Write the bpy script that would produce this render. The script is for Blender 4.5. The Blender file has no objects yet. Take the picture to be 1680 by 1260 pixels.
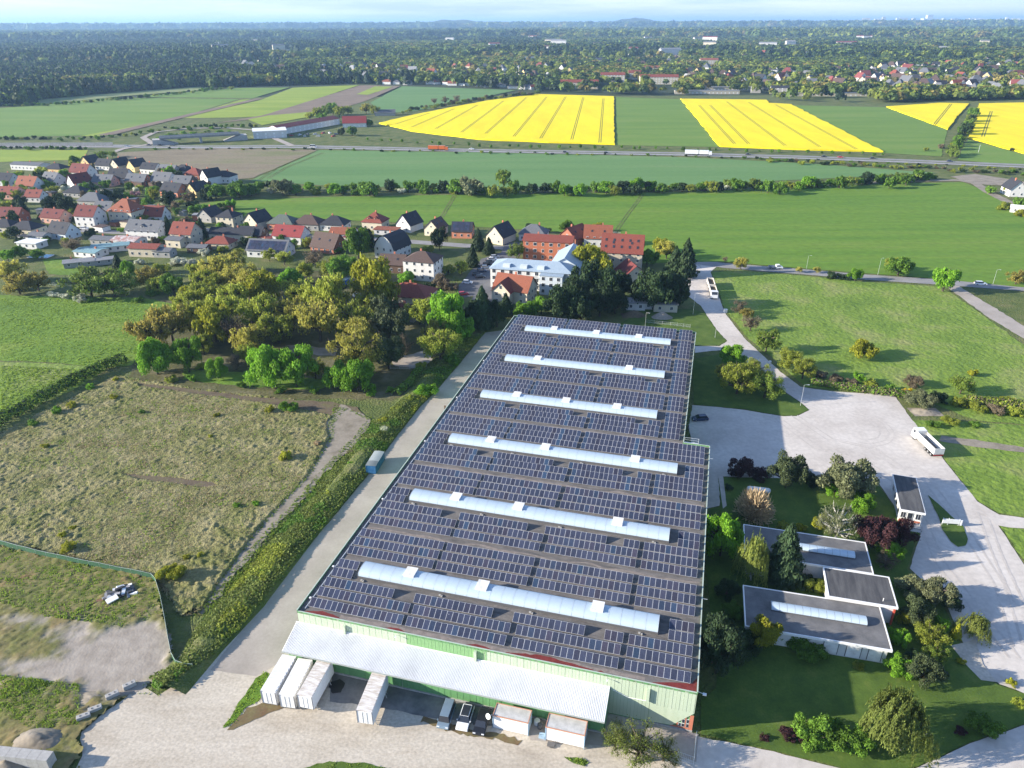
import bpy, bmesh, math, random
import numpy as np
from mathutils import Vector
S = bpy.context.scene
COL = S.collection
PI = math.pi
# ---------------------------------------------------------------- camera
FPX, CAMH, HORY, ROLL = 1200.0, 96.0, 38.3, math.radians(-0.22)
_p = math.atan((630 - HORY) / FPX)
_R = np.array([1, 0, 0.]); _F = np.array([0, math.cos(_p), -math.sin(_p)]); _U = np.array([0, math.sin(_p), math.cos(_p)])
CR = _R * math.cos(ROLL) + _U * math.sin(ROLL); CU = _U * math.cos(ROLL) - _R * math.sin(ROLL); CF = _F
cam = bpy.data.cameras.new('camera'); cam_o = bpy.data.objects.new('camera', cam); COL.objects.link(cam_o)
from mathutils import Matrix
m = Matrix(((CR[0], CU[0], -CF[0], 0), (CR[1], CU[1], -CF[1], 0), (CR[2], CU[2], -CF[2], CAMH), (0, 0, 0, 1)))
cam_o.matrix_world = m
cam.sensor_width = 36; cam.lens = FPX / 1680 * 36; cam.clip_start = 1; cam.clip_end = 200000
S.camera = cam_o
# ---------------------------------------------------------------- sky, sun, exposure
SUN_AZ, SUN_EL = math.radians(6.6), math.radians(17.8)      # heading of the light, height of the sun
W = bpy.data.worlds.new('World'); S.world = W; W.use_nodes = True
nt = W.node_tree; nt.nodes.clear()
def NN(nt, t, **k):
    n = nt.nodes.new(t)
    for a, b in k.items(): setattr(n, a, b)
    return n
sky = NN(nt, 'ShaderNodeTexSky', sky_type='NISHITA', sun_disc=False, sun_elevation=SUN_EL, altitude=60, air_density=1.0, dust_density=0.5, ozone_density=3.0)
sky.sun_rotation = math.atan2(-math.cos(SUN_AZ), -math.sin(SUN_AZ))
bg = NN(nt, 'ShaderNodeBackground'); bg.inputs[1].default_value = 0.100
tc = NN(nt, 'ShaderNodeTexCoord'); mp = NN(nt, 'ShaderNodeMapping'); mp.inputs['Scale'].default_value = (1, 1, 14)
n1 = NN(nt, 'ShaderNodeTexNoise'); n1.inputs['Scale'].default_value = 3.2; n1.inputs['Detail'].default_value = 7; n1.inputs['Roughness'].default_value = 0.62
rp = NN(nt, 'ShaderNodeValToRGB'); rp.color_ramp.elements[0].position = 0.47; rp.color_ramp.elements[1].position = 0.68
mx = NN(nt, 'ShaderNodeMix', data_type='RGBA'); mx.inputs[7].default_value = (4.7, 5.05, 5.4, 1)
tint = NN(nt, 'ShaderNodeMix', data_type='RGBA', blend_type='MULTIPLY'); tint.inputs[0].default_value = 1; tint.inputs[7].default_value = (0.80, 0.93, 1.16, 1)
ou = NN(nt, 'ShaderNodeOutputWorld')
L = nt.links.new
sx = NN(nt, 'ShaderNodeSeparateXYZ'); L(tc.outputs['Generated'], sx.inputs[0])      # cloud cover seen edge-on thickens towards the horizon
cz = NN(nt, 'ShaderNodeMapRange'); cz.inputs[1].default_value = 0.0; cz.inputs[2].default_value = 0.35; cz.inputs[3].default_value = 0.07; cz.inputs[4].default_value = -0.04; L(sx.outputs[2], cz.inputs[0])
ad = NN(nt, 'ShaderNodeMath', operation='ADD'); L(n1.outputs[0], ad.inputs[0]); L(cz.outputs[0], ad.inputs[1])
L(tc.outputs['Generated'], mp.inputs[0]); L(mp.outputs[0], n1.inputs[0]); L(ad.outputs[0], rp.inputs[0]); L(sky.outputs[0], tint.inputs[6])
L(tint.outputs[2], mx.inputs[6]); L(rp.outputs[0], mx.inputs[0]); L(mx.outputs[2], bg.inputs[0]); L(bg.outputs[0], ou.inputs[0])
sl = bpy.data.lights.new('sun', 'SUN'); sl.energy = 5.0; sl.angle = math.radians(0.5); sl.color = (1.0, 0.91, 0.78)
so = bpy.data.objects.new('sun', sl); COL.objects.link(so)
so.rotation_euler = Vector((math.cos(SUN_AZ) * math.cos(SUN_EL), math.sin(SUN_AZ) * math.cos(SUN_EL), -math.sin(SUN_EL))).to_track_quat('-Z', 'Y').to_euler()
so.location = (-200, 0, 120)
S.view_settings.view_transform = 'Standard'; S.view_settings.look = 'None'; S.view_settings.exposure = 1.36; S.view_settings.gamma = 1
S.view_settings.use_curve_mapping = False
S.cycles.max_bounces = 6; S.cycles.diffuse_bounces = 3; S.cycles.glossy_bounces = 2; S.cycles.transmission_bounces = 2; S.cycles.volume_bounces = 0
S.cycles.use_denoising = True
# ---------------------------------------------------------------- helpers
def P(px, py, z=0.0):
    """ground (or height z) point seen at pixel px, py of the 1680 x 1260 photograph"""
    d = CR * (px - 840) / FPX + CU * (630 - py) / FPX + CF
    t = (z - CAMH) / d[2]
    return (d[0] * t, d[1] * t, z)
def depth(p): return float((np.array(p) - np.array((0, 0, CAMH))) @ CF)
TH = math.radians(-15.1); UX, UY = math.cos(TH), math.sin(TH)
FL0 = P(487, 1003, 8.2)
def WV(u, v, z=0.0): return (FL0[0] + u * UX - v * UY, FL0[1] + u * UY + v * UX, z)
def rnd(seed): return np.random.default_rng(seed)
def vnoise(x, y, seed=0):
    xi = np.floor(x).astype(np.int64); yi = np.floor(y).astype(np.int64); xf = x - xi; yf = y - yi
    def h(a, b):
        n = (a * 374761393 + b * 668265263 + seed * 974711) & 0x7fffffff
        n = ((n ^ (n >> 13)) * 1274126177) & 0x7fffffff
        return ((n ^ (n >> 16)) & 0xffff) / 65535.0
    sx = xf * xf * (3 - 2 * xf); sy = yf * yf * (3 - 2 * yf)
    a = h(xi, yi) * (1 - sx) + h(xi + 1, yi) * sx; b = h(xi, yi + 1) * (1 - sx) + h(xi + 1, yi + 1) * sx
    return a * (1 - sy) + b * sy
def fbm(x, y, seed=0, o=4):
    s, a, t = 0, 1.0, 0
    for i in range(o):
        s = s + a * vnoise(x * 2 ** i, y * 2 ** i, seed + i * 7); t += a; a *= .55
    return s / t
class MB:
    def __init__(s): s.v = []; s.f = []; s.m = []
    def add(s, vs, fs, mi=0):
        o = len(s.v); s.v += [tuple(v) for v in vs]; s.f += [tuple(i + o for i in f) for f in fs]; s.m += [mi] * len(fs)
        return s
    def quad(s, a, b, c, d, mi=0): return s.add((a, b, c, d), ((0, 1, 2, 3),), mi)
    def box(s, x0, x1, y0, y1, z0, z1, mi=0, top=None):
        vs = [(x0, y0, z0), (x1, y0, z0), (x1, y1, z0), (x0, y1, z0), (x0, y0, z1), (x1, y0, z1), (x1, y1, z1), (x0, y1, z1)]
        fs = [(0, 3, 2, 1), (0, 1, 5, 4), (1, 2, 6, 5), (2, 3, 7, 6), (3, 0, 4, 7), (4, 5, 6, 7)]
        s.add(vs, fs, mi)
        if top is not None: s.m[-1] = top
        return s
    def prism(s, poly, z0, z1, mi=0, top=None):
        n = len(poly); a = sum(poly[i][0] * poly[(i + 1) % n][1] - poly[(i + 1) % n][0] * poly[i][1] for i in range(n))
        if a < 0: poly = poly[::-1]
        vs = [(p[0], p[1], z0) for p in poly] + [(p[0], p[1], z1) for p in poly]
        s.add(vs, [tuple(range(n))[::-1]] + [(i, (i + 1) % n, (i + 1) % n + n, i + n) for i in range(n)] + [tuple(range(n, 2 * n))], mi)
        if top is not None: s.m[-1] = top
        return s
    def extr(s, prof, axis, a0, a1, mi=0):
        """closed profile [(p,q)] swept along axis 'x' (profile y,z) or 'y' (profile x,z)"""
        n = len(prof)
        f = (lambda p, a: (a, p[0], p[1])) if axis == 'x' else (lambda p, a: (p[0], a, p[1]))
        vs = [f(p, a0) for p in prof] + [f(p, a1) for p in prof]
        s.add(vs, [tuple(range(n))] + [(i, i + n, (i + 1) % n + n, (i + 1) % n) for i in range(n)] + [tuple(range(n, 2 * n))[::-1]], mi)
        return s
    def tube(s, pts, rs, n=6, mi=0, cap=True):
        pts = [np.array(p, float) for p in pts]; o = len(s.v); k = len(pts)
        for i, p in enumerate(pts):
            d = pts[min(i + 1, k - 1)] - pts[max(i - 1, 0)]; d = d / (np.linalg.norm(d) + 1e-9)
            a = np.cross(d, (0, 0, 1.)); 
            if np.linalg.norm(a) < 1e-3: a = np.array((1., 0, 0))
            a /= np.linalg.norm(a); b = np.cross(d, a); r = rs[i] if hasattr(rs, '__len__') else rs
            for j in range(n):
                t = 2 * PI * j / n; s.v.append(tuple(p + r * (math.cos(t) * a + math.sin(t) * b)))
        for i in range(k - 1):
            for j in range(n):
                s.f.append((o + i * n + j, o + i * n + (j + 1) % n, o + (i + 1) * n + (j + 1) % n, o + (i + 1) * n + j)); s.m.append(mi)
        if cap:
            s.f.append(tuple(o + j for j in range(n))[::-1]); s.m.append(mi); s.f.append(tuple(o + (k - 1) * n + j for j in range(n))); s.m.append(mi)
        return s
    def mesh(s, name, mats, smooth=False):
        me = bpy.data.meshes.new(name); me.from_pydata(s.v, [], s.f)
        for mt in (mats if isinstance(mats, (list, tuple)) else [mats]): me.materials.append(mt)
        me.polygons.foreach_set('material_index', s.m)
        if smooth: me.polygons.foreach_set('use_smooth', [True] * len(s.f))
        bm = bmesh.new(); bm.from_mesh(me); bmesh.ops.recalc_face_normals(bm, faces=bm.faces); bm.to_mesh(me); bm.free()
        me.update(); return me
    def build(s, name, mats, parent=None, loc=(0, 0, 0), rz=0, smooth=False):
        return link(name, s.mesh(name, mats, smooth), parent, loc, rz)
def link(name, me, parent=None, loc=(0, 0, 0), rz=0, sc=None):
    o = bpy.data.objects.new(name, me); COL.objects.link(o); o.parent = parent; o.location = loc; o.rotation_euler = (0, 0, rz)
    if sc is not None: o.scale = sc
    return o
def tag(o, label=None, cat=None, group=None, kind=None):
    if label: o['label'] = label
    if cat: o['category'] = cat
    if group: o['group'] = group
    if kind: o['kind'] = kind
    return o
def thing(name, label, cat, loc=(0, 0, 0), rz=0, group=None):
    return tag(link(name, None, None, loc, rz), label, cat, group)
def kids(o): return KID.get(o.name, [])
def copy_tree(o, parent=None):
    c = o.copy(); COL.objects.link(c); c.parent = parent
    for ch in list(o.children): copy_tree(ch, c)
    return c
# ---------------------------------------------------------------- materials
MATS = {}
def mat(name, cols, scale=1.0, rough=.85, bump=0., bscale=None, coord='W', detail=4, spec=.3, metal=0., rand=0., stretch=None, translucent=0., tint=0., bdist=.1, isl=0., rot=0, grain=0., gscale=30.):
    """noise-mixed surface: cols = one colour or [(pos, colour), ...]"""
    if name in MATS: return MATS[name]
    M = bpy.data.materials.new(name); MATS[name] = M; M.use_nodes = True; nt = M.node_tree; nt.nodes.clear(); L = nt.links.new
    out = NN(nt, 'ShaderNodeOutputMaterial'); b = NN(nt, 'ShaderNodeBsdfPrincipled')
    b.inputs['Roughness'].default_value = rough; b.inputs['Metallic'].default_value = metal; b.inputs['Specular IOR Level'].default_value = spec
    if not isinstance(cols, list): cols = [(.25, tuple(c * .82 for c in cols)), (.75, tuple(c * 1.15 for c in cols))]
    if coord == 'W': src = NN(nt, 'ShaderNodeNewGeometry').outputs['Position']
    else: src = NN(nt, 'ShaderNodeTexCoord').outputs['Object']
    mp = NN(nt, 'ShaderNodeMapping'); L(src, mp.inputs[0])
    if stretch: mp.inputs['Scale'].default_value = stretch
    mp.inputs['Rotation'].default_value = (0, 0, rot)
    n = NN(nt, 'ShaderNodeTexNoise'); n.inputs['Scale'].default_value = scale; n.inputs['Detail'].default_value = detail; n.inputs['Roughness'].default_value = .62
    L(mp.outputs[0], n.inputs[0])
    r = NN(nt, 'ShaderNodeValToRGB'); e = r.color_ramp.elements
    while len(e) < len(cols): e.new(.5)
    for q, (p, c) in zip(e, cols): q.position = p; q.color = (c[0], c[1], c[2], 1)
    L(n.outputs[0], r.inputs[0]); c = r.outputs[0]
    def mul(c, val, amt):
        x = NN(nt, 'ShaderNodeMath', operation='MULTIPLY_ADD'); L(val, x.inputs[0]); x.inputs[1].default_value = amt * 2; x.inputs[2].default_value = 1 - amt
        v = NN(nt, 'ShaderNodeVectorMath', operation='SCALE'); L(c, v.inputs[0]); L(x.outputs[0], v.inputs[3]); return v.outputs[0]
    if grain:
        g = NN(nt, 'ShaderNodeTexNoise'); g.inputs['Scale'].default_value = gscale; g.inputs['Detail'].default_value = 3; L(src, g.inputs[0]); c = mul(c, g.outputs[0], grain)
    if rand: c = mul(c, NN(nt, 'ShaderNodeObjectInfo').outputs['Random'], rand)
    if isl: c = mul(c, NN(nt, 'ShaderNodeNewGeometry').outputs['Random Per Island'], isl)
    if tint:
        a = NN(nt, 'ShaderNodeAttribute', attribute_name='tint'); c = mul(c, a.outputs['Fac'], tint)
    L(c, b.inputs['Base Color'])
    if bump:
        n2 = NN(nt, 'ShaderNodeTexNoise'); n2.inputs['Scale'].default_value = bscale or scale * 4; n2.inputs['Detail'].default_value = 4; L(mp.outputs[0], n2.inputs[0])
        bp = NN(nt, 'ShaderNodeBump'); bp.inputs['Strength'].default_value = bump; bp.inputs['Distance'].default_value = bdist
        L(n2.outputs[0], bp.inputs['Height']); L(bp.outputs[0], b.inputs['Normal'])
    sh = b.outputs[0]
    if translucent:
        t = NN(nt, 'ShaderNodeBsdfTranslucent'); L(c, t.inputs[0]); x = NN(nt, 'ShaderNodeMixShader'); x.inputs[0].default_value = translucent
        L(sh, x.inputs[1]); L(t.outputs[0], x.inputs[2]); sh = x.outputs[0]
    L(sh, out.inputs[0]); return M
def flat(name, c, rough=.6, spec=.4, metal=0., rand=0.): return mat(name, [(.3, tuple(x * .93 for x in c)), (.7, tuple(min(1, x * 1.05) for x in c))], 1.2, rough, spec=spec, metal=metal, coord='O', detail=3, rand=rand)
# ---------------------------------------------------------------- ground sheets
def sheet(name, poly, m, z=.05, jit=0., step=3., world=False, kind='structure', parent=None, thick=0, seed=1, label=None):
    pts = [p[:2] if world else P(*p)[:2] for p in poly]
    out = []
    r = rnd(seed + len(poly))
    for a, b in zip(pts, pts[1:] + pts[:1]):
        d = math.hypot(b[0] - a[0], b[1] - a[1]); k = max(1, min(60, int(d / step))) if jit else 1
        for i in range(k):
            x = a[0] + (b[0] - a[0]) * i / k; y = a[1] + (b[1] - a[1]) * i / k
            if jit: x += r.normal() * jit * .6; y += r.normal() * jit * .6
            out.append((x, y))
    bm = bmesh.new(); vs = [bm.verts.new((x, y, z)) for x, y in out]; f = bm.faces.new(vs)
    f.normal_update()
    if f.normal.z < 0: f.normal_flip()
    if thick:
        ex = bmesh.ops.extrude_face_region(bm, geom=[f]); 
        for g in ex['geom']:
            if isinstance(g, bmesh.types.BMVert): g.co.z -= thick
        bmesh.ops.recalc_face_normals(bm, faces=bm.faces)
    bmesh.ops.triangulate(bm, faces=[f for f in bm.faces if len(f.verts) > 4], ngon_method='EAR_CLIP')
    me = bpy.data.meshes.new(name); bm.to_mesh(me); bm.free(); me.materials.append(m)
    o = link(name, me, parent)
    if kind: o['kind'] = kind
    if label: o['label'] = label
    return o
def ribbon(pts, w):
    """left and right edge of a strip of width w (or list) along world points"""
    pts = [np.array(p[:2], float) for p in pts]; L_, R_ = [], []
    for i, p in enumerate(pts):
        d = pts[min(i + 1, len(pts) - 1)] - pts[max(i - 1, 0)]; d /= np.linalg.norm(d); n = np.array((-d[1], d[0])); ww = w[i] if hasattr(w, '__len__') else w
        L_.append(tuple(p + n * ww / 2)); R_.append(tuple(p - n * ww / 2))
    return L_ + R_[::-1]
def inpoly(x, y, poly):
    r = np.zeros(x.shape, bool); n = len(poly)
    for i in range(n):
        x0, y0 = poly[i][:2]; x1, y1 = poly[(i + 1) % n][:2]
        c = ((y0 > y) != (y1 > y)) & (x < (x1 - x0) * (y - y0) / (y1 - y0 + 1e-12) + x0); r ^= c
    return r
def W2(poly): return [P(*p)[:2] for p in poly]
def scatter_in(poly, n, seed):
    r = rnd(seed); xs = [p[0] for p in poly]; ys = [p[1] for p in poly]; k = n * 4
    x = r.uniform(min(xs), max(xs), k); y = r.uniform(min(ys), max(ys), k); ok = inpoly(x, y, poly)
    return np.stack([x[ok], y[ok]], 1)[:n]
def np_mesh(name, V, F, m, tint=None):
    me = bpy.data.meshes.new(name); V = np.asarray(V, np.float32); F = np.asarray(F, np.int32); k = F.shape[1]
    me.vertices.add(len(V)); me.vertices.foreach_set('co', V.ravel()); me.loops.add(F.size); me.loops.foreach_set('vertex_index', F.ravel())
    me.polygons.add(len(F)); me.polygons.foreach_set('loop_start', np.arange(0, F.size, k, dtype=np.int32))
    me.polygons.foreach_set('loop_total', np.full(len(F), k, np.int32))
    if tint is not None:
        a = me.attributes.new('tint', 'FLOAT', 'FACE'); a.data.foreach_set('value', np.asarray(tint, np.float32))
    for q in (m if isinstance(m, (list, tuple)) else [m]): me.materials.append(q)
    me.update(); me.validate(); return me
def leaf_quads(C, N, size, r, asp=.62, t0=None):
    """bent leaf-cluster quads at centres C with normals N"""
    n = len(C); N = N / (np.linalg.norm(N, axis=1, keepdims=True) + 1e-9); t = r.normal(size=(n, 3)) if t0 is None else t0; t -= (t * N).sum(1, keepdims=True) * N
    t /= np.linalg.norm(t, axis=1, keepdims=True) + 1e-9; b = np.cross(N, t); s = (size * r.uniform(.6, 1.35, n))[:, None] if np.ndim(size) == 0 else size[:, None]
    V = np.stack([C - t * s * .6, C + b * s * asp * .6 - N * s * .12, C + t * s * .6, C - b * s * asp * .6 - N * s * .12], 1).reshape(-1, 3)
    return V, np.arange(4 * n).reshape(n, 4)
# ---------------------------------------------------------------- setting: terrain, fields, roads
G_rough = mat('rough_grass', [(.3, (.055, .085, .018)), (.5, (.10, .125, .03)), (.7, (.16, .15, .06))], .12, .95, .9, 1.6, bdist=.5, grain=.3, gscale=1.4)
G_far = mat('far_land', [(.35, (.02, .035, .013)), (.65, (.045, .065, .022))], .004, 1)
G_mead = mat('fresh_meadow', [(.3, (.08, .155, .012)), (.52, (.115, .20, .015)), (.72, (.17, .225, .034))], .05, .95, .85, .8, bdist=.55, grain=.4, gscale=1.1, stretch=(.5, 1.1, 1))
G_mead2 = mat('tall_meadow', [(.28, (.09, .16, .018)), (.5, (.15, .225, .03)), (.68, (.22, .24, .075))], .06, .95, .8, .6, bdist=.6, grain=.3, gscale=.8, rot=.5, detail=7)
G_lawn = mat('mown_lawn', [(.28, (.048, .088, .012)), (.55, (.075, .125, .017)), (.75, (.115, .15, .03))], .25, .95, .4, 3, bdist=.1, grain=.3, gscale=4)
G_wheat = mat('young_wheat', [(.28, (.068, .155, .011)), (.45, (.098, .19, .014)), (.6, (.12, .205, .018)), (.74, (.17, .205, .045))], .03, .95, .8, .45, bdist=.5, stretch=(.18, 1.9, 1), rot=-.06, grain=.3, gscale=.3, detail=8)
G_blue = mat('bluish_rye', [(.3, (.085, .18, .05)), (.55, (.11, .21, .062)), (.75, (.14, .215, .075))], .02, .95, .4, .5, bdist=.3, stretch=(.2, 1.8, 1), grain=.15, gscale=.3)
G_barley = mat('barley', [(.3, (.095, .18, .022)), (.55, (.125, .21, .028)), (.75, (.17, .22, .045))], .02, .95, .3, .4, bdist=.3, stretch=(.3, 1.5, 1), grain=.15, gscale=.25)
G_lime = mat('lime_field', [(.3, (.17, .25, .02)), (.6, (.24, .30, .03)), (.8, (.3, .32, .03))], .02, .95, stretch=(.3, 1.5, 1), grain=.15, gscale=.25)
G_fallow = mat('fallow_brown', [(.3, (.15, .12, .075)), (.5, (.21, .17, .105)), (.68, (.15, .155, .06))], .03, .95, .6, .4, bdist=.4, stretch=(.4, 1.3, 1), grain=.35, gscale=.5)
G_soil = mat('bare_soil', [(.3, (.15, .11, .075)), (.7, (.22, .165, .115))], .03, .95, grain=.2, gscale=.4)
G_rape = mat('rapeseed_bloom', [(.3, (.70, .55, .002)), (.7, (.82, .67, .003))], .03, .95, .4, .8, bdist=.25, stretch=(1.5, .3, 1), grain=.12, gscale=.5)
G_tram = mat('tramline_soil', [(.3, (.13, .14, .02)), (.7, (.2, .2, .03))], .3, .95)
G_pale = mat('pale_meadow', [(.3, (.15, .19, .06)), (.7, (.2, .23, .09))], .02, .95, grain=.2, gscale=.3)
G_grav = mat('gravel_light', [(.25, (.36, .32, .275)), (.42, (.46, .415, .365)), (.55, (.53, .485, .43)), (.75, (.60, .555, .50))], .06, .95, .35, 5, bdist=.05, grain=.22, gscale=1.0, detail=9)
G_yard = mat('sandy_yard', [(.22, (.29, .24, .18)), (.42, (.43, .375, .295)), (.6, (.50, .445, .36)), (.8, (.38, .315, .235))], .12, .95, .5, 3, bdist=.08, grain=.38, gscale=2.2, detail=10, stretch=(.45, 1.6, 1), rot=.35)
G_lane = mat('lane_concrete', [(.3, (.29, .255, .215)), (.6, (.37, .325, .28)), (.8, (.42, .375, .325))], .13, .9, .2, 4, bdist=.03, grain=.14, gscale=2)
G_road = mat('road_asphalt_pale', [(.3, (.20, .195, .19)), (.7, (.28, .27, .26))], .15, .9, grain=.1, gscale=2)
G_asph = mat('asphalt_dark', [(.3, (.10, .10, .105)), (.7, (.15, .15, .155))], .2, .9, grain=.1, gscale=2)
G_apron = mat('old_asphalt_apron', [(.3, (.10, .10, .10)), (.5, (.17, .165, .16)), (.7, (.25, .235, .22))], .22, .9, .3, 2, bdist=.04, grain=.25, gscale=1.5, detail=7)
G_dirt = mat('track_dirt', [(.3, (.17, .145, .105)), (.5, (.25, .215, .165)), (.7, (.29, .25, .20))], .2, .95, .5, 2, bdist=.08, grain=.25, gscale=1.5)
G_mud = mat('dark_mud', [(.3, (.085, .062, .042)), (.5, (.125, .095, .06)), (.7, (.13, .12, .05))], .3, .95, .6, 2, bdist=.1, grain=.3, gscale=2)
G_grove = mat('grove_floor', [(.3, (.05, .05, .02)), (.5, (.09, .09, .03)), (.7, (.16, .14, .08))], .12, .95, .7, 1, bdist=.3, grain=.3, gscale=1.5)
# far terrain: rings so that no triangle is huge
def terrain():
    rs = [0, 40, 90, 160, 260, 400, 600, 900, 1400, 2200, 3500, 5500, 9000, 15000, 25000, 42000]; n = 48; mb = MB()
    vs = [(0, 0, -.6)]; fs = []
    for r in rs[1:]:
        for j in range(n): vs.append((r * math.cos(2 * PI * j / n), r * math.sin(2 * PI * j / n), -.6))
    for j in range(n): fs.append((0, 1 + j, 1 + (j + 1) % n))
    for i in range(len(rs) - 2):
        for j in range(n): fs.append((1 + i * n + j, 1 + (i + 1) * n + j, 1 + (i + 1) * n + (j + 1) % n, 1 + i * n + (j + 1) % n))
    mb.add(vs, fs); tag(mb.build('ground', G_far), kind='structure')
terrain()
sheet('rough_ground', [(-420, -40), (420, -40), (900, 780), (900, 1150), (-900, 1150), (-900, 780)], G_rough, 0, world=True)
# fields
Z1, Z2, Z3 = .15, .3, .45
def field(name, poly, m, z, jit=.6, thick=0, label=None, step=14): return sheet(name, poly, m, z, jit, step, thick=thick, label=label)
field('wheat_field', [(325, 336), (360, 330), (560, 323), (830, 318), (1120, 316), (1380, 304), (1580, 299), (1622, 316), (1700, 368), (1720, 476), (1540, 458), (1420, 449), (1280, 438), (1190, 431), (1150, 430), (1050, 433), (1040, 395), (900, 379), (760, 371), (500, 358), (340, 352)], G_wheat, Z1)
field('rye_field', [(523, 246.5), (800, 250.5), (1120, 258), (1320, 268), (1536, 284), (1400, 291), (1120, 304), (830, 311), (560, 306), (411, 297)], G_blue, Z1)
field('fallow_field', [(186, 251), (330, 243), (523, 246), (415, 292), (370, 296), (300, 285), (200, 262)], G_fallow, Z1)
field('lime_field', [(-40, 246), (145, 246), (138, 262), (-40, 267)], G_lime, Z1)
for i, pl in enumerate([[(623, 203), (677, 216), (793, 230), (900, 234.5), (1008, 238), (1007, 159), (880, 155.3), (800, 166), (690, 187)],
                        [(1117, 163), (1258, 165), (1262, 170), (1298, 172), (1447, 250), (1300, 246), (1180, 241)],
                        [(1454, 176), (1542, 170), (1590, 171), (1575, 186), (1555, 213)],
                        [(1606, 171), (1750, 168), (1750, 270), (1680, 252), (1588, 227)]]):
    o = field('rapeseed_field', pl, G_rape, 1.1, 1, 1.1)
    if i == 0:
        for t, b in [((990, 163), (984, 236)), ((957, 161), (938, 231)), ((928, 160), (887, 229)), ((897, 160), (843, 226)), ((864, 161), (797, 221)), ((826, 167), (757, 219)), ((783, 174), (715, 213)), ((745, 180), (676, 210)), ((705, 187), (650, 205))]:
            for k in (-.9, .9):
                a, c = P(*t), P(*b); sheet('tramline', ribbon([(a[0] + k, a[1]), (c[0] + k, c[1])], .75), G_tram, 1.13, world=True, kind=None, parent=o)
    if i == 1:
        for t, b in [((1147, 174), (1205, 238)), ((1165, 174), (1228, 238)), ((1192, 168), (1288, 241)), ((1228, 169), (1345, 243)), ((1272, 173), (1405, 247))]:
            for k in (-.9, .9):
                a, c = P(*t), P(*b); sheet('tramline', ribbon([(a[0] + k, a[1]), (c[0] + k, c[1])], .75), G_tram, 1.13, world=True, kind=None, parent=o)
    if i >= 2:
        for t, b in ([((1560, 172), (1532, 207))] if i == 2 else [((1626, 184), (1612, 226))]):
            for k in (-1.2, 1.2):
                a, c = P(*t), P(*b); sheet('tramline', ribbon([(a[0] + k, a[1]), (c[0] + k, c[1])], 1), G_tram, 1.13, world=True, kind=None, parent=o)
field('barley_field', [(1010, 159.5), (1116, 163), (1179, 241), (1010, 238.5)], G_barley, Z1)
field('barley_field', [(1300, 173), (1453, 176), (1554, 213), (1545, 257), (1449, 251)], G_barley, Z1)
field('barley_field', [(1588, 229), (1680, 254), (1750, 272), (1750, 282), (1570, 262)], G_barley, Z1)
field('barley_field', [(608, 168), (660, 141.5), (847, 148), (690, 181), (663, 184), (622, 186)], G_blue, Z1)
field('green_field', [(-40, 183), (0, 178), (187, 160.5), (393, 162.5), (300, 191), (160, 222), (-40, 226)], G_barley, Z1)
field('lime_field', [(130, 224), (300, 193), (395, 164), (412, 163), (330, 186), (170, 224)], G_lime, Z2)
field('pale_meadow', [(235, 157.5), (390, 144.5), (475, 143.5), (415, 161), (240, 159.5)], G_barley, Z1)
field('lime_field', [(296, 194), (425, 165), (480, 144), (590, 139.5), (430, 191), (370, 193)], G_lime, Z1)
field('bare_field', [(350, 203), (430, 190), (592, 140), (657, 141.2), (600, 166), (560, 178), (470, 192), (430, 194)], G_soil, Z2)
field('lime_field', [(585, 155), (615, 142), (645, 142.5), (604, 156)], G_lime, Z3)
field('lime_field', [(406, 197), (440, 190), (560, 180), (520, 190), (430, 206)], G_lime, Z3)
field('field_track', [(160, 222), (420, 162), (432, 162), (180, 223)], G_soil, Z3)
field('clearing', [(55, 165), (160, 155), (330, 142), (330, 148), (200, 158), (60, 172)], G_pale, Z1)
for pl in ([(1525, 85), (1590, 83.5), (1600, 86), (1530, 87)], [(1600, 82.5), (1760, 80), (1760, 90), (1605, 88)]): field('rapeseed_field', pl, G_rape, .8, 0)
field('pale_meadow', [(1010, 78), (1110, 76), (1120, 79), (1000, 81)], G_pale, .5, 0)
for px in ([(1054, 320), (1030, 352), (1006, 386)], [(746, 321), (735, 340), (724, 358)]):
    for k in (-.8, .8): sheet('field_path', ribbon([(P(*p)[0] + k, P(*p)[1]) for p in px], .7), G_rough, .2, .1, 6, world=True)
for px in ([(440, 293), (470, 275), (530, 251)], [(424, 296), (455, 276), (515, 250)]):
    for k in (-.9, .9): sheet('tramline', ribbon([(P(*p)[0] + k, P(*p)[1]) for p in px], .7), G_rough, .2, .1, 8, world=True)
# motorway and its slip road, bridge ramp
def road(name, px, w, m, z, jit=0): return sheet(name, ribbon([P(*p) for p in px], w), m, z, jit, 4, world=True)
road('motorway', [(-60, 239.5), (185, 240), (330, 241.5), (480, 240.5), (560, 242.3), (800, 247.5), (1120, 253), (1320, 258.5), (1500, 265), (1760, 276)], 17, G_road, .2)
road('central_reservation', [(200, 240.4), (480, 240.7), (560, 242.4), (800, 247.6), (1120, 253.1), (1320, 258.6), (1500, 265.1), (1760, 276.1)], 2.2, G_rough, .26)
road('slip_road', [(480, 240), (420, 214), (370, 210), (310, 211), (255, 217), (235, 226), (250, 236), (200, 245), (186, 250)], 6, G_lane, .35)
road('motorway_edge_line', [(200, 241.6), (480, 242), (560, 243.6), (800, 249), (1120, 254.8), (1320, 260.2), (1500, 267), (1760, 278.4)], .5, flat('line_white', (.75, .75, .72)), .24)
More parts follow.
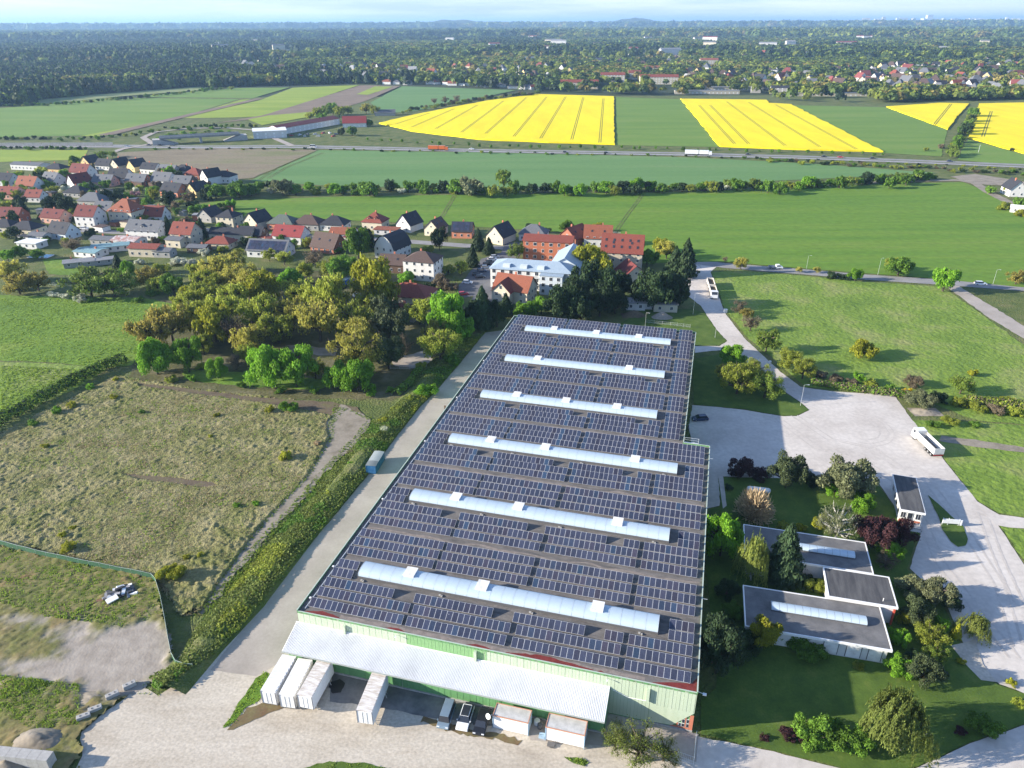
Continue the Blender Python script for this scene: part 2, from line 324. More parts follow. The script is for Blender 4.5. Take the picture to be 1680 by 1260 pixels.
# roads and lanes near the hall
road('village_street', [(-60, 372), (0, 374), (115, 377), (205, 382), (330, 385), (430, 386), (510, 390), (620, 393), (760, 403), (850, 408), (960, 424), (1060, 424), (1140, 427)], 6.5, G_road, .12)
road('village_street', [(845, 398), (838, 415), (820, 445), (795, 485), (790, 510)], 9, G_asph, .14)
sheet('car_park', [(752, 470), (790, 425), (832, 412), (826, 430), (796, 480), (750, 492)], G_asph, .1, .3, 2)
road('country_road', [(1130, 428), (1190, 436), (1320, 446.5), (1420, 455), (1540, 463), (1690, 474), (1790, 482)], 7.5, G_road, .12)
sheet('access_road', [(1122, 438), (1150, 430), (1180, 434), (1166, 446), (1175, 475), (1189, 513), (1222, 556), (1277, 607), (1313, 635), (1373, 643), (1467, 648), (1497, 690), (1553, 760), (1606, 826), (1635, 858), (1680, 926), (1760, 1040), (1760, 1156), (1690, 1142), (1640, 1122), (1600, 1092), (1578, 1050), (1552, 992), (1492, 932), (1512, 872), (1482, 852), (1440, 790), (1180, 782), (1181, 830), (1150, 836), (1130, 700), (1136, 665), (1178, 668), (1222, 673), (1284, 683), (1308, 683), (1328, 673), (1317, 663), (1280, 637), (1240, 606), (1196, 573), (1140, 579), (1140, 568), (1180, 568), (1193, 560), (1175, 540), (1157, 513), (1150, 502), (1122, 480)], G_grav, .058, .12, 1.5)
sheet('access_road', [(1760, 1150), (1690, 1187), (1594, 1219), (1500, 1262), (1430, 1310), (1760, 1310)], G_grav, .062, .12, 1.5)
sheet('access_road', [(1128, 1205), (1142, 1212), (1180, 1216), (1269, 1234), (1390, 1264), (1470, 1300), (1100, 1330)], G_grav, .066, .12, 1.5)
sheet('field_path', [(1540, 463), (1560, 462), (1640, 510), (1720, 560), (1720, 580), (1620, 520), (1560, 476)], G_lane, .08, .3, 2)
road('farm_track', [(1430, 300), (1510, 297), (1570, 296), (1600, 301), (1622, 316), (1650, 330), (1690, 345)], 6, G_dirt, .25)
sheet('farm_track', [(1560, 290), (1600, 286), (1640, 292), (1690, 300), (1690, 306), (1620, 304), (1590, 300)], G_dirt, .2, .8, 5)
sheet('garden_path', [(1178, 780), (1186, 780), (1192, 830), (1186, 835)], G_grav, .14, .05, 2)
sheet('gravel_track', [(1596, 818), (1640, 845), (1690, 852), (1760, 862), (1760, 880), (1680, 868), (1632, 862)], G_grav, .09, .15, 2)
sheet('gravel_track', [(1545, 715), (1600, 722), (1700, 737), (1700, 745), (1590, 732), (1540, 724)], G_dirt, .09, .3, 2)
# meadows
sheet('meadow', [(1168, 447), (1210, 443), (1320, 453), (1420, 462.5), (1535, 470), (1560, 480), (1700, 580), (1720, 700), (1600, 690), (1500, 650), (1380, 640), (1320, 634), (1225, 552), (1192, 512), (1178, 475)], G_mead2, .05, .3, 2)
sheet('meadow', [(1497, 690), (1530, 690), (1720, 700), (1760, 850), (1690, 850), (1638, 842), (1606, 824), (1553, 758)], G_mead2, .04, .3, 2)
sheet('meadow', [(1640, 862), (1760, 882), (1760, 1030), (1682, 925)], G_mead2, .04, .3, 2)
sheet('meadow', [(-140, 485), (0, 484), (130, 488), (232, 488), (290, 500), (250, 540), (214, 600), (170, 604), (80, 594), (-140, 588)], G_mead, .05, .5, 2)
sheet('meadow', [(70, 425), (130, 426), (160, 445), (120, 452), (80, 450)], G_mead, .08, .4, 2)
sheet('rough_meadow', [(-140, 590), (80, 596), (176, 605), (120, 640), (0, 690), (-140, 720)], G_mead2, .03, .4, 2)
sheet('lawn', [(1136, 590), (1200, 577), (1240, 608), (1280, 639), (1316, 664), (1327, 673), (1307, 682.5), (1284, 682.5), (1222, 672), (1138, 664)], G_lawn, .13, .12, 1.5)
sheet('lawn', [(1020, 530), (1060, 505), (1140, 508), (1157, 514), (1175, 541), (1192, 559.5), (1180, 567), (1140, 567), (1000, 540)], G_lawn, .06, .15, 1.5)
sheet('lawn', [(1150, 838), (1182, 832), (1178, 784), (1300, 785), (1440, 794), (1480, 854), (1508, 874), (1488, 934), (1548, 994), (1574, 1052), (1594, 1094), (1636, 1124), (1690, 1142), (1740, 1150), (1720, 1175), (1680, 1189), (1594, 1217), (1505, 1259), (1480, 1262), (1392, 1262), (1270, 1233), (1150, 1206), (1150, 1150), (1176, 1130)], G_lawn, .13, .12, 1.5)
sheet('grass_island', [(1522, 813), (1540, 828), (1561, 848), (1580, 864), (1588, 885), (1584, 896), (1571, 898), (1560, 890), (1546, 870), (1540, 850)], G_lawn, .16, .06, 1)
sheet('car_bay', [(1560, 1060), (1600, 1050), (1612, 1090), (1636, 1120), (1610, 1116), (1584, 1090)], G_yard, .15, .1, 1.5)
sheet('lawn', [(1000, 395), (1130, 390), (1140, 420), (1010, 420)], G_mead, .06, .4, 2)
sheet('grove_floor', [(230, 500), (420, 440), (640, 450), (760, 500), (800, 530), (760, 590), (720, 640), (640, 655), (480, 655), (330, 640), (215, 618), (216, 600)], G_grove, .03, .6, 2)
sheet('grove_clearing', [(640, 590), (700, 575), (712, 590), (690, 604), (648, 602)], G_lane, .07, .4, 1.5)
sheet('grove_clearing', [(470, 566), (556, 572), (552, 584), (480, 580)], G_dirt, .07, .5, 1.5)
sheet('grove_clearing', [(300, 606), (420, 612), (560, 626), (520, 640), (380, 632), (300, 622)], G_mead, .06, .5, 1.5)
# concrete lane west of the hall and the sandy yard in front of it
LANE = [(796, 546), (830, 541), (848, 524), (1120, 1250), (860, 1420), (360, 1205), (430, 1108), (440, 1085)]
sheet('yard', [(478, 1000), (1146, 1206), (1180, 1216), (1100, 1330), (500, 1360), (100, 1330), (135, 1238), (132, 1200), (172, 1168), (200, 1150), (226, 1128), (242, 1130), (262, 1142), (345, 1084), (400, 1030)], G_yard, .06, .2, 1.5)
sheet('lane', [(796, 546), (832, 541), (852, 560), (700, 800), (500, 1030), (452, 1092), (420, 1110), (345, 1100), (400, 1030), (500, 905), (600, 785), (639, 732), (687, 671), (717, 640), (750, 602)], G_lane, .065, .08, 1.5)
sheet('apron', [(545, 1103), (700, 1128), (905, 1180), (880, 1197), (800, 1190), (700, 1178), (640, 1165), (540, 1150)], G_apron, .09, .15, 1.2)
sheet('apron', [(870, 1160), (1146, 1205), (1142, 1250), (1000, 1225), (870, 1215)], G_lane, .10, .1, 1.2)
sheet('oil_stain', [(540, 1122), (556, 1116), (566, 1122), (560, 1138), (546, 1140)], mat('oil', (.03, .027, .024), 1, .5), .104, .2, .6)
sheet('grass_verge', [(366, 1196), (392, 1155), (420, 1115), (436, 1102), (444, 1108), (426, 1150), (406, 1160), (385, 1185)], G_mead, .12, .15, .8)
sheet('grass_verge', [(405, 1162), (440, 1152), (470, 1160), (440, 1172), (400, 1190), (372, 1200)], mat('dry_weeds', [(.3, (.14, .085, .045)), (.7, (.16, .14, .06))], .5, .95, grain=.3, gscale=3), .11, .25, .8)
sheet('grass_verge', [(924, 1243), (944, 1244), (966, 1250), (960, 1258), (940, 1254)], G_lawn, .12, .1, .6)
sheet('grass_verge', [(490, 1262), (540, 1250), (600, 1252), (640, 1262), (640, 1300), (490, 1300)], G_lawn, .12, .2, .8)
sheet('grass_verge', [(696, 1176), (760, 1196), (820, 1204), (858, 1216), (850, 1222), (800, 1212), (740, 1202), (690, 1186)], mat('dry_weeds', (.15, .11, .05), .5), .105, .3, .6)
# dry meadow: displaced tussocks
DRY = [(-150, 760), (0, 712), (100, 662), (190, 618), (330, 640), (420, 650), (560, 668), (604, 690), (560, 712), (530, 760), (480, 830), (440, 868), (370, 950), (330, 1008), (300, 1012), (255, 952), (130, 918), (0, 896), (-150, 880)]
FORE = [(-200, 880), (0, 898), (130, 920), (258, 952), (272, 1010), (291, 1098), (200, 1150), (130, 1200), (138, 1235), (100, 1330), (-200, 1330)]
TRACKS = [[(560, 664), (610, 688), (592, 720), (530, 780), (490, 830), (450, 868), (382, 948), (338, 1008), (326, 1008), (362, 952), (424, 866), (458, 830), (505, 780), (540, 720), (535, 695)],
          [(225, 628), (320, 639), (420, 652), (540, 660), (585, 668), (598, 684), (560, 686), (500, 674), (430, 662), (320, 647), (230, 634)],
          [(195, 776), (240, 781), (285, 784), (350, 792), (358, 798), (330, 801), (280, 793), (230, 787)]]
def tussock_grid(name, poly, res, m, amp, seed, z0=.08, kind='structure', mask=None, flats=()):
    pl = W2(poly); xs = [p[0] for p in pl]; ys = [p[1] for p in pl]
    gx = np.arange(min(xs), max(xs), res); gy = np.arange(min(ys), max(ys), res); X, Y = np.meshgrid(gx, gy)
    jx = (fbm(X * .6, Y * .6, 5) - .5) * 3; jy = (fbm(X * .6, Y * .6, 9) - .5) * 3
    ins = inpoly(X + jx, Y + jy, pl)
    r = rnd(seed); h = np.abs(fbm(X * .55, Y * .75, seed, 4) - .5) * 2.0; h2 = fbm(X * 1.5 + Y * .5, Y * 1.7 - X * .4, seed + 3, 3)
    Z = z0 + amp * (h * .8 + h2 * 1.0) * (.4 + fbm(X * .05, Y * .05, seed + 1, 2) * 1.1)
    T = np.clip(fbm(X * .08, Y * .08, seed + 20, 5), 0, 1)
    if mask is not None:
        Mk = mask(X, Y); Z = z0 + (Z - z0) * (1 - .96 * Mk); T = np.where(Mk > .5, 1.0, T)
        T = T * .5 + .5 * 0 if False else T
    for fp in flats: Z = np.where(inpoly(X, Y, W2(fp)), z0, Z)
    idx = -np.ones(X.shape, np.int64); ny, nx = X.shape
    q = ins[:-1, :-1] & ins[1:, :-1] & ins[:-1, 1:] & ins[1:, 1:]
    used = np.zeros(X.shape, bool); used[:-1, :-1] |= q; used[1:, :-1] |= q; used[:-1, 1:] |= q; used[1:, 1:] |= q
    idx[used] = np.arange(used.sum()); V = np.stack([X[used], Y[used], Z[used]], 1)
    V[:, 0] += r.normal(size=len(V)) * res * .2; V[:, 1] += r.normal(size=len(V)) * res * .2
    a, b = np.nonzero(q); F = np.stack([idx[a, b], idx[a, b + 1], idx[a + 1, b + 1], idx[a + 1, b]], 1)
    me = np_mesh(name, V, F, m); me.polygons.foreach_set('use_smooth', [True] * len(F))
    if mask is not None:
        at = me.attributes.new('sand', 'FLOAT', 'POINT'); at.data.foreach_set('value', Mk[used].astype(np.float32))
    return tag(link(name, me), kind=kind)
G_dry = mat('dry_tussocks', [(.25, (.085, .095, .024)), (.40, (.14, .145, .042)), (.52, (.20, .185, .075)), (.64, (.255, .225, .11)), (.8, (.16, .12, .06))], .16, .95, 1, 2.6, bdist=.3, detail=10, grain=.5, gscale=2.2)
tussock_grid('dry_meadow', DRY, .31, G_dry, .50, 3, flats=TRACKS)
# foreground waste ground: grass wearing into sand
def sandmask(X, Y):
    def el(px, py, rx, ry):
        c = P(px, py); return np.exp(-(((X - c[0]) / rx) ** 2 + ((Y - c[1]) / ry) ** 2))
    f = el(205, 1095, 8.5, 8) * 1.5 + el(120, 1050, 14, 5) * .9 + el(60, 1100, 8, 3) * .7 + el(245, 1060, 4, 4) * 1.1 + el(20, 1020, 7, 1.5) * .5 + el(90, 1100, 12, 2) * .5
    f = f - (el(55, 1065, 5, 3) * .8)
    return np.clip((f + (fbm(X * .5, Y * .5, 31, 5) - .5) * 1.7 - .40) * 1.5, 0, 1)
def sandy_mat():
    M = mat('worn_grass', [(.25, (.085, .10, .026)), (.42, (.125, .13, .035)), (.56, (.18, .155, .06)), (.7, (.19, .12, .055))], .13, .95, .3, 2, bdist=.2, detail=8, grain=.4, gscale=1.6)
    nt = M.node_tree; b = [n for n in nt.nodes if n.type == 'BSDF_PRINCIPLED'][0]; src = b.inputs['Base Color'].links[0].from_socket
    a = NN(nt, 'ShaderNodeAttribute', attribute_name='sand'); x = NN(nt, 'ShaderNodeMix', data_type='RGBA')
    n = NN(nt, 'ShaderNodeTexNoise'); n.inputs['Scale'].default_value = .4; n.inputs['Detail'].default_value = 6
    r = NN(nt, 'ShaderNodeValToRGB'); r.color_ramp.elements[0].position = .3; r.color_ramp.elements[0].color = (.25, .215, .175, 1); r.color_ramp.elements[1].position = .7; r.color_ramp.elements[1].color = (.37, .325, .27, 1)
    g = NN(nt, 'ShaderNodeNewGeometry'); nt.links.new(g.outputs['Position'], n.inputs[0]); nt.links.new(n.outputs[0], r.inputs[0])
    nt.links.new(a.outputs['Fac'], x.inputs[0]); nt.links.new(src, x.inputs[6]); nt.links.new(r.outputs[0], x.inputs[7]); nt.links.new(x.outputs[2], b.inputs['Base Color']); return M
tussock_grid('waste_ground', FORE, .4, sandy_mat(), .42, 8, mask=sandmask)
sheet('track', TRACKS[0], G_dirt, .16, .45, 1.2)
sheet('track', TRACKS[1], G_mud, .15, .5, 1.5)
sheet('mud_scrape', TRACKS[2], G_mud, .17, .3, 1.2)

# wheel marks on the gravel and the sandy yard
G_mark = mat('wheel_marks', [(.3, (.43, .39, .345)), (.7, (.50, .455, .405))], .25, .95, grain=.2, gscale=2)
G_mark2 = mat('wheel_marks_pale', [(.3, (.48, .42, .35)), (.7, (.56, .50, .43))], .25, .95, grain=.2, gscale=2)
_mz = [.068]
def mz():
    _mz[0] += .0012; return _mz[0]
def arc_mark(cx, cy, rx, ry, a0, a1, w, m):
    c = P(cx, cy); n = 26; sheet('wheel_mark', ribbon([(c[0] + rx * math.cos(a0 + (a1 - a0) * i / n), c[1] + ry * math.sin(a0 + (a1 - a0) * i / n)) for i in range(n + 1)], w), m, mz(), .07, 1, world=True)
for k, (rx, ry) in enumerate([(5.6, 6.2), (7.6, 8.0), (9.0, 9.4)]): arc_mark(1405, 702, rx, ry, -1.9, 1.3, .45, G_mark)
for px in ([(1300, 680), (1360, 720), (1430, 735), (1480, 770)], [(1280, 690), (1340, 735), (1420, 760), (1470, 790)], [(1530, 800), (1590, 880), (1640, 960), (1670, 1060)], [(1512, 850), (1540, 920), (1610, 1010), (1665, 1080)], [(1610, 840), (1640, 920), (1672, 990)]):
    for k in (-.9, .9): sheet('wheel_mark', ribbon([(P(*p)[0] + k, P(*p)[1]) for p in px], .5), G_mark, mz(), .09, 1, world=True)
# ---------------------------------------------------------------- warehouse with solar roof
RH = 8.2; MP = 23.75; HALLV = 141.5
C_green = mat('cladding_green', [(.3, (.42, .50, .36)), (.7, (.48, .55, .41))], .5, .5, coord='O', stretch=(3, 1, .15), grain=.06, gscale=2)
C_greend = mat('cladding_green_dark', [(.3, (.115, .27, .11)), (.7, (.145, .32, .135))], .5, .5, coord='O', stretch=(3, 1, .2), grain=.08, gscale=2)
C_deck = mat('roof_bitumen', [(.28, (.075, .07, .066)), (.45, (.125, .115, .105)), (.62, (.17, .155, .14)), (.75, (.22, .195, .17))], .5, .95, .3, 6, bdist=.02, coord='O', detail=8, grain=.3, gscale=3, stretch=(.5, 1.6, 1))
C_dust = mat('roof_silt', [(.35, (.17, .145, .125)), (.65, (.26, .22, .19))], 1.2, .95, coord='O', detail=6, grain=.25, gscale=5)
C_red = mat('roof_red_primer', [(.3, (.13, .022, .018)), (.7, (.19, .035, .028))], 1, .7, coord='O', grain=.25, gscale=4)
C_alu = flat('aluminium', (.62, .64, .64), .35, .5, .4)
C_light = mat('skylight_sheet', [(.3, (.38, .47, .53)), (.7, (.44, .525, .585))], .6, .3, coord='O', spec=.5, isl=.05)
C_white = flat('white_sheet', (.74, .74, .72), .5)
C_dirtyw = mat('weathered_white', [(.3, (.55, .53, .49)), (.5, (.72, .71, .68)), (.7, (.78, .77, .75))], .7, .6, coord='O', detail=6, stretch=(1, .3, 1))
C_kerb = flat('skylight_kerb', (.10, .10, .105), .8)
C_glass = flat('window_dark', (.03, .035, .045), .12, .6)
C_canopy = mat('canopy_sheet', [(.3, (.62, .62, .61)), (.5, (.70, .70, .69)), (.75, (.75, .75, .74))], .25, .45, coord='O', detail=6, stretch=(1, .5, 1), grain=.08, gscale=2)
C_brick = flat('orange_brick', (.48, .17, .10), .85)
C_conc = mat('concrete', [(.3, (.30, .29, .27)), (.7, (.42, .41, .385))], .8, .9, coord='O', detail=6, grain=.15, gscale=6)
C_pan = mat('solar_glass', [(.4, (.034, .040, .066)), (.6, (.044, .050, .080))], 3, .16, coord='O', spec=.5, rand=.22, isl=.0)
def _pan():
    M = C_pan; nt = M.node_tree; b = [n for n in nt.nodes if n.type == 'BSDF_PRINCIPLED'][0]; src = b.inputs['Base Color'].links[0].from_socket
    return M
C_pan2 = mat('solar_glass_joined', [(.4, (.034, .040, .066)), (.6, (.044, .050, .080))], 3, .16, coord='O', spec=.5, isl=.22)
for M in (C_pan, C_pan2):      # modules differ a little in hue as well
    nt_ = M.node_tree; b_ = [n for n in nt_.nodes if n.type == 'BSDF_PRINCIPLED'][0]; s_ = b_.inputs['Base Color'].links[0].from_socket
    rr = NN(nt_, 'ShaderNodeObjectInfo').outputs['Random'] if M is C_pan else NN(nt_, 'ShaderNodeNewGeometry').outputs['Random Per Island']
    rm = NN(nt_, 'ShaderNodeValToRGB'); e_ = rm.color_ramp.elements; e_[0].position = 0; e_[0].color = (1.18, .95, .86, 1); e_[1].position = .25; e_[1].color = (1, 1, 1, 1)
    e_.new(.85).color = (1, 1, 1, 1); e_.new(1).color = (.75, 1.15, 1.25, 1)
    x_ = NN(nt_, 'ShaderNodeMix', data_type='RGBA', blend_type='MULTIPLY'); x_.inputs[0].default_value = 1
    w_ = NN(nt_, 'ShaderNodeMath', operation='FRACT'); k_ = NN(nt_, 'ShaderNodeMath', operation='MULTIPLY'); k_.inputs[1].default_value = 7.31
    nt_.links.new(rr, k_.inputs[0]); nt_.links.new(k_.outputs[0], w_.inputs[0]); nt_.links.new(w_.outputs[0], rm.inputs[0]); nt_.links.new(s_, x_.inputs[6]); nt_.links.new(rm.outputs[0], x_.inputs[7]); nt_.links.new(x_.outputs[2], b_.inputs['Base Color'])
hall = thing('warehouse', 'long green warehouse whose flat roof is covered with solar panels and white skylights', 'warehouse', WV(0, 0, 0), TH)
FOOT = [(0, 0), (65.2, 0), (65.2, 71.6), (59.3, 71.6), (59.3, HALLV), (0, HALLV)]
mb = MB(); inset = [(.12, .12), (65.08, .12), (65.08, 71.48), (59.18, 71.48), (59.18, HALLV - .12), (.12, HALLV - .12)]
mb.prism(inset, 0, RH - .12, 0); mb.build('wall', C_greend, hall)
MB().prism([(.15, .15), (65.05, .15), (65.05, 71.45), (59.15, 71.45), (59.15, HALLV - .15), (.15, HALLV - .15)], RH - .119, RH, 0).build('roof_deck', C_deck, hall)
# parapet: five runs with a pale cap
for a, b in [((0, 0), (65.2, 0)), ((65.2, 0), (65.2, 71.6)), ((65.2, 71.6), (59.3, 71.6)), ((59.3, 71.6), (59.3, HALLV)), ((59.3, HALLV), (0, HALLV)), ((0, HALLV), (0, 0))]:
    d = np.array(b, float) - a; l = np.linalg.norm(d); d /= l; n = np.array((-d[1], d[0])); h = .12 if a[1] == 0 and b[1] == 0 else .38
    q = [np.array(a) + d * .0, np.array(b) - d * .0, np.array(b) + n * .14, np.array(a) + n * .14]
    mb = MB(); mb.prism([tuple(x) for x in q], RH - .3, RH + h - .03, 0); q2 = [np.array(a) - n * .02, np.array(b) - n * .02, np.array(b) + n * .17, np.array(a) + n * .17]
    mb.prism([tuple(x) for x in q2], RH + h - .028, RH + h, 1); mb.build('parapet', [C_greend, flat('cap_sheet', (.42, .48, .40), .5)], hall)
# front cladding: boards between 5.6 m and the roof, plus the corrugated strip, set proud of the wall
def cladding(u0, u1, z0, z1, m, pitch, name, v=.12):
    mb = MB(); k = max(1, int((u1 - u0) / pitch)); w = (u1 - u0) / k
    for i in range(k): mb.box(u0 + i * w + .012, u0 + (i + 1) * w - .012, v - .1 - (.02 if i % 2 else 0), v - .001, z0, z1)
    return mb.build(name, m, hall)
for u0 in np.arange(0.05, 65.1, 6.5):
    u1 = min(u0 + 6.47, 65.15)
    if not (19 < u0 + 3 < 33): cladding(u0, u1, 5.2 if u1 < 53 else (0.35 if u1 < 60 else 4.0), RH - .02, C_green, .5, 'cladding_panel')
cladding(19.58, 33, 5.2, RH - .02, mat('cladding_strip', [(.3, (.20, .37, .16)), (.7, (.24, .42, .19))], 2, .5, coord='O'), .3, 'corrugated_strip')
# torn corner: triangular opening with orange brick and window panes behind
MB().add([(58.57, .02, .35), (62.2, .02, .6), (65.15, .02, 4.0), (58.57, .02, 4.0), (58.57, .1, .35), (62.2, .1, .6), (65.15, .1, 4.0), (58.57, .1, 4.0)],
         [(0, 1, 2, 3), (7, 6, 5, 4), (0, 4, 5, 1), (1, 5, 6, 2), (2, 6, 7, 3), (3, 7, 4, 0)]).build('cladding_panel', C_green, hall)
MB().box(58.5, 65.2, -.06, .1, 0, .34).build('plinth', C_conc, hall)
MB().box(64.62, 65.16, .015, .112, .36, 3.4).box(61.9, 64.6, .05, .113, .36, .62).box(62.8, 63.0, .03, .112, .63, 2.5).box(64.0, 64.15, .03, .112, .63, 3.4).build('brick_pier', C_brick, hall)
for (u0, u1, z0, z1) in [(63.05, 63.45, .7, 1.4), (63.5, 63.95, .7, 1.4), (63.5, 63.95, 1.5, 2.3), (64.18, 64.58, .7, 1.5), (64.18, 64.58, 1.6, 2.4)]:
    w = MB().box(u0, u1, .05, .11, z0, z1).build('window', C_white, hall); MB().box(u0 + .05, u1 - .05, .03, .06, z0 + .05, z1 - .05).build('pane', C_glass, w)
for u, z0, z1 in [(8.6, 5.6, 7.4), (31.2, 5.2, 7.7), (58.2, 4.65, 7.2)]:
    MB().box(u - .22, u + .22, -.42, .0, z0, z1).build('vent_duct', C_green, hall)
MB().tube([(52.9, -.06, 5.5), (55.4, -.06, 4.55), (58.0, -.06, 4.6)], .05).build('cable_conduit', C_white, hall)
for u in (17.9, 52.0):
    MB().tube([(u, -.02, 7.55), (u, -.5, 7.75)], .04).box(u - .12, u + .12, -.75, -.45, 7.68, 7.8).build('wall_lamp', C_white, hall)
MB().tube([(65.2, 1.2, 7.3), (66.1, .8, 7.5)], .06).box(65.95, 66.5, .55, .95, 7.42, 7.6).build('wall_lamp', C_white, hall)
for v in (20, 44, 66): MB().tube([(65.2, v, RH + .3), (66.0, v, RH + .3)], .04).build('antenna_arm', C_alu, hall)
# red primer patches and silt ribbons on the roof
r = rnd(5)
def stain(name, u, w, v0, v1, m, seed, z=RH + .006):
    r = rnd(seed); k = int(w / .8) + 2; us = np.linspace(u, u + w, k); lo = v0 + r.uniform(0, .12, k); hi = v0 + (v1 - v0) * np.sin(np.linspace(.25, PI - .25, k)) * r.uniform(.75, 1.1, k)
    mb = MB(); vs = [(a, b, z) for a, b in zip(us, lo)] + [(a, b, z) for a, b in zip(us, hi)]
    mb.add(vs, [(i, i + 1, k + i + 1, k + i) for i in range(k - 1)]); return mb.build(name, m, hall)
for u, w, a, b in [(1.2, 6.5, .2, 1.15), (15.8, 3.4, .2, .85), (29.6, 4.2, .2, .8), (36.0, 13.8, .2, 1.2), (50.3, 1.2, .25, .6)]: stain('red_patch', u, w, a, b, C_red, int(u * 7))
mb = MB(); mb.add([(58.0, .2, RH + .006), (65.0, .2, RH + .006), (65.0, 2.9, RH + .006), (64.2, 1.6, RH + .006), (61.5, 1.15, RH + .006)], [(0, 1, 2, 3, 4)]); mb.build('red_patch', C_red, hall)
mb = MB(); k = 60
us = np.linspace(7.5, 57.5, k); mb.add([(u, .25 + .2 * math.sin(u * 1.7), RH + .004) for u in us] + [(u, .95 + .35 * vnoise(np.array([u * .7]), np.array([3.]), 4)[0], RH + .004) for u in us], [(i, i + 1, k + i + 1, k + i) for i in range(k - 1)]); mb.build('silt_ribbon', C_dust, hall)
for j in range(1, 6):
    v0 = MP * j - .15; r = rnd(40 + j); k = 70; u1 = 64.6 if j < 3 else 58.8; us = np.linspace(1.5, u1, k); ph = r.uniform(0, 6)
    c = v0 + .62 * np.sin(us * .33 + ph) + .2 * np.sin(us * .9 + 2 * ph); h = .14 + .28 * vnoise(us * .5, us * 0 + j, 3)
    for s, dz in ((1, .004), (-1, .008)):
        mb = MB(); cc = c if s > 0 else v0 - .55 * np.sin(us * .33 + ph + .6) - .1
        mb.add([(a, b - d, RH + dz) for a, b, d in zip(us, cc, h)] + [(a, b + d * .8, RH + dz) for a, b, d in zip(us, cc, h)], [(i, i + 1, k + i + 1, k + i) for i in range(k - 1)]); mb.build('silt_ribbon', C_dust, hall)
# cable trunking along the west edge, ballast and roof clutter
MB().box(.98, 1.12, .9, HALLV - 1.5, RH + .02, RH + .16).build('cable_trunk', C_alu, hall)
for v in (3.2, 11.5, 33, 57, 80, 104, 128): MB().tube([(.75, v, RH), (.75, v, RH + .3)], .08, 8).box(.6, .95, v - .15, v + .15, RH + .3, RH + .4).build('roof_vent', C_white, hall)
# skylights
def arch(w, h, n=10): return [(-w / 2 * math.cos(PI * i / n), h * math.sin(PI * i / n) ** .8) for i in range(n + 1)]
VENTS = [(15.4, 28.6, 48.5), (15.7, 28.8, 48.6), (16.1, 29.0, 49.3), (16.1, 29.1, 42.1), (16.1, 42.3), (15.9, 29.3, 42.4)]
SKY = []
prof = arch(3.75, .92)
def pane_mesh(w):
    mb = MB(); k = len(prof)
    mb.add([(0.03, p[0], p[1]) for p in prof] + [(w - .03, p[0], p[1]) for p in prof], [(i, i + k, i + 1 + k, i + 1) for i in range(k - 1)])
    return mb.mesh('pane', C_light, True)
def rib_profile(mb, u, s=1.012):
    k = len(prof); mb.add([(u - .035, p[0] * s, p[1] * s + .004) for p in prof] + [(u + .035, p[0] * s, p[1] * s + .004) for p in prof], [(i, i + k, i + 1 + k, i + 1) for i in range(k - 1)])
for j in range(6):
    v = 12.05 + MP * j; u0, u1 = (6.3, 58.5) if j < 3 else (6.7, 52.1); n = 26 if j < 3 else 23; w = (u1 - u0) / n
    mb = MB(); mb.box(u0, u1, v - 1.98, v - 1.85, RH, RH + .42).box(u0, u1, v + 1.85, v + 1.98, RH, RH + .42).box(u0 - .1, u0, v - 1.98, v + 1.98, RH, RH + .42).box(u1, u1 + .1, v - 1.98, v + 1.98, RH, RH + .42)
    sk = mb.build('skylight', C_kerb, hall)
    pm = pane_mesh(w)
    for i in range(n): link('pane', pm, sk, (u0 + i * w, v, RH + .42))
    rb = MB()
    for i in range(n + 1): rib_profile(rb, u0 + i * w)
    link('glazing_bars', rb.mesh('glazing_bars', flat('bar_grey', (.45, .5, .54), .5)), sk, (0, v, RH + .42))
    for e in (u0, u1):
        eb = MB(); eb.add([(e, p[0], p[1]) for p in prof], [tuple(range(len(prof)))]); link('end_cap', eb.mesh('end_cap', C_light), sk, (0, v, RH + .42))
    for q in VENTS[j]:
        hb = MB(); hb.box(q - .95, q + .95, v - .75, v + 1.45, RH + .8, RH + 1.55, 0).box(q - 1.0, q + 1.0, v - .8, v + 1.5, RH + 1.551, RH + 1.62, 1)
        hb.build('vent_hood', [C_white, C_dirtyw], sk)
    # ballast stones beside each skylight
    for q in (7.0, 21.6, 37.5, 55.5):
        if q < u1: MB().box(q, q + .35, v - 2.55, v - 2.3, RH, RH + .22).box(q + .45, q + .7, v - 2.75, v - 2.45, RH, RH + .2).build('ballast_stone', C_conc, hall)
for a, b in [(5.8, 36), (5.2, 60)]: MB().tube([(25, a, RH), (25, a, RH + .7)], .06).build('roof_vent', C_white, hall)
# lean-to along the front with corrugated roof
CU0, CU1, EV, EZ, RZ = -.45, 52.5, -5.06, 4.2, 5.8
mb = MB(); n = 212; w = (CU1 - CU0) / n; top = []; 
for i in range(n):
    u = CU0 + i * w
    for du, dz in ((0, 0), (.32, 0), (.42, .085), (.9, .085)): top.append((u + du * w, dz))
top.append((CU1, 0)); k = len(top)
mb.add([(u, -.02, RZ + d) for u, d in top] + [(u, EV, EZ + d) for u, d in top], [(i, i + 1, k + i + 1, k + i) for i in range(k - 1)])
mb.build('canopy_roof', C_canopy, hall)
MB().box(CU0, CU1, -.16, .0, RZ + .05, RZ + .16).build('ridge_flashing', C_white, hall)
MB().box(CU0, CU1, EV - .12, EV - .0, EZ - .18, EZ - .04).build('gutter', flat('gutter_grey', (.32, .35, .33), .5), hall)
MB().quad((CU0, EV, EZ - .03), (CU1, EV, EZ - .03), (CU1, 0, RZ - .03), (CU0, 0, RZ - .03)).build('canopy_underside', C_white, hall)
